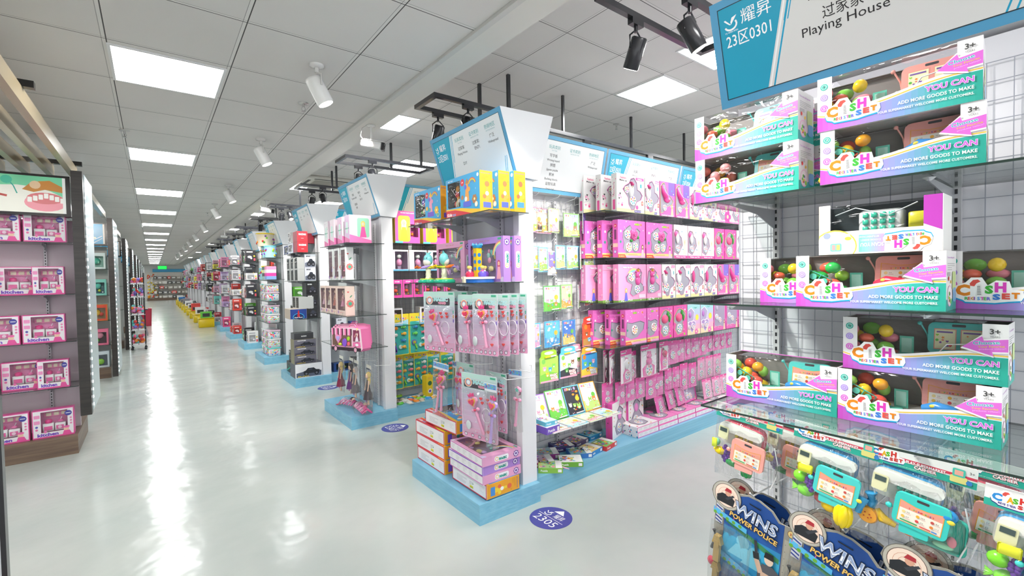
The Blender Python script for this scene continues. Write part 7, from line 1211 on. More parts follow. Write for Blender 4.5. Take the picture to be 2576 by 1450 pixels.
# hanging make-up cards
def mcard(kind, W, H):
    def f():
        r = empty('makeup_card'); m = MB(); bg = {'big': 'f4eef0', 'loop': 'ea66b2', 'pale': 'f0a4c8'}[kind[0]]; m.prism(rr_pts(-W / 2, -H, W / 2, 0, 0.008), (0, 0.001, 0), (1, 0, 0), (0, 0, 1), (0, -1, 0), 0.001, 'e84f9f', 'print', 'f4d8e6'); p = Pen(m, (-W / 2, 0, -H), (1, 0, 0), (0, 0, 1), (0, -1, 0)); c = MB(); t = kind[1]
        p.rrect(0.004, 0.012 if kind[0] == 'big' else 0.004, W - 0.004, H * (0.84 if kind[0] == 'big' else 0.90), 0.006, bg); p.disc(W / 2, H - 0.012, 0.010, 'f8f4f6', 8, 0.005)
        if kind[0] == 'big': p.text('Beauty', W * 0.06, H * 0.88, H * 0.06, 'f8f4f6', 'l', w=W * 0.42, bold=0.04, edge='3a2a34', ew=0.05); [p.disc(W * (0.1 + 0.1 * i), H * 0.82, 0.006, '2a2228', 6) for i in range(3)]
        else: p.text('beauty girl', W * 0.3, H * 0.84, H * 0.045, 'e84fa0', 'l', w=W * 0.4, bold=0.03); confetti(p, 0.01, 0.01, W - 0.01, H * 0.8, 10, ['f8c8e0', 'fff', 'e85aa6'], 0.005, 5, 'dhs')
        p.l += 0.0002
        if t == 'penguin': p.poly([(W * 0.25, H * 0.05), (W * 0.8, H * 0.08), (W * 0.85, H * 0.3), (W * 0.62, H * 0.42), (W * 0.66, H * 0.75), (W * 0.4, H * 0.78), (W * 0.36, H * 0.42), (W * 0.2, H * 0.3)], 'f06aae'); c.ball((0, -0.004, -H * 0.42), (W * 0.16, 0.018, H * 0.16), 'f6f4f4', 'gloss', 12, 8); c.ball((0, -0.022, -H * 0.38), (0.008, 0.004, 0.004), 'f2b83a', 'gloss', 6, 4); palette(c, 0.01, -H * 0.75, W * 0.2, 21)
        elif t == 'bear': p.poly([(W * 0.15, H * 0.05), (W * 0.85, H * 0.05), (W * 0.9, H * 0.3), (W * 0.65, H * 0.42), (W * 0.66, H * 0.78), (W * 0.4, H * 0.8), (W * 0.36, H * 0.42), (W * 0.1, H * 0.3)], 'f06aae'); c.ball((0, -0.004, -H * 0.34), (W * 0.15, 0.016, H * 0.08), 'ee62a8', 'gloss', 12, 7); c.ball((0, -0.004, -H * 0.52), (W * 0.18, 0.016, H * 0.11), 'ee62a8', 'gloss', 12, 7); palette(c, 0.0, -H * 0.78, W * 0.22, 22)
        elif t == 'melon': p.poly([(W * 0.2, H * 0.05), (W * 0.8, H * 0.1), (W * 0.9, H * 0.4), (W * 0.5, H * 0.8), (W * 0.25, H * 0.8), (W * 0.1, H * 0.4)], 'f06aae'); c.tube([(-W * 0.12, 0, -H * 0.25), (0.0, -0.006, -H * 0.38), (W * 0.15, -0.004, -H * 0.52)], [0.01, 0.03, 0.012], 'dc5a80', 'gloss', 10); c.ball((-W * 0.1, -0.01, -H * 0.28), (0.008, 0.008, 0.02), '4aa85a', 'gloss', 6, 4); palette(c, 0.01, -H * 0.72, W * 0.22, 23)
        else:
            for i, (x, z, rr_) in enumerate({'hearts': [(-0.0, -0.60, 0.26)], 'double': [(-0.22, -0.58, 0.2), (0.22, -0.5, 0.2)], 'bottle': [(0, -0.68, 0.2), (0, -0.42, 0.14)], 'key': [(0.0, -0.70, 0.26), (0.0, -0.36, 0.2)], 'castle': [(-0.2, -0.72, 0.14), (0.24, -0.6, 0.2)]}[t]):
                if t == 'hearts': c.prism(heart_pts(x * W, z * H, rr_ * W * 1.25), (0, 0, 0), (1, 0, 0), (0, 0, 1), (0, -1, 0), 0.008, 'f0a0cc', 'gloss')
                c2 = c if t == 'hearts' else MB(); palette(c2, x * W, z * H, rr_ * W, 24 + i, -0.006 if t == 'hearts' else -0.004); (c2 is c) or c2.build('colour_palette', r)
        m.build('card', r); c.v and c.build('cosmetics', r); m = MB(); m.box(-W / 2 + 0.01, -0.024, -H * 0.96, W / 2 - 0.01, -0.0235, -H * 0.16, 'fff', 'film'); m.build('blister', r); return r
    return f
MC = {}; MCG = 'pink make-up cards on hooks'
def mc(kind, x0, x1, zt, zb, y, label, a=0, tilt=0):
    W, H = round(x1 - x0, 2), round(zt - zb, 2); key = (kind, W, H)
    if key not in MC: MC[key] = Kind(mcard(kind, W, H))
    MC[key].put(((x0 + x1) / 2, y, zt), (R(tilt), 0, R(a)), label, 'make-up card', MCG)
mc(('big', 'penguin'), 2.99, 3.18, 0.895, 0.61, 2.66, 'white and pink penguin make-up card deepest on the first hook', 28); mc(('big', 'penguin'), 3.0, 3.19, 0.895, 0.605, 2.60, 'white and pink penguin make-up card second on the first hook', 26); mc(('big', 'penguin'), 3.135, 3.335, 0.885, 0.585, 2.56, 'white and pink penguin make-up card hanging frontmost near the books', 10)
mc(('big', 'bear'), 3.29, 3.44, 0.85, 0.60, 2.60, 'pink bear make-up card next to the frontmost penguin card', 8); mc(('big', 'bear'), 3.44, 3.70, 0.895, 0.595, 2.57, 'large pink bear make-up card, first beyond the penguin cards', 4); mc(('big', 'melon'), 3.62, 3.75, 0.89, 0.63, 2.61, 'watermelon compact card half behind the large bear card', 4); mc(('big', 'melon'), 3.74, 3.90, 0.895, 0.615, 2.58, 'watermelon compact card beside the heart cards', 4)
for i, (a, b) in enumerate(((3.90, 4.05), (4.05, 4.18), (4.19, 4.30), (4.31, 4.45), (4.46, 4.60))): mc(('loop', 'hearts' if i % 2 == 0 else 'double'), a, b, 0.885 - 0.004 * i, 0.655 + 0.006 * i, 2.59, 'pink hanging card with heart palettes, %s of its row under the fourth shelf' % nth(i))
for i, (a, b) in enumerate(((4.62, 4.74), (4.75, 4.87), (4.88, 5.0), (5.02, 5.16))): mc(('loop', 'hearts'), a, b, 0.865, 0.70, 2.60, 'pink hanging heart card farther along, %s past the longer ones' % nth(i))
for i, (t, a, b, zt_, zb_, y) in enumerate((('bottle', 2.985, 3.12, 0.615, 0.39, 2.62), ('castle', 3.13, 3.26, 0.605, 0.40, 2.60), ('castle', 3.27, 3.40, 0.60, 0.41, 2.60), ('bottle', 3.41, 3.55, 0.60, 0.41, 2.60), ('key', 3.565, 3.70, 0.605, 0.37, 2.60), ('double', 3.71, 3.85, 0.60, 0.375, 2.61), ('double', 3.86, 3.98, 0.62, 0.41, 2.60), ('double', 3.99, 4.11, 0.62, 0.415, 2.60), ('key', 4.115, 4.26, 0.635, 0.37, 2.60), ('key', 4.27, 4.42, 0.62, 0.37, 2.60))):
    mc(('loop', t), a, b, zt_, zb_, y, 'pink %s card, %s along the lower hooks' % ({'bottle': 'nail polish', 'castle': 'two-palette', 'key': 'mirror and palette', 'double': 'double palette'}[t], nth(i)))
for i, (a, b) in enumerate(((4.44, 4.585), (4.60, 4.745), (4.76, 4.915))): mc(('pale', 'key'), a, b, 0.655, 0.415, 2.60, 'pale pink card with mirror, %s of the upper three far along the run' % nth(i))
for i, (a, b) in enumerate(((4.45, 4.62), (4.64, 4.80), (4.81, 4.97))): mc(('pale', 'key'), a, b, 0.43, 0.235, 2.56, 'pale pink card with mirror, %s of the lower three far along the run' % nth(i), 0, -8)
for i, (a, b, zt_) in enumerate(((3.69, 3.86, 0.385), (3.86, 4.02, 0.425), (4.02, 4.18, 0.432))): mc(('loop', 'bottle'), a, b, zt_, zt_ - 0.20, 2.62, 'pink nail polish card leaning behind the flat boxes, %s of three' % nth(i), 8, -14)
Kind(makeup('glitter', 0.27, 0.155, 0.04)).put((4.32, 2.60, 0.228), (R(-10), 0, R(6)), 'purple-framed make-up box with dark window leaning behind the flat boxes', 'make-up box', MUG)
mu('fruit', 3.03, 3.34, 0.131, 2.60, 'white make-up box scattered with pictures, standing tall at the end of the platform', 0.31, 0.06, 16); mu('fruit', 3.33, 3.61, 0.131, 2.64, 'white make-up box with heart shapes standing behind the flat stacks', 0.32, 0.06, 8)
# the last visible bits: dark cards and folders between shelves at the far corner
def flat(c, art):
    def f():
        r = empty('makeup_box'); W, D, H = 0.30, 0.045, 0.31; m = MB(); m.box(-W / 2, 0, 0, W / 2, D, H, c, faces={'b': 'f4f0f2'}); p = pen(m, W, D, H); p.clip = (0, 0, W, H)
        confetti(p, 0.01, 0.01, W - 0.01, H - 0.01, 30, ['e8506a', 'f2a03a', '4a9ac0', '8a5ac0', 'f29ac0'] if art else ['fff', 'f4c8e4', '8ac8f0', 'f2dc8a'], 0.008, 12 + art, 'rhd'); blobw(p, [(0.35, 0.9), (0.25, 0.75), (0.3, 0.55), (0.2, 0.4), (0.25, 0.15), (0.45, 0.08), (0.7, 0.15), (0.75, 0.35), (0.65, 0.5), (0.75, 0.65), (0.7, 0.85), (0.5, 0.93)], W, H, '5a4a58')
        u = Pen(m, (-W / 2, D, 0), (1, 0, 0), (0, -1, 0), (0, 0, -1)); u.rect(0, 0, W, D, 'e850ac'); u.rect(0.005, 0.005, W - 0.005, D - 0.005, 'f4f1f2')
        for j in range(4): lines(u, 0.02 + 0.07 * j, D - 0.014, 0.05, 3, 0.008, '9a9aa0', 0.001, j)
        q = pen(m, W, D, H, 'left'); confetti(q, 0.004, 0.004, D - 0.004, H - 0.01, 14, ['e8506a', '5ab06a', '8a5ac0', '4a9ac0'], 0.009, 3, 'hd'); m.build('carton', r); c_ = MB(); palette(c_, -0.02, H * 0.28, 0.04, 3); c_.ball((0.01, 0, H * 0.68), (0.04, 0.012, 0.04), 'ee6ab4' if not art else 'd8e4e4', 'gloss', 10, 6); c_.build('cosmetics', r); return r
    return f
FB = [Kind(flat('ee8cc6', 0)), Kind(flat('f5f1f2', 1))]
xs = [3.395, 3.70, 4.005, 4.31, 4.615, 4.92]
for i, x in enumerate(xs):
    for j in range(2): FB[1 if i in (0, 4, 5) else 0].put((x, 2.452 + (0.005 * j), 0.1305 + 0.045 * (j + 1) + 0.0005 * j), (R(-90), 0, 0), 'flat %s make-up box lying %s the %s place of the platform row' % ('white' if i in (0, 4, 5) else 'pink', 'on top in' if j else 'at the bottom in', nth(i)), 'make-up box', 'make-up boxes lying along the platform')
for i in range(10): hk(0.18, (3.1 + 0.19 * i, 2.794, 0.90 - 0.002 * i), FACE_Y, 'white wire hook carrying make-up cards below the fourth shelf, %s along' % nth(i), 'wire hooks in the make-up section')
for i in range(8): hk(0.18, (3.05 + 0.20 * i, 2.794, 0.605), FACE_Y, 'white wire hook carrying the lower make-up cards, %s along' % nth(i), 'wire hooks in the make-up section')
# ================================================================ second rack end (0701): dolls, play vans; run with kitchens and fishing games
def gbox(name, W, D, H, base, side=None, win=None, inner='4a4644', blobs=(), text=(), conf=None, top=None, seed=1, film=True, fn=None, sfn=None):
    """printed carton with an optional real window recess: win in fractions; blobs: (u, v, r, colour) toys in the window"""
    def f():
        T = 0.0015; r = empty(name); m = MB(); side_ = side or base
        m.box(-W / 2, 0, 0, W / 2, D, T, side_); m.box(-W / 2, D - T, T, W / 2, D, H, side_, faces={'f': inner}); m.box(-W / 2, 0, T, -W / 2 + T, D - T, H, side_, faces={'r': inner}); m.box(W / 2 - T, 0, T, W / 2, D - T, H, side_, faces={'l': inner}); m.box(-W / 2 + T, 0, H - T, W / 2 - T, D - T, H, top or side_, faces={'b': inner})
        if win:
            a, b, c, d = win[0] * W, win[1] * H, win[2] * W, win[3] * H
            for q in ((T, T, a, H - T), (c, T, W - T, H - T), (a, T, c, b), (a, d, c, H - T)):
                if q[2] - q[0] > 0.001 and q[3] - q[1] > 0.001: m.box(-W / 2 + q[0], 0, q[1], -W / 2 + q[2], T, q[3], base)
        else: m.box(-W / 2 + T, 0, T, W / 2 - T, T, H - T, base)
        p = pen(m, W, D, H); p.clip = (0, 0, W, H)
        if conf: confetti(p, 0.01, 0.01, W - 0.01, (win[1] * H if win else H) - 0.004, conf[0], conf[1], conf[2], seed)
        if fn: fn(p, W, H)
        for t, u, v, h, cx in text: p.text(t, u * W, v * H, h, cx, 'c', bold=0.04, w=min(W * 0.9, h * len(t) * 0.62))
        for s_ in ('left', 'right'):
            q = pen(m, W, D, H, s_)
            if sfn: sfn(q, D, H)
            elif conf: confetti(q, 0.008, 0.01, D - 0.008, H - 0.01, 7, conf[1], conf[2], seed + 1)
        m.build('carton', r)
        if blobs:
            m = MB()
            for t_ in blobs: u, v, rr, cc_ = t_[:4]; q = t_[4] if len(t_) > 4 else 1; m.ball((-W / 2 + u * W, D * 0.45, v * H), (rr, min(rr, D * 0.35), rr * q), cc_, "gloss", 10, 6)
            m.build('toy', r)
        if win and film: m = MB(); m.add([(-W / 2 + a, 0.0006, b), (-W / 2 + c, 0.0006, b), (-W / 2 + c, 0.0006, d), (-W / 2 + a, 0.0006, d)], [(0, 1, 2, 3)], 'fff', 'film'); m.build('window_film', r)
        return r
    return f
def doll_body(m, x, y, z, h, hair, dress, legs='f0c8ac'):
    m.tube([(x, y, z + 0.44 * h), (x, y - 0.002, z + 0.58 * h), (x, y, z + 0.74 * h)], [0.075 * h, 0.055 * h, 0.035 * h], dress, 'gloss', 10); m.lathe((x, y, z + 0.16 * h), [(0.15 * h, 0), (0.12 * h, 0.16 * h), (0.06 * h, 0.34 * h)], dress, 'gloss', 12)
    for s_ in (-1, 1): m.tube([(x + s_ * 0.035 * h, y, z), (x + s_ * 0.035 * h, y, z + 0.2 * h)], 0.022 * h, legs, 'gloss', 7); m.tube([(x + s_ * 0.06 * h, y, z + 0.71 * h), (x + s_ * 0.11 * h, y - 0.01, z + 0.56 * h), (x + s_ * 0.12 * h, y - 0.02, z + 0.42 * h)], [0.022 * h, 0.018 * h, 0.014 * h], legs, 'gloss', 7)
    m.ball((x, y - 0.002, z + 0.86 * h), (0.07 * h, 0.065 * h, 0.085 * h), 'f3ceb2', 'gloss', 12, 8); m.ball((x, y + 0.02 * h, z + 0.88 * h), (0.09 * h, 0.075 * h, 0.10 * h), hair, 'gloss', 12, 8); m.ball((x, y + 0.03 * h, z + 0.72 * h), (0.08 * h, 0.05 * h, 0.15 * h), hair, 'gloss', 10, 7)
    for s_ in (-1, 1): m.ball((x + s_ * 0.026 * h, y - 0.066 * h, z + 0.87 * h), 0.009 * h, '2a3050', 'gloss', 6, 4)
    m.ball((x, y - 0.068 * h, z + 0.82 * h), (0.012 * h, 0.004 * h, 0.005 * h), 'd0405a', 'gloss', 6, 4)
def doll_box(hair, dress, base='f6dcd0', W=0.20, H=0.32, D=0.08, two=True):
    def f():
        r = gbox('doll_box', W, D, H, base, base, (0.1, 0.16, 0.92, 0.92) if two else (0.12, 0.1, 0.9, 0.93), 'b98a92', conf=(6, ['e85a8a', '8ac0a0', 'a878d0'], 0.008), fn=lambda p, w, h: (blossom(p, w * 0.16, h * 0.09, 0.018, '8a4ab8', 7), p.text('Lorrie', w * 0.5, h * 0.06, 0.018, 'e89a9a', 'c', w=w * 0.4, bold=0.02)), sfn=lambda q, d, h: (blossom(q, d * 0.5, h * 0.4, d * 0.42, 'e88a84', 8), q.disc(d * 0.5, h * 0.4, d * 0.2, '5ac0a0', 10), q.heart(d * 0.3, h * 0.8, 0.012, 'e86a6a'), q.disc(d * 0.6, h * 0.65, 0.02, '5aa880', 8, 0.006, 0.8)))()
        m = MB(); doll_body(m, (-W * 0.22 if two else 0), D * 0.5, 0.055, H * 0.72, hair, dress); m.build('doll', r)
        if two:
            m = MB(); g = random.Random(3)
            for n in range(14): m.ball((W * g.uniform(.08, .36), D * 0.5, H * g.uniform(.25, .86)), (g.uniform(.008, .016),) * 3, g.choice(['d8b0c0', 'c8e07a', 'f2a8c8', 'b8a0b0', 'f0e0c0']), 'gloss', 7, 5)
            m.build('accessories', r)
        return r
    return f
Y1 = YK(1); DG = 'doll boxes on the second rack end'
for i, (y, x, c, t) in enumerate(((5.76, 1.66, 'f2eef0', 'whitish'), (5.55, 1.665, 'f6e4ec', 'pale pink'), (5.28, 1.67, 'ecc8e0', 'lilac-topped'), (5.05, 1.675, 'e2c4e2', 'violet-spined'))):
    Kind(gbox('doll_box', 0.155, 0.24, 0.30, c, 'f2dce8', text=[('Barbie'[:0] + 'Fashion doll', 0.5, 0.5, 0.016, '3aa88a')], conf=(5, ['f2a8c8', '8ad0b0', 'c88ad0'], 0.01), seed=i, fn=lambda p, w, h: (p.rrect(w * 0.3, h * 0.35, w * 0.7, h * 0.75, 0.012, 'd8f0e8'), p.poly([(0, 0), (w, 0), (w, h * 0.12), (0, h * 0.25)], 'ee7ab4')), sfn=lambda q, d, h: (q.rrect(d * 0.35, h * 0.2, d * 0.9, h * 0.9, 0.02, '9ad8b8'), doll_print(q, d * 0.62, h * 0.2, h * 0.62, 'f0c860', 'ec5aa0'), q.poly([(0, 0), (d, 0), (d, h * 0.1), (0, h * 0.3)], 'ee7ab4')))).put((x, y, 1.9305), FACE_X, t + ' tall doll box, %s from the far side of the top shelf' % nth(i), 'doll box', DG)
DB = {k: Kind(doll_box(*a)) for k, a in {'a': ('e8dcd0', 'f2a8c4', 'f6dcd0', 0.30, 0.32, 0.10), 'b': ('1e1a1c', 'f0c0d0'), 'c': ('1e1a1c', 'f4ecd8'), 'd': ('c86a5a', 'd87a6a'), 'w': ('5a3a3a', 'ee4a8a', 'f2f2f2', 0.17, 0.36, 0.09, False), 'v': ('3a2a5a', '7a4a9a', 'f2f2f2', 0.17, 0.36, 0.09, False), 'x': ('201c20', 'f8e0ea', 'f2f2f2', 0.17, 0.36, 0.09, False)}.items()}
for k, y, x, t in (('v', 5.62, 1.66, 'white-framed box with a purple-haired doll on the second shelf'), ('x', 5.42, 1.665, 'white-framed box with a black-haired doll on the second shelf'), ('w', 5.20, 1.67, 'white-framed box with doll in pink and yellow, purple hat')): DB[k].put((x, y, 1.5305), FACE_X, t, 'doll box', DG)
for k, y, t in (('b', 5.93, 'peach doll box with black-haired doll farthest on the third shelf'), ('c', 5.72, 'peach doll box with black hair and cream dress, third shelf'), ('d', 5.51, 'peach doll box with red doll between two others'), ('a', 5.235, 'peach doll box with silver-haired doll nearest the pillar, third shelf')): DB[k].put((1.65, y, 1.1405), FACE_X, t, 'doll box', DG)
def van():
    r = empty('toy_van'); L, D, H = 0.56, 0.12, 0.27; pk = 'ee86b4'; out = [(0, 0.02), (L * 0.94, 0.02), (L, 0.05), (L * 0.95, H * 0.95), (L * 0.70, H), (0, H * 0.94)]
    m = MB(); m.prism([(x - L / 2, z) for x, z in out], (0, D, 0), (1, 0, 0), (0, 0, 1), (0, -1, 0), D, 'f4d8e2', 'print', 'ee7ab0'); p = Pen(m, (-L / 2, 0, 0), (1, 0, 0), (0, 0, 1), (0, -1, 0))
    p.rect(0.0, 0.02, L * 0.95, 0.055, '3a2a34'); [p.rect(0.012 * i, 0.056 + 0.006 * (i % 2), 0.012 * i + 0.012, 0.062 + 0.006 * (i % 2), 'e8589a') for i in range(44)]
    p.rect(0.02, 0.07, L * 0.66, H * 0.74, '7a5a50'); [p.poly([(0.015 + 0.026 * i, H * 0.94 - 0.004 * (i < 0)), (0.041 + 0.026 * i, H * 0.94), (0.041 + 0.026 * i, H * 0.70), (0.028 + 0.026 * i, H * 0.66), (0.015 + 0.026 * i, H * 0.70)], ('f27ab4', '5a2a3c', 'f7c8dc')[i % 3]) for i in range(14)]
    p.poly([(L * 0.70, 0.07), (L * 0.955, 0.07), (L * 0.93, H * 0.45), (L * 0.70, H * 0.42)], 'ee7ab0'); p.poly([(L * 0.71, H * 0.45), (L * 0.925, H * 0.48), (L * 0.905, H * 0.9), (L * 0.72, H * 0.9)], '8a3a5a'); p.disc(L * 0.83, H * 0.33, 0.028, 'f6f2f4', 14, 0.014)
    for x in (0.14, 0.78): p.disc(L * x, 0.035, 0.034, '3a2a34', 16); p.disc(L * x, 0.035, 0.024, 'f2d8e4', 14); [p.disc(L * x + 0.014 * math.cos(k), 0.035 + 0.014 * math.sin(k), 0.006, 'e0508a', 6) for k in range(6)]
    q = Pen(m, (L / 2 + 0.001, 0, 0), (0, 1, 0), (-0.128, 0, 1), (1, 0, 0.1)); q.rect(0.008, 0.05, D - 0.008, 0.06, '3a2a34'); q.rrect(0.015, 0.13, D - 0.015, 0.235, 0.012, '5a3040'); q.disc(D * 0.5, 0.17, 0.022, 'f2d0b8', 10); q.rect(0.02, 0.075, D - 0.02, 0.11, 'f4eaf0'); m.build('carton', r)
    m = MB(); m.prism(heart_pts(-0.14, 0.15, 0.06), (0, 0.0, 0), (1, 0, 0), (0, 0, 1), (0, -1, 0), 0.012, 'f29ac4', 'gloss'); m.prism(heart_pts(-0.14, 0.15, 0.035), (0, -0.0125, 0), (1, 0, 0), (0, 0, 1), (0, -1, 0), 0.003, 'b8a8e0', 'gloss'); m.lathe((-0.03, 0, 0.105), [(0.045, 0), (0.042, 0.012)], '8a5ad0', 'gloss', 18, (0, -1, 0), sx=0.8); m.ball((-0.12, 0, 0.085), (0.035, 0.012, 0.016), 'c8d83a'); m.lathe((0.04, 0, 0.15), [(0.024, 0), (0.022, 0.01)], 'a8d83a', 'gloss', 14, (0, -1, 0)); m.lathe((0.04, 0, 0.095), [(0.022, 0), (0.02, 0.01)], 'ee6a7a', 'gloss', 14, (0, -1, 0)); m.build('play_food', r)
    m = MB(); doll_body(m, 0.19, 0.002, 0.10, 0.17, 'ecd070', 'd8ccd8'); m.build('doll', r); m = MB(); m.tube([(-0.03, D / 2, H * 0.97), (-0.01, D / 2, H + 0.022), (0.07, D / 2, H + 0.024), (0.10, D / 2, H * 0.97)], 0.005, 'f08ab8', 'gloss', 6); m.build('handle', r); return r
VN = Kind(van)
for x, y, t in ((1.60, 4.93, 'pink striped play van box, frontmost, with doll at its window'), (1.67, 5.095, 'pink play van box in the middle of the three'), (1.74, 5.26, 'pink play van box deepest, only its tail showing')): VN.put((x, y, 0.7805 - 0.019), FACE_X + R(24), t, 'toy van', 'boxed play vans', (0.82, 1, 1))
def bag_doll(hair, dress):
    def f():
        r = empty('bagged_doll'); m = MB(); m.box(-0.065, -0.001, -0.05, 0.065, 0.001, 0, 'f0ece2'); p = Pen(m, (-0.065, -0.001, -0.05), (1, 0, 0), (0, 0, 1), (0, -1, 0)); p.rect(0, 0, 0.13, 0.016, '3a4058'); p.disc(0.11, 0.012, 0.008, 'f4f4f4'); m.build('header_card', r)
        m = MB(); doll_body(m, 0, -0.012, -0.40, 0.34, hair, dress); m.build('doll', r); m = MB(); m.ball((-0.035, -0.02, -0.33), (0.012, 0.006, 0.018), 'e07ac8'); m.tube([(-0.035, -0.02, -0.345), (-0.045, -0.02, -0.38)], 0.004, 'e07ac8'); m.build('hairbrush', r); m = MB(); pillow(m, 0.14, 0.37, 0.07, -0.045, 'bag', 6, 5); m.build('clear_bag', r); return r
    return f
for a, y, x, z, t in ((('e8c878', '8a2a4a'), 5.36, 1.68, 0.66, 'blonde doll in dark red top hanging in a clear bag'), (('2a2024', '6a3a7a'), 5.20, 1.74, 0.65, 'dark-haired doll in a clear bag behind the blonde one'), (('d8d0cc', '6a6468'), 4.93, 1.70, 0.665, 'doll with grey dress hanging in a clear bag in the middle'), (('ecd080', '4a4248'), 4.56, 1.70, 0.665, 'blonde doll in patterned dress bagged beside the pillar')): Kind(bag_doll(*a)).put((x, y + 0.02, z), (0, 0, FACE_X), t, 'doll', 'bagged dolls'); hk(0.18, (1.936, y + 0.02, z - 0.02), FACE_X, 'white wire hook holding the ' + t.split(' hanging')[0].split(' in a')[0], 'wire hooks on the doll rack')
def bundle(seed):
    def f():
        r = empty('toy_bag'); g = random.Random(seed); m = MB()
        for i in range(9): x = -0.16 + 0.04 * i; m.tube([(x, -0.05, 0.02), (x + 0.01, 0, 0.055 + 0.01 * (i % 2)), (x + 0.02, 0.05, 0.02)], 0.008, g.choice(['f27ab8', 'ee5aa6', 'f4a0cc']), 'gloss', 7)
        m.build('toy_hangers', r); m = MB(); m.ball((-0.05, 0.05, 0.05), (0.03, 0.035, 0.03), '2a2224' if seed % 2 else 'e8d8c8', 'gloss', 10, 7); m.ball((-0.02, 0.04, 0.055), (0.022, 0.02, 0.024), 'f0c8ac', 'gloss', 10, 7); m.tube([(0, 0.03, 0.045), (0.08, 0.0, 0.04), (0.16, -0.02, 0.03)], [0.02, 0.022, 0.012], ('e8508a', '8a3a6a')[seed % 2], 'gloss', 8); m.build('doll', r)
        m = MB(); m.box(-0.20, -0.06, 0.004, -0.165, 0.07, 0.008, 'e04a6a'); m.build('header_card', r); m = MB(); m.rings([[(0.20 * c_ * math.cos(2 * PI * k / 14), 0.095 * c_ * math.sin(2 * PI * k / 14) * (1 + 0.1 * math.sin(3 * k)), z) for k in range(14)] for c_, z in ((0.9, 0.001), (1.0, 0.02), (0.9, 0.055), (0.6, 0.085), (0.2, 0.092))], 'fff', 'bag', True, False); m.build('clear_bag', r); return r
    return f
Kind(bundle(1)).put((1.70, 5.12, 0.1305), R(-70), 'lying clear bag of pink toy hangers with a dark-haired doll, the farther one', 'toy bag', 'bags lying on the platform'); Kind(bundle(2)).put((1.72, 4.84, 0.1305), R(-95), 'clear bag with pink hangers and pale doll lying at the platform corner', 'toy bag', 'bags lying on the platform')
C0 = Vector((0, 0, 1.55))
for o in list(COL.objects):
    if o.get('group') in (DG, 'boxed play vans'): o.location = C0 + (o.location - C0) * 0.94; o.scale = o.scale * 0.94
# run side: blenders, kitchens, fishing games
def side_put(k, x, z, y, label, cat, g, a=0): k.put((x, y, z + 0.0005), R(a), label, cat, g)
yy = Y1 + 0.14; KG = 'kitchen toys on the second run'
K1 = Kind(gbox('toy_box', 0.30, 0.12, 0.36, 'ee62b8', 'f4d44a', (0.62, 0.2, 0.93, 0.6), 'd84aa0', [(0.75, 0.3, 0.02, 'f2902a')], [('YOU ARE WORTH HAVING', 0.5, 0.92, 0.014, 'fff')], fn=lambda p, w, h: (p.rrect(w * 0.12, h * 0.05, w * 0.6, h * 0.85, 0.03, 'f2ec4a'), doll_print(p, w * 0.35, h * 0.05, h * 0.72, 'f4e8c0', 'f0e43a'), p.rect(0, 0, w * 0.3, h * 0.06, '6ad8e8'))))
for i, x in enumerate((2.28, 2.62, 2.96, 3.3)): side_put(K1, x, 1.93, yy, 'pink and yellow girl-printed toy box, %s on the top side shelf of the doll rack' % nth(i), 'toy box', KG)
K2 = Kind(gbox('toy_box', 0.22, 0.15, 0.235, 'f4eff2', 'f4eff2', (0.28, 0.08, 0.97, 0.92), 'b8a8c0', [(0.62, 0.4, 0.035, 'f2a0c8', 1.2), (0.62, 0.7, 0.028, 'e8f0e8')], conf=(6, ['f2a83a', '58b0e0', '7ac84a', 'e85a9a'], 0.012), fn=lambda p, w, h: (p.rect(0, 0, w, h * 0.07, '6ab8e0'), p.text('KITCHEN', w * 0.15, h * 0.85, 0.010, 'b070a0', 'c'))))
for i, x in enumerate((2.17, 2.40, 2.64, 2.88, 3.15, 3.4)): side_put(K2, x, 1.62, yy, 'white toy kitchen box with pastel mixer, %s along the second side shelf' % nth(i), 'toy box', KG)
K3 = Kind(gbox('toy_box', 0.12, 0.12, 0.20, 'ee4aa8', 'f0a8d0', (0.12, 0.14, 0.88, 0.78), 'f2e8ee', [(0.5, 0.62, 0.022, 'f29ac8'), (0.5, 0.38, 0.026, 'e8583a', 0.8), (0.3, 0.2, 0.01, 'f2c23a'), (0.7, 0.2, 0.01, 'f2c23a')], [('KITCHEN', 0.5, 0.86, 0.013, 'fff')]))
for i, x in enumerate((2.14, 2.27, 2.40, 2.54, 2.68, 2.82, 2.96, 3.10)): side_put(K3, x, 1.3205, yy, 'small hot pink kitchen mixer box, %s along the third side shelf' % nth(i), 'toy box', KG)
K4 = Kind(gbox('toy_box', 0.14, 0.12, 0.20, 'f2eef0', 'f2eef0', (0.14, 0.16, 0.92, 0.9), 'c8b8b0', [(0.5, 0.55, 0.03, 'f0b8d0', 1.3), (0.6, 0.3, 0.022, '8ad0d8')], conf=(5, ['f2c83a', '8ac8e8'], 0.012), fn=lambda p, w, h: p.rect(0, 0, w, h * 0.1, '8ac8e8')))
for i, x in enumerate((2.16, 2.52, 2.78)): side_put(K4, x, 1.0005 if False else 1.0, Y1 + 0.22, 'small white blender toy box, %s on the low glass shelf above the fishing games' % nth(i), 'toy box', KG)
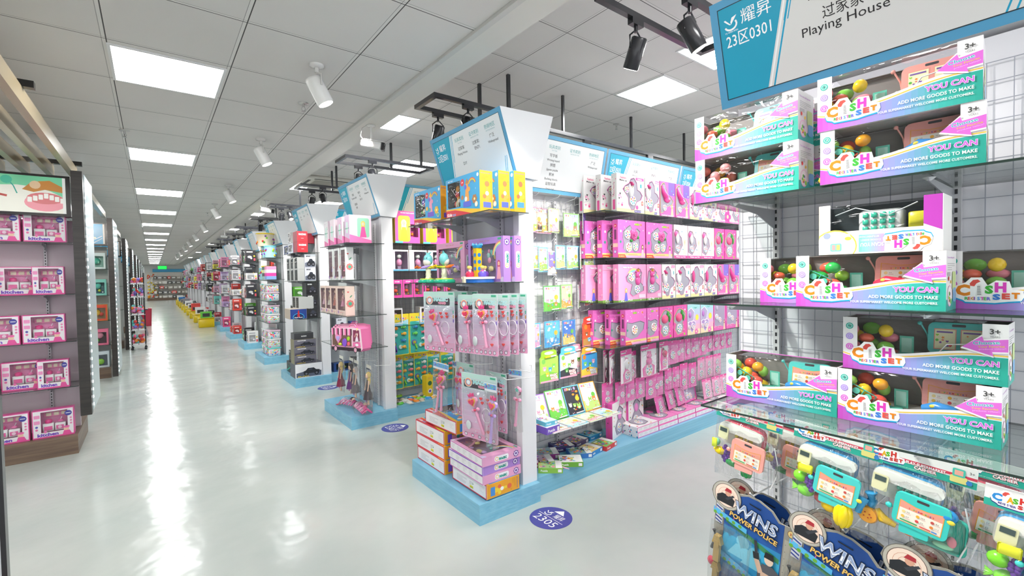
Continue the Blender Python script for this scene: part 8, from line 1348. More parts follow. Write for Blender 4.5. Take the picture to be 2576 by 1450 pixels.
def fish_card(W=0.245, H=0.47, seed=1):
    def f():
        r = empty('toy_card'); m = MB(); m.prism(rr_pts(-W / 2, -H, W / 2, 0, 0.008), (0, 0.002, 0), (1, 0, 0), (0, 0, 1), (0, -1, 0), 0.002, 'f0d83a', 'print', 'e8d030'); p = Pen(m, (-W / 2, 0, -H), (1, 0, 0), (0, 0, 1), (0, -1, 0)); p.rrect(0.008, 0.008, W - 0.008, H * 0.80, 0.01, '3ab0a4'); p.poly([(W * 0.3, H * 0.78), (W - 0.008, H * 0.74), (W - 0.008, H * 0.86)], 'a8dcea')
        for i, ch in enumerate('Fishing'): p.text(ch, W * (0.10 + 0.115 * i), H * 0.87 - 0.004 * (i % 2) - (0.008 if ch == 'g' else 0), H * (0.05 + (0.015 if ch == 'g' else 0)), ['e8482a', 'f2902a', '3ab04a', '3a8ae0', 'e8482a', '8a4ac0', 'f2902a'][i], 'l', bold=0.07, edge='fff', ew=0.03)
        p.text('Game', W * 0.55, H * 0.815, H * 0.035, '2a9ac0', 'l', bold=0.03); confetti(p, 0.015, 0.015, W - 0.015, H * 0.7, 10, ['e86a8a', '2a8a9a', 'f2d84a'], 0.006, seed, 's'); m.build('card', r); g = random.Random(seed); cs = ['f2902a', '3a8ac8', 'f2b43a', 'f06a3a', 'ee7a8a', '6ad05a', 'e8a83a', 'f2f0e8']; g.shuffle(cs)
        for i, (x, z) in enumerate(((0.32, 0.66), (0.72, 0.68), (0.30, 0.50), (0.74, 0.52), (0.72, 0.36), (0.72, 0.20))):
            m = MB(); c = cs[i]; X, Z = (x - 0.5) * W, z * H - H; m.ball((X, -0.012, Z), (0.026, 0.012, 0.019), c, 'gloss', 12, 7); m.prism([(X - 0.02, Z), (X - 0.04, Z + 0.016), (X - 0.036, Z - 0.016)], (0, -0.006, 0), (1, 0, 0), (0, 0, 1), (0, -1, 0), 0.008, c, 'gloss'); m.ball((X + 0.012, -0.021, Z + 0.006), 0.004, 'fff', 'gloss', 6, 4); m.ball((X + 0.013, -0.0245, Z + 0.006), 0.002, '202020', 'gloss', 5, 4); m.build('toy_fish', r)
        m = MB(); X, Z = -W * 0.28, -H * 0.72; m.lathe((X, -0.004, Z), [(0.030, 0), (0.028, 0.008)], '6a3ab0', 'gloss', 16, (0, -1, 0)); m.lathe((X, -0.0125, Z), [(0.020, 0), (0.018, 0.004)], '8ad83a', 'gloss', 14, (0, -1, 0)); m.lathe((X, -0.017, Z), [(0.010, 0), (0.009, 0.005)], 'f2702a', 'gloss', 12, (0, -1, 0)); m.tube([(X + 0.01, -0.006, Z - 0.02), (X + 0.03, -0.008, Z - 0.07), (X + 0.02, -0.008, Z - 0.10)], [0.011, 0.010, 0.013], '6a3ab0' if seed % 2 else '7ac83a', 'gloss', 8); m.build('fishing_rod', r)
        m = MB(); m.lathe((0.01, -0.004, -H * 0.80), [(0.024, 0), (0.024, 0.006), (0.019, 0.007)], 'bfe8e0', 'gloss', 14, (0, -1, 0)); m.tube([(0.03, -0.008, -H * 0.81), (0.085, -0.008, -H * 0.84)], 0.006, '8ad83a'); m.build('scoop_net', r); m = MB(); m.add([(-W / 2 + 0.01, -0.032, -H + 0.01), (W / 2 - 0.01, -0.032, -H + 0.01), (W / 2 - 0.01, -0.032, -H * 0.2), (-W / 2 + 0.01, -0.032, -H * 0.2)], [(0, 1, 2, 3)], 'fff', 'film'); m.build('blister', r); return r
    return f
FC = [Kind(fish_card(seed=3)), Kind(fish_card(seed=4)), Kind(fish_card(0.19, 0.40, 6))]
for i, (k, x, y, z, a, t) in enumerate(((0, 2.195, 4.93, 1.135 - 0.005, 3, 'yellow fishing game card nearest the pillar, upper row'), (1, 2.45, 4.94, 1.13, -3, 'yellow fishing game card with green rod, upper row'), (0, 2.66, 5.0, 1.13, -6, 'yellow fishing game card half hidden behind the wand sets, upper row'), (1, 2.35, 5.03, 1.12, 0, 'fishing game card tucked behind the two front ones'),
        (2, 2.17, 5.0, 0.655, 2, 'narrow fishing game card nearest the pillar, lower row'), (2, 2.34, 5.05, 0.65, -4, 'narrow fishing game card with green star, lower row'), (2, 2.50, 5.02, 0.66, 4, 'narrow fishing game card third in the lower row'), (2, 2.67, 5.04, 0.66, -3, 'narrow fishing game card last in the lower row'))): FC[k].put((x, y, z), (0, 0, R(a)), t, 'toy card', 'fishing game cards')
for i in range(5): FC[2].put((2.86 + 0.2 * i, 5.02, 0.66), (0, 0, 0), 'fishing game card deeper along the second run, %s past the corner' % nth(i), 'toy card', 'fishing game cards')
g = random.Random(9)
def packet(c):
    def f():
        m = MB(); m.rings([[(0.05 * q * math.cos(2 * PI * k / 8), 0.032 * q * math.sin(2 * PI * k / 8), z) for k in range(8)] for q, z in ((0.95, 0.0005), (1, 0.01), (0.8, 0.02), (0.3, 0.026))], c, 'gloss'); m.box(-0.075, -0.028, 0.004, -0.045, 0.028, 0.006, 'e8ece8'); m.box(0.045, -0.024, 0.004, 0.07, 0.024, 0.006, 'd8dcd8'); p = Pen(m, (0, 0, 0.026), (1, 0, 0), (0, 1, 0), (0, 0, 1)); p.rrect(-0.02, -0.012, 0.02, 0.012, 0.003, 'f4f4f4'); return m.build('toy_packet')
    return f
cs = ['6ad04a', 'f2f0ea', 'f2903a', 'd8c8b0', '3a9ad8', 'f2b43a', 'b0a8a0', 'f4f4f4', 'e8704a', '9ad83a']
for i in range(20): x, y, l = 2.14 + 0.085 * (i % 6) + g.uniform(-.02, .02), Y1 + 0.14 + 0.07 * ((i // 6) % 4) + g.uniform(-.015, .015), i // 16; Kind(packet(cs[i % 10])).put((x, y, 0.1305 + 0.026 * l), R(g.uniform(0, 180)), '%s small foil toy packet in the heap on the platform, %s' % (('green', 'white', 'orange', 'tan', 'blue', 'yellow', 'grey', 'pale', 'red-orange', 'lime')[i % 10], ('near its front', 'towards its back')[i // 10]), 'toy packet', 'heap of small toy packets')
Kind(gbox('toy_box', 0.09, 0.09, 0.26, 'e8c82a', 'e8c82a', fn=lambda p, w, h: (p.disc(w / 2, h * 0.65, 0.028, '3a6a3a', 12), p.disc(w / 2, h * 0.3, 0.028, 'f4f0e8', 12), p.disc(w / 2, h * 0.3, 0.016, '6a4ab0', 10), p.text('Planting', w / 2, h * 0.85, 0.014, 'e85a8a', 'c')))).put((2.53, 4.86, 0.1305), R(8), 'narrow yellow box with round pictures standing behind the heart wands', 'toy box', KG)

# ================================================================ third rack end: boxed cars
Y2 = YK(2); CG3 = 'boxed toy cars on the third rack end'
def carart(body, bg, name_, sub=''):
    def fn(p, w, h):
        p.poly([(w * 0.04, h * 0.05), (w * 0.96, h * 0.05), (w * 0.96, h * 0.42), (w * 0.5, h * 0.5), (w * 0.04, h * 0.35)], bg); p.poly([(w * 0.3, h * 0.28), (w * 0.88, h * 0.28), (w * 0.90, h * 0.48), (w * 0.76, h * 0.52), (w * 0.68, h * 0.66), (w * 0.46, h * 0.66), (w * 0.38, h * 0.5), (w * 0.3, h * 0.45)], body)
        for x in (0.40, 0.78): p.disc(w * x, h * 0.26, h * 0.15, '16161a', 14); p.disc(w * x, h * 0.26, h * 0.08, '6a6a74', 10)
        p.rect(w * 0.5, h * 0.52, w * 0.62, h * 0.62, '3a4050'); p.text(name_, w * 0.35, h * 0.80, h * 0.11, 'f2f2f2' if lin(bg)[0] < 0.1 else '1a1a20', 'c', w=w * 0.4, bold=0.05); p.text(sub, w * 0.3, h * 0.06, h * 0.08, 'e8c83a', 'c', w=w * 0.4, bold=0.03)
    return fn
CK = dict(red=Kind(gbox('toy_car_box', 0.14, 0.24, 0.15, 'd8323c', '9a2a3a', text=[('RACING', 0.5, 0.62, 0.026, 'fff'), ('● ● ● ●', 0.5, 0.3, 0.008, 'f2d0d0')])), blue=Kind(gbox('toy_car_box', 0.32, 0.14, 0.15, 'e8ecf4', '2a4a9a', (0.08, 0.2, 0.85, 0.85), '4a4a58', [(0.35, 0.5, 0.05, 'd8dce4', 0.6), (0.55, 0.45, 0.04, 'e84a5a', 0.5)], [('POLICE', 0.5, 0.06, 0.014, '3a6ad0')])), navy=Kind(gbox('toy_car_box', 0.26, 0.12, 0.13, '2a4a8a', '24407a', (0.15, 0.2, 0.95, 0.88), '2a2c34', [(0.5, 0.5, 0.04, '3a3a44', 0.5), (0.72, 0.4, 0.015, 'd8e84a')], [('POWER CAR', 0.5, 0.04, 0.014, 'fff')])),
          grey=Kind(gbox('toy_car_box', 0.15, 0.22, 0.19, 'd4d6e0', '8a8c98', fn=carart('2a2c34', '6a7080', 'SPORT'))), blk=Kind(gbox('toy_car_box', 0.15, 0.22, 0.17, '2a2a2c', '3c3c40', fn=carart('3a3c48', '1c1c20', 'ROVER'))), clear=Kind(gbox('toy_car_box', 0.17, 0.20, 0.17, 'c8cac8', 'b8bab8', (0.05, 0.06, 0.95, 0.94), '5a5a58', [(0.5, 0.4, 0.05, '34343a', 0.7), (0.5, 0.7, 0.02, 'a8d84a'), (0.3, 0.3, 0.02, 'e85a4a')])),
          long=Kind(gbox('toy_car_box', 0.30, 0.20, 0.115, '6a6874', '8a8468', fn=carart('22242c', '4c4a58', 'CRAWLER', 'CLIMBING CAR'))), big=Kind(gbox('toy_car_box', 0.37, 0.30, 0.20, 'e8e8ec', '4a5060', fn=carart('24262e', '585e70', 'BIG', 'R/C'))), hero=Kind(gbox('toy_car_box', 0.22, 0.34, 0.14, '24408a', 'c8b8a8', fn=lambda p, w, h: (p.disc(w / 2, h * 0.2, h * 0.55, '3aa0d8', 16, h * 0.4), p.disc(w / 2, h * 0.2, h * 0.48, '1a2a5a', 16, h * 0.34), p.poly([(w * 0.42, h * 0.2), (w * 0.58, h * 0.2), (w * 0.54, h * 0.8), (w * 0.5, h * 0.92), (w * 0.46, h * 0.8)], 'c02a34'), p.text('Super Racer', w / 2, h * 0.08, 0.02, 'f2f2f2', 'c', w=w * 0.5, bold=0.03)))), green=Kind(gbox('toy_car_box', 0.26, 0.26, 0.16, '1c2a2c', '1c2a2c', text=[('RACE', 0.5, 0.5, 0.02, '2ad0a8')], fn=lambda p, w, h: p.poly([(0, 0), (w, h * 0.5), (w, h * 0.65), (0, h * 0.15)], '2ab89a'))), small=Kind(gbox('toy_car_box', 0.26, 0.2, 0.09, '3a3a3e', '55555a', text=[('MAXIMUM', 0.5, 0.4, 0.016, 'e8e8e8')])))
for k, x, y, z, f, t in (('red', 1.705, 7.06, 1.93, 0, 'red racing car box, lower of the pair by the pillar'), ('red', 1.705, 7.06, 2.0815, 0, 'red racing car box on top of the other red one'), ('blue', 1.64, 7.50, 1.93, 1, 'blue and white police car box beside the red pair'), ('red', 1.70, 7.42, 2.0815, 1, 'dark red car box on the police car box'), ('clear', 1.65, 7.60, 2.0815, 1, 'clear-fronted car box at the top beside the dark red one'), ('navy', 1.64, 7.80, 1.93, 1, 'navy car box at the far end of the top shelf'),
                      ('grey', 1.80, 7.06, 1.52, 0, 'grey sport car box nearest the pillar, lower'), ('grey', 1.80, 7.06, 1.7115, 0, 'grey sport car box nearest the pillar, upper'), ('clear', 1.63, 7.16, 1.52, 1, 'clear-fronted car box beside the grey ones, lower'), ('clear', 1.63, 7.16, 1.6915, 1, 'clear-fronted car box beside the grey ones, upper'), ('clear', 1.63, 7.40, 1.52, 1, 'clear-fronted car box in the middle of its shelf, lower'), ('clear', 1.63, 7.40, 1.6915, 1, 'clear-fronted car box in the middle of its shelf, upper'), ('clear', 1.63, 7.64, 1.52, 1, 'clear-fronted car box at the far end, lower'), ('clear', 1.63, 7.64, 1.6915, 1, 'clear-fronted car box at the far end, upper'),
                      ('blk', 1.81, 7.06, 0.98, 0, 'black rover car box, bottom of the tall stack'), ('blk', 1.81, 7.06, 1.1515, 0, 'black rover car box, middle of the tall stack'), ('blk', 1.81, 7.06, 1.323, 0, 'black rover car box, top of the tall stack'), ('clear', 1.63, 7.14, 1.1215, 1, 'clear-fronted car box standing on the super racer box'), ('hero', 1.62, 7.04, 0.98, 0, 'blue racer box with a red figure on the third shelf'), ('clear', 1.63, 7.34, 1.1215, 1, 'clear-fronted car box at the back on the super racer box'), ('clear', 1.66, 7.62, 0.98, 1, 'clear-fronted car box alone at the far end of the third shelf'),
                      ('big', 1.74, 7.05, 0.1305, 0, 'large white remote-control truck box on the platform'), ('long', 1.70, 7.06, 0.332, 0, 'crawler car box directly on the large white box'), ('long', 1.70, 7.06, 0.4485, 0, 'crawler car box second above the large white box'), ('long', 1.70, 7.06, 0.565, 0, 'crawler car box topmost of the three crawlers'), ('small', 1.69, 7.08, 0.6815, 0, 'small dark car box crowning the crawler stack'), ('green', 1.60, 7.66, 0.1305, 1, 'dark box with green stripes at the far side of the platform'), ('blk', 1.62, 7.64, 0.292, 1, 'dark car box resting on the green-striped one')): CK[k].put((x, y, z + 0.0005), FACE_X if f else 0, t, 'toy car box', CG3)
SF = [('blk', 2.25), ('grey', 2.52), ('blk', 2.80), ('grey', 3.08), ('navy', 3.38)]
for j, z in enumerate((1.93, 1.55, 1.15, 0.75, 0.1305)):
    for i, (k, x) in enumerate(SF): CK[SF[(i + j) % 5][0] if j else ('red', 'navy')[i % 2]].put((x, Y2 + 0.14, z + 0.0005), 0, 'boxed toy car facing the third cross aisle, %s along the %s level' % (nth(i), nth(j)), 'toy car box', 'boxed cars on the third run')
# ================================================================ farther rack ends
def tub(c, lid, h=0.2, r=0.11):
    def f():
        o = empty('toy_tub'); m = MB(); m.lathe((0, 0, 0), [(r * 0.9, 0), (r, h)], c, 'gloss', 16); g = random.Random(int(h * 999) + len(c)); 
        for i in range(18): a = g.uniform(0, 2 * PI); z = g.uniform(0.03, h - 0.03); m.ball((r * 0.93 * math.cos(a), r * 0.93 * math.sin(a), z), 0.02, g.choice(FRUIT + ['58b0e0', 'fff']), 'gloss', 6, 4)
        m.build('tub_body', o); m = MB(); m.lathe((0, 0, h), [(r * 1.05, 0), (r * 1.05, 0.018), (r * 0.98, 0.022)], lid, 'gloss', 18); m.build('lid', o); return o
    return f
def crate(lid, seed):
    def f():
        o = empty('storage_box'); m = MB(); g = random.Random(seed); m.bbox(-0.15, 0.0, 0, 0.15, 0.2, 0.14, 0.02, 'd8dce0'); 
        for i in range(22): m.ball((g.uniform(-.13, .13), 0.004 if i % 2 else g.uniform(0.02, 0.18), g.uniform(.02, .12)) if i % 2 else (-0.148, g.uniform(.02, .18), g.uniform(.02, .12)), (g.uniform(.012, .028), 0.012, 0.015), g.choice(['e8503a', '3a8ad8', 'f2c63a', '6ac84a', 'ee6ab0', '4ac8b8']), 'gloss', 6, 4)
        [confetti(pen(m, 0.3, 0.2, 0.14, sd), 0.02, 0.015, q - 0.02, 0.12, 22, ['e8503a', '3a8ad8', 'f2c63a', '6ac84a', 'ee6ab0', '4ac8b8'], 0.012, seed, 'dhs') for sd, q in (('front', 0.3), ('right', 0.2))]; m.build('box_body', o); m = MB(); m.bbox(-0.16, -0.01, 0.1405, 0.16, 0.21, 0.158, 0.02, lid); m.box(-0.05, -0.014, 0.11, 0.05, -0.0105, 0.15, 'f2f2f2', 'gloss'); m.build('lid', o); return o
    return f
y3 = YK(3); TG = 'tubs and storage boxes on the fourth rack end'
T1, T2, T3 = Kind(tub('ecdcc0', 'f0d020', 0.22, 0.15)), Kind(tub('a8d8e4', '6ac8dc', 0.2, 0.10)), Kind(tub('e8e4c0', 'f0d020', 0.24, 0.09))
for k, x, y, z, t in ((T2, 1.73, y3 + 0.16, 1.9505, 'blue-lidded toy tub nearest the pillar'), (T2, 1.73, y3 + 0.40, 1.9505, 'blue-lidded toy tub second from the pillar'), (T3, 1.74, y3 + 0.62, 1.9505, 'yellow-lidded tall toy tub on the top shelf'), (T1, 1.69, y3 + 0.36, 2.173, 'big yellow-lidded toy bucket crowning the blue tubs'), (T3, 1.74, y3 + 0.60, 1.5505, 'yellow-lidded tub on the second shelf'), (T2, 1.74, y3 + 0.78, 1.5505, 'blue-lidded tub at the far end of the second shelf')): k.put((x, y, z), 0, t + ', fourth rack end', 'toy tub', TG)
def striped(cols):
    def fn(p, w, h):
        for i, c in enumerate(cols): p.rect(0, h * i / 4, w, h * (i + 1) / 4, c)
    return fn
Kind(gbox('toy_box', 0.20, 0.16, 0.24, 'f4e8ec', 'f4e8f0', fn=striped(['8ab0e8', 'e84aa8', 'f0e4ea', 'f29ac4']), sfn=striped(['8ab0e8', 'e84aa8', 'f0e4ea', 'f29ac4']))).put((1.64, y3 + 0.14, 1.5505), FACE_X, 'pink and blue banded carry box near the pillar', 'toy box'); Kind(gbox('toy_box', 0.20, 0.16, 0.24, 'f4f0e8', 'f4f0e8', fn=striped(['a8d0c8', '3a4a4c', 'd8e0a8', '4a6a60']), sfn=striped(['a8d0c8', '3a4a4c', 'd8e0a8', '4a6a60']))).put((1.64, y3 + 0.38, 1.5505), FACE_X, 'green and black banded carry box beside the pink one', 'toy box')
CR = [Kind(crate(c, i)) for i, c in enumerate(('6ad8d0', 'f2f0f0', 'f4d0e4', 'dfe8ea'))]
for j, (z, n) in enumerate(((0.1305, 3), (0.75, 2), (1.15, 2))):
    for l in range(n):
        for i in range(2 if j else 2): CR[(i + l + j) % 4].put((1.64, y3 + 0.22 + 0.36 * i, z + 0.0005 + 0.159 * l), FACE_X, 'clear storage box of coloured pieces, %s column, %s layer above the %s' % (('pillar-side', 'far')[i], nth(l), ('platform', 'low shelf', 'middle shelf')[j]), 'storage box', TG)
PALS = {4: ['2a2a2e', '6ac83a', '3a3a40', 'c8323a', 'e8e8e8', '55555c'], 5: ['d83a34', 'c8c8cc', 'e0483c', '8a8a90', 'f2f2f2'], 6: ['f2f2f4', 'e8508a', 'd8c8e8', 'c0a0d0', 'f29ac0'], 7: ['f2e84a', 'd8a8c0', 'b8b8bc', 'c83a4a', '7ad0c8']}
NMS = {'2a2a2e': 'black', '6ac83a': 'green', '3a3a40': 'dark grey', 'c8323a': 'red', 'e8e8e8': 'white', '55555c': 'grey', 'd83a34': 'bright red', 'c8c8cc': 'silver', 'e0483c': 'red', '8a8a90': 'grey', 'f2f2f2': 'white', 'f2f2f4': 'white', 'e8508a': 'pink', 'd8c8e8': 'lilac', 'c0a0d0': 'mauve', 'f29ac0': 'light pink', 'f2e84a': 'yellow', 'd8a8c0': 'dusty pink', 'b8b8bc': 'grey', 'c83a4a': 'crimson', '7ad0c8': 'turquoise'}
FK = {}
def far_kind(c, s):
    def f():
        W, D, H = s; m = MB(); m.box(-W / 2, 0, 0, W / 2, D, H, c); p = pen(m, W, D, H, lift=0.001, step=0.0004); g = random.Random(W + H); q = mixc(c, 'ffffff', 0.6) if sum(lin(c)) < 1.2 else mixc(c, '3a3a60', 0.5)
        for p, W in ((p, W), (pen(m, W, D, H, 'right', lift=0.001, step=0.0004), D)):
            p.rrect(W * 0.1, H * 0.14, W * 0.72, H * 0.7, 0.01, mixc(c, '303038', 0.65)); p.disc(W * 0.4, H * 0.42, min(W, H) * 0.22, q, 10, min(W, H) * 0.14); p.rect(W * 0.1, H * 0.8, W * 0.7, H * 0.9, q); p.disc(W * 0.85, H * 0.5, W * 0.09, 'f2c83a', 8); p.disc(W * 0.55, H * 0.3, W * 0.1, 'e8e4f0', 8); p.rect(W * 0.78, H * 0.1, W * 0.95, H * 0.3, 'e85a6a')
        return m.build('toy_box')
    return f
SZ = [(0.22, 0.2, 0.26), (0.30, 0.18, 0.2), (0.17, 0.2, 0.3), (0.26, 0.22, 0.15)]
g = random.Random(21)
for k in range(4, 17):
    pal = PALS[4 + (k % 4)]; y = YK(k); lev = (0.1305, 0.75, 1.15, 1.55, 1.95) if k < 9 else (0.1305, 1.15, 1.55, 1.95)
    for j, z in enumerate(lev):
        u = y + 0.05; i = 0
        while u < y + 0.80:
            c = pal[(j * 2 + i + k) % len(pal)]; s = SZ[(j + i * 3 + k) % 4]; key = (c, s)
            if key not in FK: FK[key] = Kind(far_kind(c, s))
            FK[key].put((1.64 + 0.02 * (i % 2), u + s[0] / 2, z + 0.0005), FACE_X, '%s boxed toy, %s from pillar, %s level, %s rack end' % (NMS[c], nth(i), nth(j), nth(k + 1)), 'toy box', 'boxed toys on the far rack ends'); u += s[0] + 0.012; i += 1
# toys on the run side of racks four to six
for k in (3, 4, 5):
    for j, z in enumerate((0.1305, 1.2, 1.7)):
        for i in range(3): c = PALS[4 + (k + 1) % 4][(i + j) % 5]; s = SZ[(i + j) % 4]; key = (c, s); FK.setdefault(key, Kind(far_kind(c, s))); FK[key].put((2.25 + 0.31 * i, YK(k) + 0.15, z + 0.0005), 0, '%s boxed toy facing the cross aisle, %s along, %s level, %s rack' % (NMS[c], nth(i), nth(j), nth(k + 1)), 'toy box', 'boxed toys on the far runs')
# yellow low stands in front of the far racks
for k in range(9):
    y = YK(7 + k) - 0.25; m = MB(); m.bbox(-0.22, -0.2, 0, 0.22, 0.2, 0.30, 0.03, 'e8c818'); m.box(-0.24, -0.22, 0.3005, 0.24, 0.22, 0.312, 'f0d430', 'gloss'); o = m.build('display_stand', None, (1.36, y, 0)); tag(o, 'low yellow display stand at the aisle edge, %s from the near end' % nth(k), 'display stand', 'yellow stands')
    m = MB(); gg = random.Random(k)
    m.box(-0.15, -0.12, 0, 0.16, 0.12, 0.2 + 0.05 * (k % 3), gg.choice(['e8504a', 'f2f2f2', '3a8ad8', '6ac84a', '9a9aa0', 'f0a040'])); m.box(-0.1, -0.125, 0.04, 0.1, -0.121, 0.15, '3a3a40'); m.box(-0.155, -0.08, 0.04, -0.151, 0.08, 0.15, 'f2d84a'); o = m.build('toy_box', None, (1.36, y, 0.313)); tag(o, 'boxed toy standing on the %s yellow stand' % nth(k), 'toy box', 'boxed toys on the yellow stands')

# ================================================================ dark kiosks on the left
YL = lambda k: 5.72 + 4.18 * k
KC = 'kitchen play sets on the first kiosk'
def kitchen_box():
    W, D, H = 0.27, 0.085, 0.25; pk = 'ee5aa4'; r = gbox('toy_box', W, D, H, 'f4eef2', 'ec62aa', (0.2, 0.2, 0.84, 0.93), 'e88abc', film=True, top='ec62aa', fn=lambda p, w, h: (p.frame(0, 0, w, h, 0.006, pk), p.rect(0, 0, w, h * 0.05, pk), p.text('kitchen', w * 0.36, h * 0.06, h * 0.12, '7a4ac0', 'c', w=w * 0.5, bold=0.05, edge='fff', ew=0.03), p.disc(w * 0.86, h * 0.80, w * 0.09, '4a48a0', 14), p.rect(w * 0.80, h * 0.79, w * 0.92, h * 0.81, 'fff'), [p.disc(w * 0.92, h * (0.62 - 0.1 * i), w * 0.03, 'ee8ab8', 8) for i in range(3)], [p.rrect(w * 0.04, h * (0.72 - 0.2 * i), w * 0.18, h * (0.84 - 0.2 * i), 0.004, 'f29ac8') for i in range(2)], p.disc(w * 0.1, h * 0.42, w * 0.035, '5a58b0', 9), p.disc(w * 0.1, h * 0.32, w * 0.035, 'ee7ab0', 9), p.disc(w * 0.80, h * 0.24, w * 0.07, 'f2c8b0', 10), p.poly([(w * 0.70, h * 0.02), (w * 0.94, h * 0.02), (w * 0.88, h * 0.18), (w * 0.74, h * 0.18)], 'ee5aa4'), p.disc(w * 0.81, h * 0.31, w * 0.075, 'ee6aac', 10, w * 0.04), p.disc(w * 0.3, h * 0.22, w * 0.05, 'f27ab8', 4)))()
    m = MB(); m.bbox(-0.075, 0.03, 0.05, -0.002, 0.075, 0.12, 0.006, 'f4f2f2'); m.bbox(0.004, 0.03, 0.05, 0.075, 0.075, 0.115, 0.006, 'f4f2f2'); m.box(-0.066, 0.0285, 0.06, -0.012, 0.0297, 0.095, 'ee5aa0', 'gloss'); m.box(0.012, 0.0285, 0.06, 0.062, 0.0297, 0.095, 'ee6aa8', 'gloss'); m.lathe((0.037, 0.028, 0.078), [(0.014, 0), (0.013, 0.004)], 'f8d0e2', 'gloss', 12, (0, -1, 0)); m.build('toy_stove', r)
    m = MB(); m.lathe((-0.038, 0.05, 0.121), [(0.022, 0), (0.026, 0.02), (0.02, 0.03), (0.004, 0.036)], 'e83a8c', 'gloss', 12); m.ball((0.04, 0.05, 0.13), (0.022, 0.016, 0.012), 'f27ab4'); m.tube([(0.04, 0.05, 0.14), (0.05, 0.05, 0.165)], 0.003, 'f8f0f4'); m.build('toy_pot', r); m = MB(); m.bbox(-0.07, 0.07, 0.17, 0.07, 0.078, 0.22, 0.01, 'f08aba'); [m.bbox(-0.055 + 0.05 * i, 0.064, 0.18, -0.02 + 0.05 * i, 0.07, 0.21, 0.006, 'f8e8d0') for i in range(3)]; m.build('toy_shelf', r); return r
KB = Kind(kitchen_box)
for j, (z, xs_) in enumerate(((1.915, (-0.742, -1.03, -1.32)), (1.448, (-0.735, -0.935, -1.22)), (1.022, (-0.775, -1.06, -1.35)), (0.61, (-0.73, -0.93, -1.21)), (0.1705, (-0.742, -1.03, -1.32)))):
    for i, x in enumerate(xs_): KB.put((x, 5.78 + (0.09 if j in (1, 3) and i == 1 else 0), z + 0.0005), 0, 'pink kitchen play set box, %s from the black column on the %s level' % (nth(i), ('topmost', 'second', 'middle', 'fourth', 'lowest')[j]), 'toy box', KC, (0.76, 1, 1) if j in (1, 3) and i == 0 else None)
def kiosk(k, shelves, art):
    y = YL(k); x1 = -0.56; x0 = -2.4; r = empty('display_kiosk')
    m = MB(); dp = (0.78, 1.1, 1.1)[min(k, 2)]; m.box(x0, y, 0, x1 - 0.02, y + dp, 0.17, 'fff', 'brown_board'); m.build('plinth', r)
    m = MB(); m.box(x0, y + 0.34, 0.171, x1 - 0.03, y + 0.38, 2.14, 'd9ccd2' if k == 0 else 'e2e0dc', 'paint'); m.build('back_panel', r)
    zb = (0.36, 0.08, 0.0, 0.0)[min(k, 3)]; yc = y - (0.12, 0.45, 0.4, 0.4)[min(k, 3)]; xa, xb = (-0.545, -0.465) if k == 0 else (-0.535, -0.465)
    m = MB(); m.box(xa, yc, zb, xb - 0.004, yc + 0.10, 2.54, 'fff', 'black_board'); m.build('column', r)
    m = MB(); m.box(xb - 0.022, yc + 0.101, zb + 0.02, xb, yc + dp, 2.53, 'cfe0e4', 'gloss'); m.build('side_panel', r)
    m = MB(); [m.box(xb + 0.0005, yc + 0.11, zb + 0.06 + 0.07 * i, xb + 0.004, yc + 0.125, zb + 0.082 + 0.07 * i, 'fff', 'led') for i in range(int((2.45 - zb) / 0.07))]; m.build('led_strip', r)
    m = MB(); m.box(x0, y - 0.02, 2.141, x1, y + 0.1, 2.50, '1c1a1c', 'gloss'); f = m.build('light_box', r); m = MB(); p = Pen(m, (x0, y - 0.0205, 2.165), (1, 0, 0), (0, 0, 1), (0, -1, 0), mat='lit_print'); art(p, x1 - 0.03 - x0, 0.315); m.build('lit_picture', f)
    for z in shelves:
        m = MB(); shelf(m, x0, y + 0.03, x1 - 0.005, y + 0.335, z); s_ = m.build('glass_shelf', r)
        for x in (-0.78, -1.4): m = MB(); bracket(m, x, y + 0.335, z - 0.006, 0.26, 'y'); m.build('bracket', s_)
    for x in (-0.78, -1.4): m = MB(); upright(m, x, y + 0.325, 0.18, 2.1, 'y'); m.build('slotted_upright', r)
    return tag(r, ('dark-framed kiosk full of pink kitchen play sets under a dentist toy picture', 'second dark-framed kiosk with a blue light box and pastel toys', 'third dark-framed kiosk with empty cream shelves')[k] if k < 3 else 'dark-framed kiosk far down the aisle, %s of the row' % nth(k), 'kiosk', 'dark kiosks along the aisle')
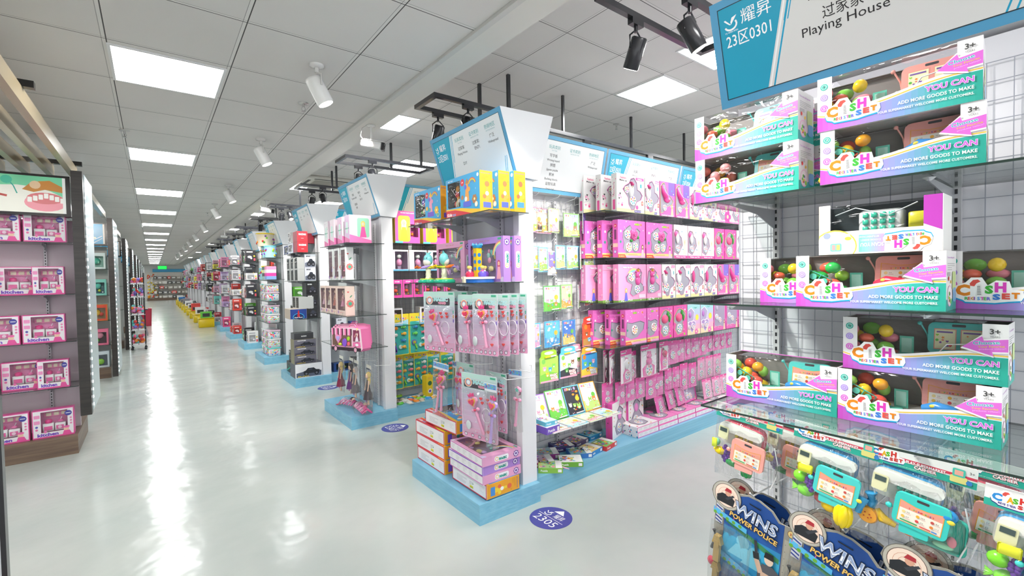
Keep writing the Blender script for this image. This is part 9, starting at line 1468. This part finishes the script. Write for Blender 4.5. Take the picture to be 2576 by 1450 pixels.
def art0(p, w, h):
    p.clip = (0, 0, w, h); p.rect(0, 0, w, h, '7cd6a8'); p.disc(w - 0.30, h * 0.1, 0.34, 'f0efe4', 20, 0.20); p.disc(w - 0.13, h * 0.28, 0.13, 'ee9aa6', 20, 0.075); p.disc(w - 0.13, h * 0.40, 0.115, 'd8787c', 18, 0.05)
    [p.rrect(w - 0.24 + 0.034 * i, h * 0.40 - 0.012 * abs(i - 3), w - 0.212 + 0.034 * i, h * 0.54 - 0.012 * abs(i - 3), 0.005, 'f8f6f0') for i in range(7)]; p.poly([(w - 0.27, h * 0.62), (w - 0.21, h * 0.84), (w - 0.1, h * 0.9), (w - 0.02, h * 0.74), (w - 0.02, h * 0.58), (w - 0.13, h * 0.64), (w - 0.2, h * 0.56)], 'c8863a'); p.disc(w - 0.19, h * 0.76, 0.035, 'e8c8a0', 12); p.curve([(w - 0.62, h * 0.62), (w - 0.52, h * 0.54), (w - 0.36, h * 0.42)], 0.018, 'b8504a'); p.rrect(w - 0.66, h * 0.58, w - 0.58, h * 0.74, 0.012, 'f4f6f4'); p.curve([(w - 0.36, h * 0.9), (w - 0.32, h * 0.7), (w - 0.30, h * 0.5)], 0.008, '3aa89a'); p.disc(w - 0.36, h * 0.86, 0.035, '4ac0a0', 12); [p.disc(w - 0.62 + 0.03 * i, h * 0.34, 0.011, ('f4f4f0', 'd8586a')[i % 2], 8) for i in range(5)]; p.disc(w - 0.6, h * 0.08, 0.03, '5a6ab8', 10); p.rect(w - 0.02, 0, w, h, 'f4f6f2')
def art1(p, w, h): p.rect(0, 0, w, h, '3a9cc8'); [p.disc(w - 0.12 - 0.1 * i, h * (0.3 + 0.2 * (i % 3)), 0.02, 'f4e8c8', 8, 0.012) for i in range(7)]; p.curve([(w - 0.2, 0.02), (w - 0.03, h * 0.4)], 0.008, 'f4f4f4'); p.curve([(w - 0.14, 0.01), (w - 0.03, h * 0.28)], 0.006, 'f4f4f4'); p.rect(w - 0.02, 0, w, h, 'e8e4d8')
kiosk(0, (1.915, 1.448, 1.022, 0.61), art0); kiosk(1, (1.765, 1.34, 0.93, 0.535), art1); kiosk(2, (1.45, 0.9), art1)
for k in range(3, 9): kiosk(k, (1.2,), art1)
PK = [Kind(gbox('toy_box', 0.22, 0.12, 0.26, a, b, (0.1, 0.12, 0.9, 0.8), i_, bl, seed=s)) for s, (a, b, i_, bl) in enumerate((('e4f2ee', 'd8ece8', '9ad8c8', [(0.5, 0.5, 0.05, '4ac0a0'), (0.3, 0.3, 0.02, 'f4f4f4')]), ('8ad8c8', '7accc0', '4a8a90', [(0.5, 0.6, 0.05, '5ad0b8'), (0.6, 0.3, 0.02, 'd8e84a')]), ('e8583a', 'f2c83a', 'c8b08a', [(0.4, 0.5, 0.05, 'f2c83a'), (0.65, 0.4, 0.03, 'e85a4a')]), ('ee7a9a', 'e86a90', '6a5a60', [(0.5, 0.6, 0.05, 'f29ab0'), (0.4, 0.3, 0.02, '6ad84a')]), ('d8e4ea', 'c8dae4', '8a9aa8', [(0.5, 0.35, 0.05, '9ae04a'), (0.25, 0.3, 0.03, 'c86ad8')])))]
for j, z in enumerate((1.765, 1.34, 0.93, 0.535, 0.1705)):
    for i, x in enumerate((-0.71, -0.96, -1.21, -1.5)): PK[(j + (i > 0)) % 5].put((x, 9.96, z + 0.0005), 0, 'toy box on second kiosk, %s from its column, %s level down' % (nth(i), nth(j)), 'toy box', 'pastel toys on the second kiosk')
# wooden slats between first kiosks
for i in range(6):
    x = -0.57 - 0.16 * i; m = MB(); m.box(x - 0.022, 1.2, 2.56, x + 0.022, 6.15, 2.66, 'b3a283', 'gloss'); o = m.build('timber_slat'); tag(o, 'pale timber slat of the canopy over the kiosk aisle, %s from the walkway' % nth(i), 'timber slat', 'timber canopy slats')
for i, y in enumerate((3.75, 6.0)): m = MB(); m.box(-2.2, y, 2.661, -0.50, y + 0.05, 2.70, '201e1e', 'gloss'); o = m.build('steel_crossbar'); tag(o, 'black steel bar carrying the timber slats, %s one' % ('nearer', 'farther')[i], 'crossbar', 'canopy crossbars')
for k in (1, 2, 3):
    m = MB(); m.box(-0.60, YL(k - 1) + 1.9, 2.56, -0.55, YL(k) - 0.3, 2.64, 'c6bca8', 'gloss'); o = m.build('timber_slat'); tag(o, 'pale timber edge beam before the %s kiosk' % nth(k), 'timber slat', 'timber canopy slats')
r = empty('downlight', (-0.95, 4.9, ZL)); m = MB(); m.box(-0.09, -0.16, -0.02, 0.09, 0.16, -0.0005, 'e4e0da', 'gloss'); m.build('housing', r)
for s_ in (-1, 1): m = MB(); m.lathe((0, 0.075 * s_, -0.0205), [(0.055, 0), (0.05, -0.004)], 'fff', 'spot_glow', 16); m.build('lamp', r)
tag(r, 'twin white downlight seen between the timber slats', 'downlight')
# near kiosk end panel and a red corner at the picture's lower left
r = empty('poster_stand', (0, 0, 0)); m = MB(); m.box(-1.3, 2.50, 0.02, -0.475, 2.53, 1.12, 'dfe8ea', 'gloss'); m.build('panel', r); m = MB(); m.box(-0.4745, 2.495, 0.0, -0.460, 2.535, 1.13, '1e1c20', 'gloss'); m.build('edge_post', r); tag(r, 'pale poster panel with black edge at the lower corner beside the aisle', 'poster stand')
m = MB(); m.box(-0.30, -0.12, 0, 0.0, 0.12, 0.30, 'c83a64'); p = pen(m, 0.30, 0.24, 0.30); m.box(-0.302, -0.124, 0.301, 0.003, 0.124, 0.306, 'b02a54', 'gloss'); o = m.build('toy_box', None, (-0.30, 2.28, 0)); tag(o, 'crimson box standing before the poster panel, only its corner in view', 'toy box')
# trolley rack, table and bin by the third kiosk
r = empty('bead_trolley', (-0.29, 13.6, 0)); m = MB(); [m.cyl((x, y, 0.06), (x, y, 1.75), 0.01, 0.01, '2a2a2e') for x in (-0.12, 0.12) for y in (-0.15, 0.15)]; m.build('frame', r); m = MB(); [m.ball((x, y, 0.03), 0.028, '2a2a2e') for x in (-0.12, 0.12) for y in (-0.15, 0.15)]; m.build('castors', r)
for j, z in enumerate((0.12, 0.45, 0.8, 1.2, 1.5)): m = MB(); m.box(-0.13, -0.16, z - 0.008, 0.13, 0.16, z, 'e8e8e8', 'gloss'); m.build('tray', r)
tag(r, 'slim black trolley on castors with trays of bright toys by the dark columns', 'trolley')
g = random.Random(5)
for j, z in enumerate((0.12, 0.45, 0.8, 1.2, 1.5)):
    for i in range(2): m = MB(); [m.ball((g.uniform(-.045, .045), g.uniform(-.12, .12), g.uniform(.03, .2 if j != 4 else 0.12)), 0.035, g.choice(['ee6a9a', '6ad0c8', 'f2903a', 'f29ac8', '8a7ad8', 'e8504a'])) for n in range(14)]; m.box(-0.05, -0.13, 0, 0.05, 0.13, 0.028, 'f2f2f4', 'gloss'); o = m.build('toy_bag', None, (-0.355 + 0.12 * i, 13.6, z + 0.0005)); tag(o, 'bag of bright pink and turquoise toys on the trolley, %s tray, %s side' % (nth(j), ('wall', 'aisle')[i]), 'toy bag', 'bright toy bags on the trolley')
r = empty('side_table', (-0.30, 17.0, 0)); m = MB(); m.box(-0.22, -0.3, 0.74, 0.16, 0.3, 0.77, '3a3a40', 'gloss'); m.build('table_top', r); [(lambda m: (m.tube([(-0.1, y, 0.73), (0.04, y, 0.45), (0.14, y, 0.01)], 0.018, '8a8a90'), m.build('leg', r)))(MB()) for y in (-0.25, 0.25)]; tag(r, 'small dark folding table with bent legs beside the aisle', 'table')
m = MB(); m.rings([[(x, y, z) for x, y in rr_pts(-0.16 * q, -0.2 * q, 0.16 * q, 0.2 * q, 0.03)] for q, z in ((0.85, 0), (1, 0.62))], 'b02a44', 'gloss'); o = m.build('waste_bin', None, (-0.22, 20.6, 0)); tag(o, 'tall dark red bin standing against the far dark column', 'bin')
# ================================================================ far end display
m = MB(); m.box(-0.4, YF - 0.35, 0, 6, YF - 0.01, 0.18, 'fff', 'brown_board'); m.box(-0.4, YF - 0.05, 0.181, 6, YF - 0.01, 2.3, 'e8e4dc', 'paint'); r = empty('display_rack'); m.build('back_wall', r); m = MB(); m.box(0.0, YF - 0.12, 2.31, 6, YF - 0.02, 2.55, '58b4e4', 'paint'); m.build('blue_header', r)
for z in (0.55, 0.95, 1.35, 1.75): m = MB(); m.box(0.0, YF - 0.34, z - 0.02, 6, YF - 0.051, z, 'b8b4ae', 'paint'); m.build('shelf', r)
tag(r, 'long display wall under a blue header closing off the far end of the aisle', 'display rack')
g = random.Random(33); fw = ['9a948c', 'e8e4de', '6a6660', 'c8c0b4', '4a4a4c', 'e8504a', 'd8d4cc', '8a8a90']; FW = {}
for j, z in enumerate((0.181, 0.55, 0.95, 1.35, 1.75)):
    x = 0.05
    i = 0
    while x < 3.3:
        w_ = (0.28, 0.2, 0.34)[(i + j) % 3]; c = fw[(i * 3 + j) % 8]; key = (w_, c)
        if key not in FW: FW[key] = Kind((lambda w_=w_, c=c: (lambda m: (m.bbox(-w_ / 2, -0.1, 0, w_ / 2, 0.1, 0.20, 0.03, c), m.box(-w_ * 0.3, -0.104, 0.05, w_ * 0.3, -0.1005, 0.13, 'f2f0ea'), m.build('toy_vehicle'))[-1])(MB())))
        FW[key].put((x + w_ / 2, YF - 0.2, z + 0.001), 0, 'boxed vehicle toy on the far display wall, %s along level %s' % (nth(i), nth(j)), 'toy', 'vehicle toys on the far wall'); x += w_ + 0.03; i += 1
for j, (z, c) in enumerate(((1.9, 'f0703a'), (1.35, 'f0d030'), (0.8, 'f0e040'), (0.4, 'f0a030'))):
    for i in range(3): m = MB(); [m.ball((g.uniform(-.08, .08), 0, g.uniform(-.2, .2)), 0.06, g.choice([c, c, 'f2f0e8', 'e8504a'] if j != 1 else [c, c, 'f2f0e8']), 'gloss', 8, 6) for n in range(7)]; m.box(-0.1, 0.03, -0.25, 0.1, 0.04, 0.28, 'e8e6e0'); o = m.build('ball_net', None, (-0.28 + 0.24 * i, YF - 0.12, z)); tag(o, 'hanging pack of %s balls on the far wall, column %s, row %s' % (('orange', 'yellow', 'bright yellow', 'amber')[j], nth(i), nth(j)), 'ball pack', 'ball packs on the far wall')
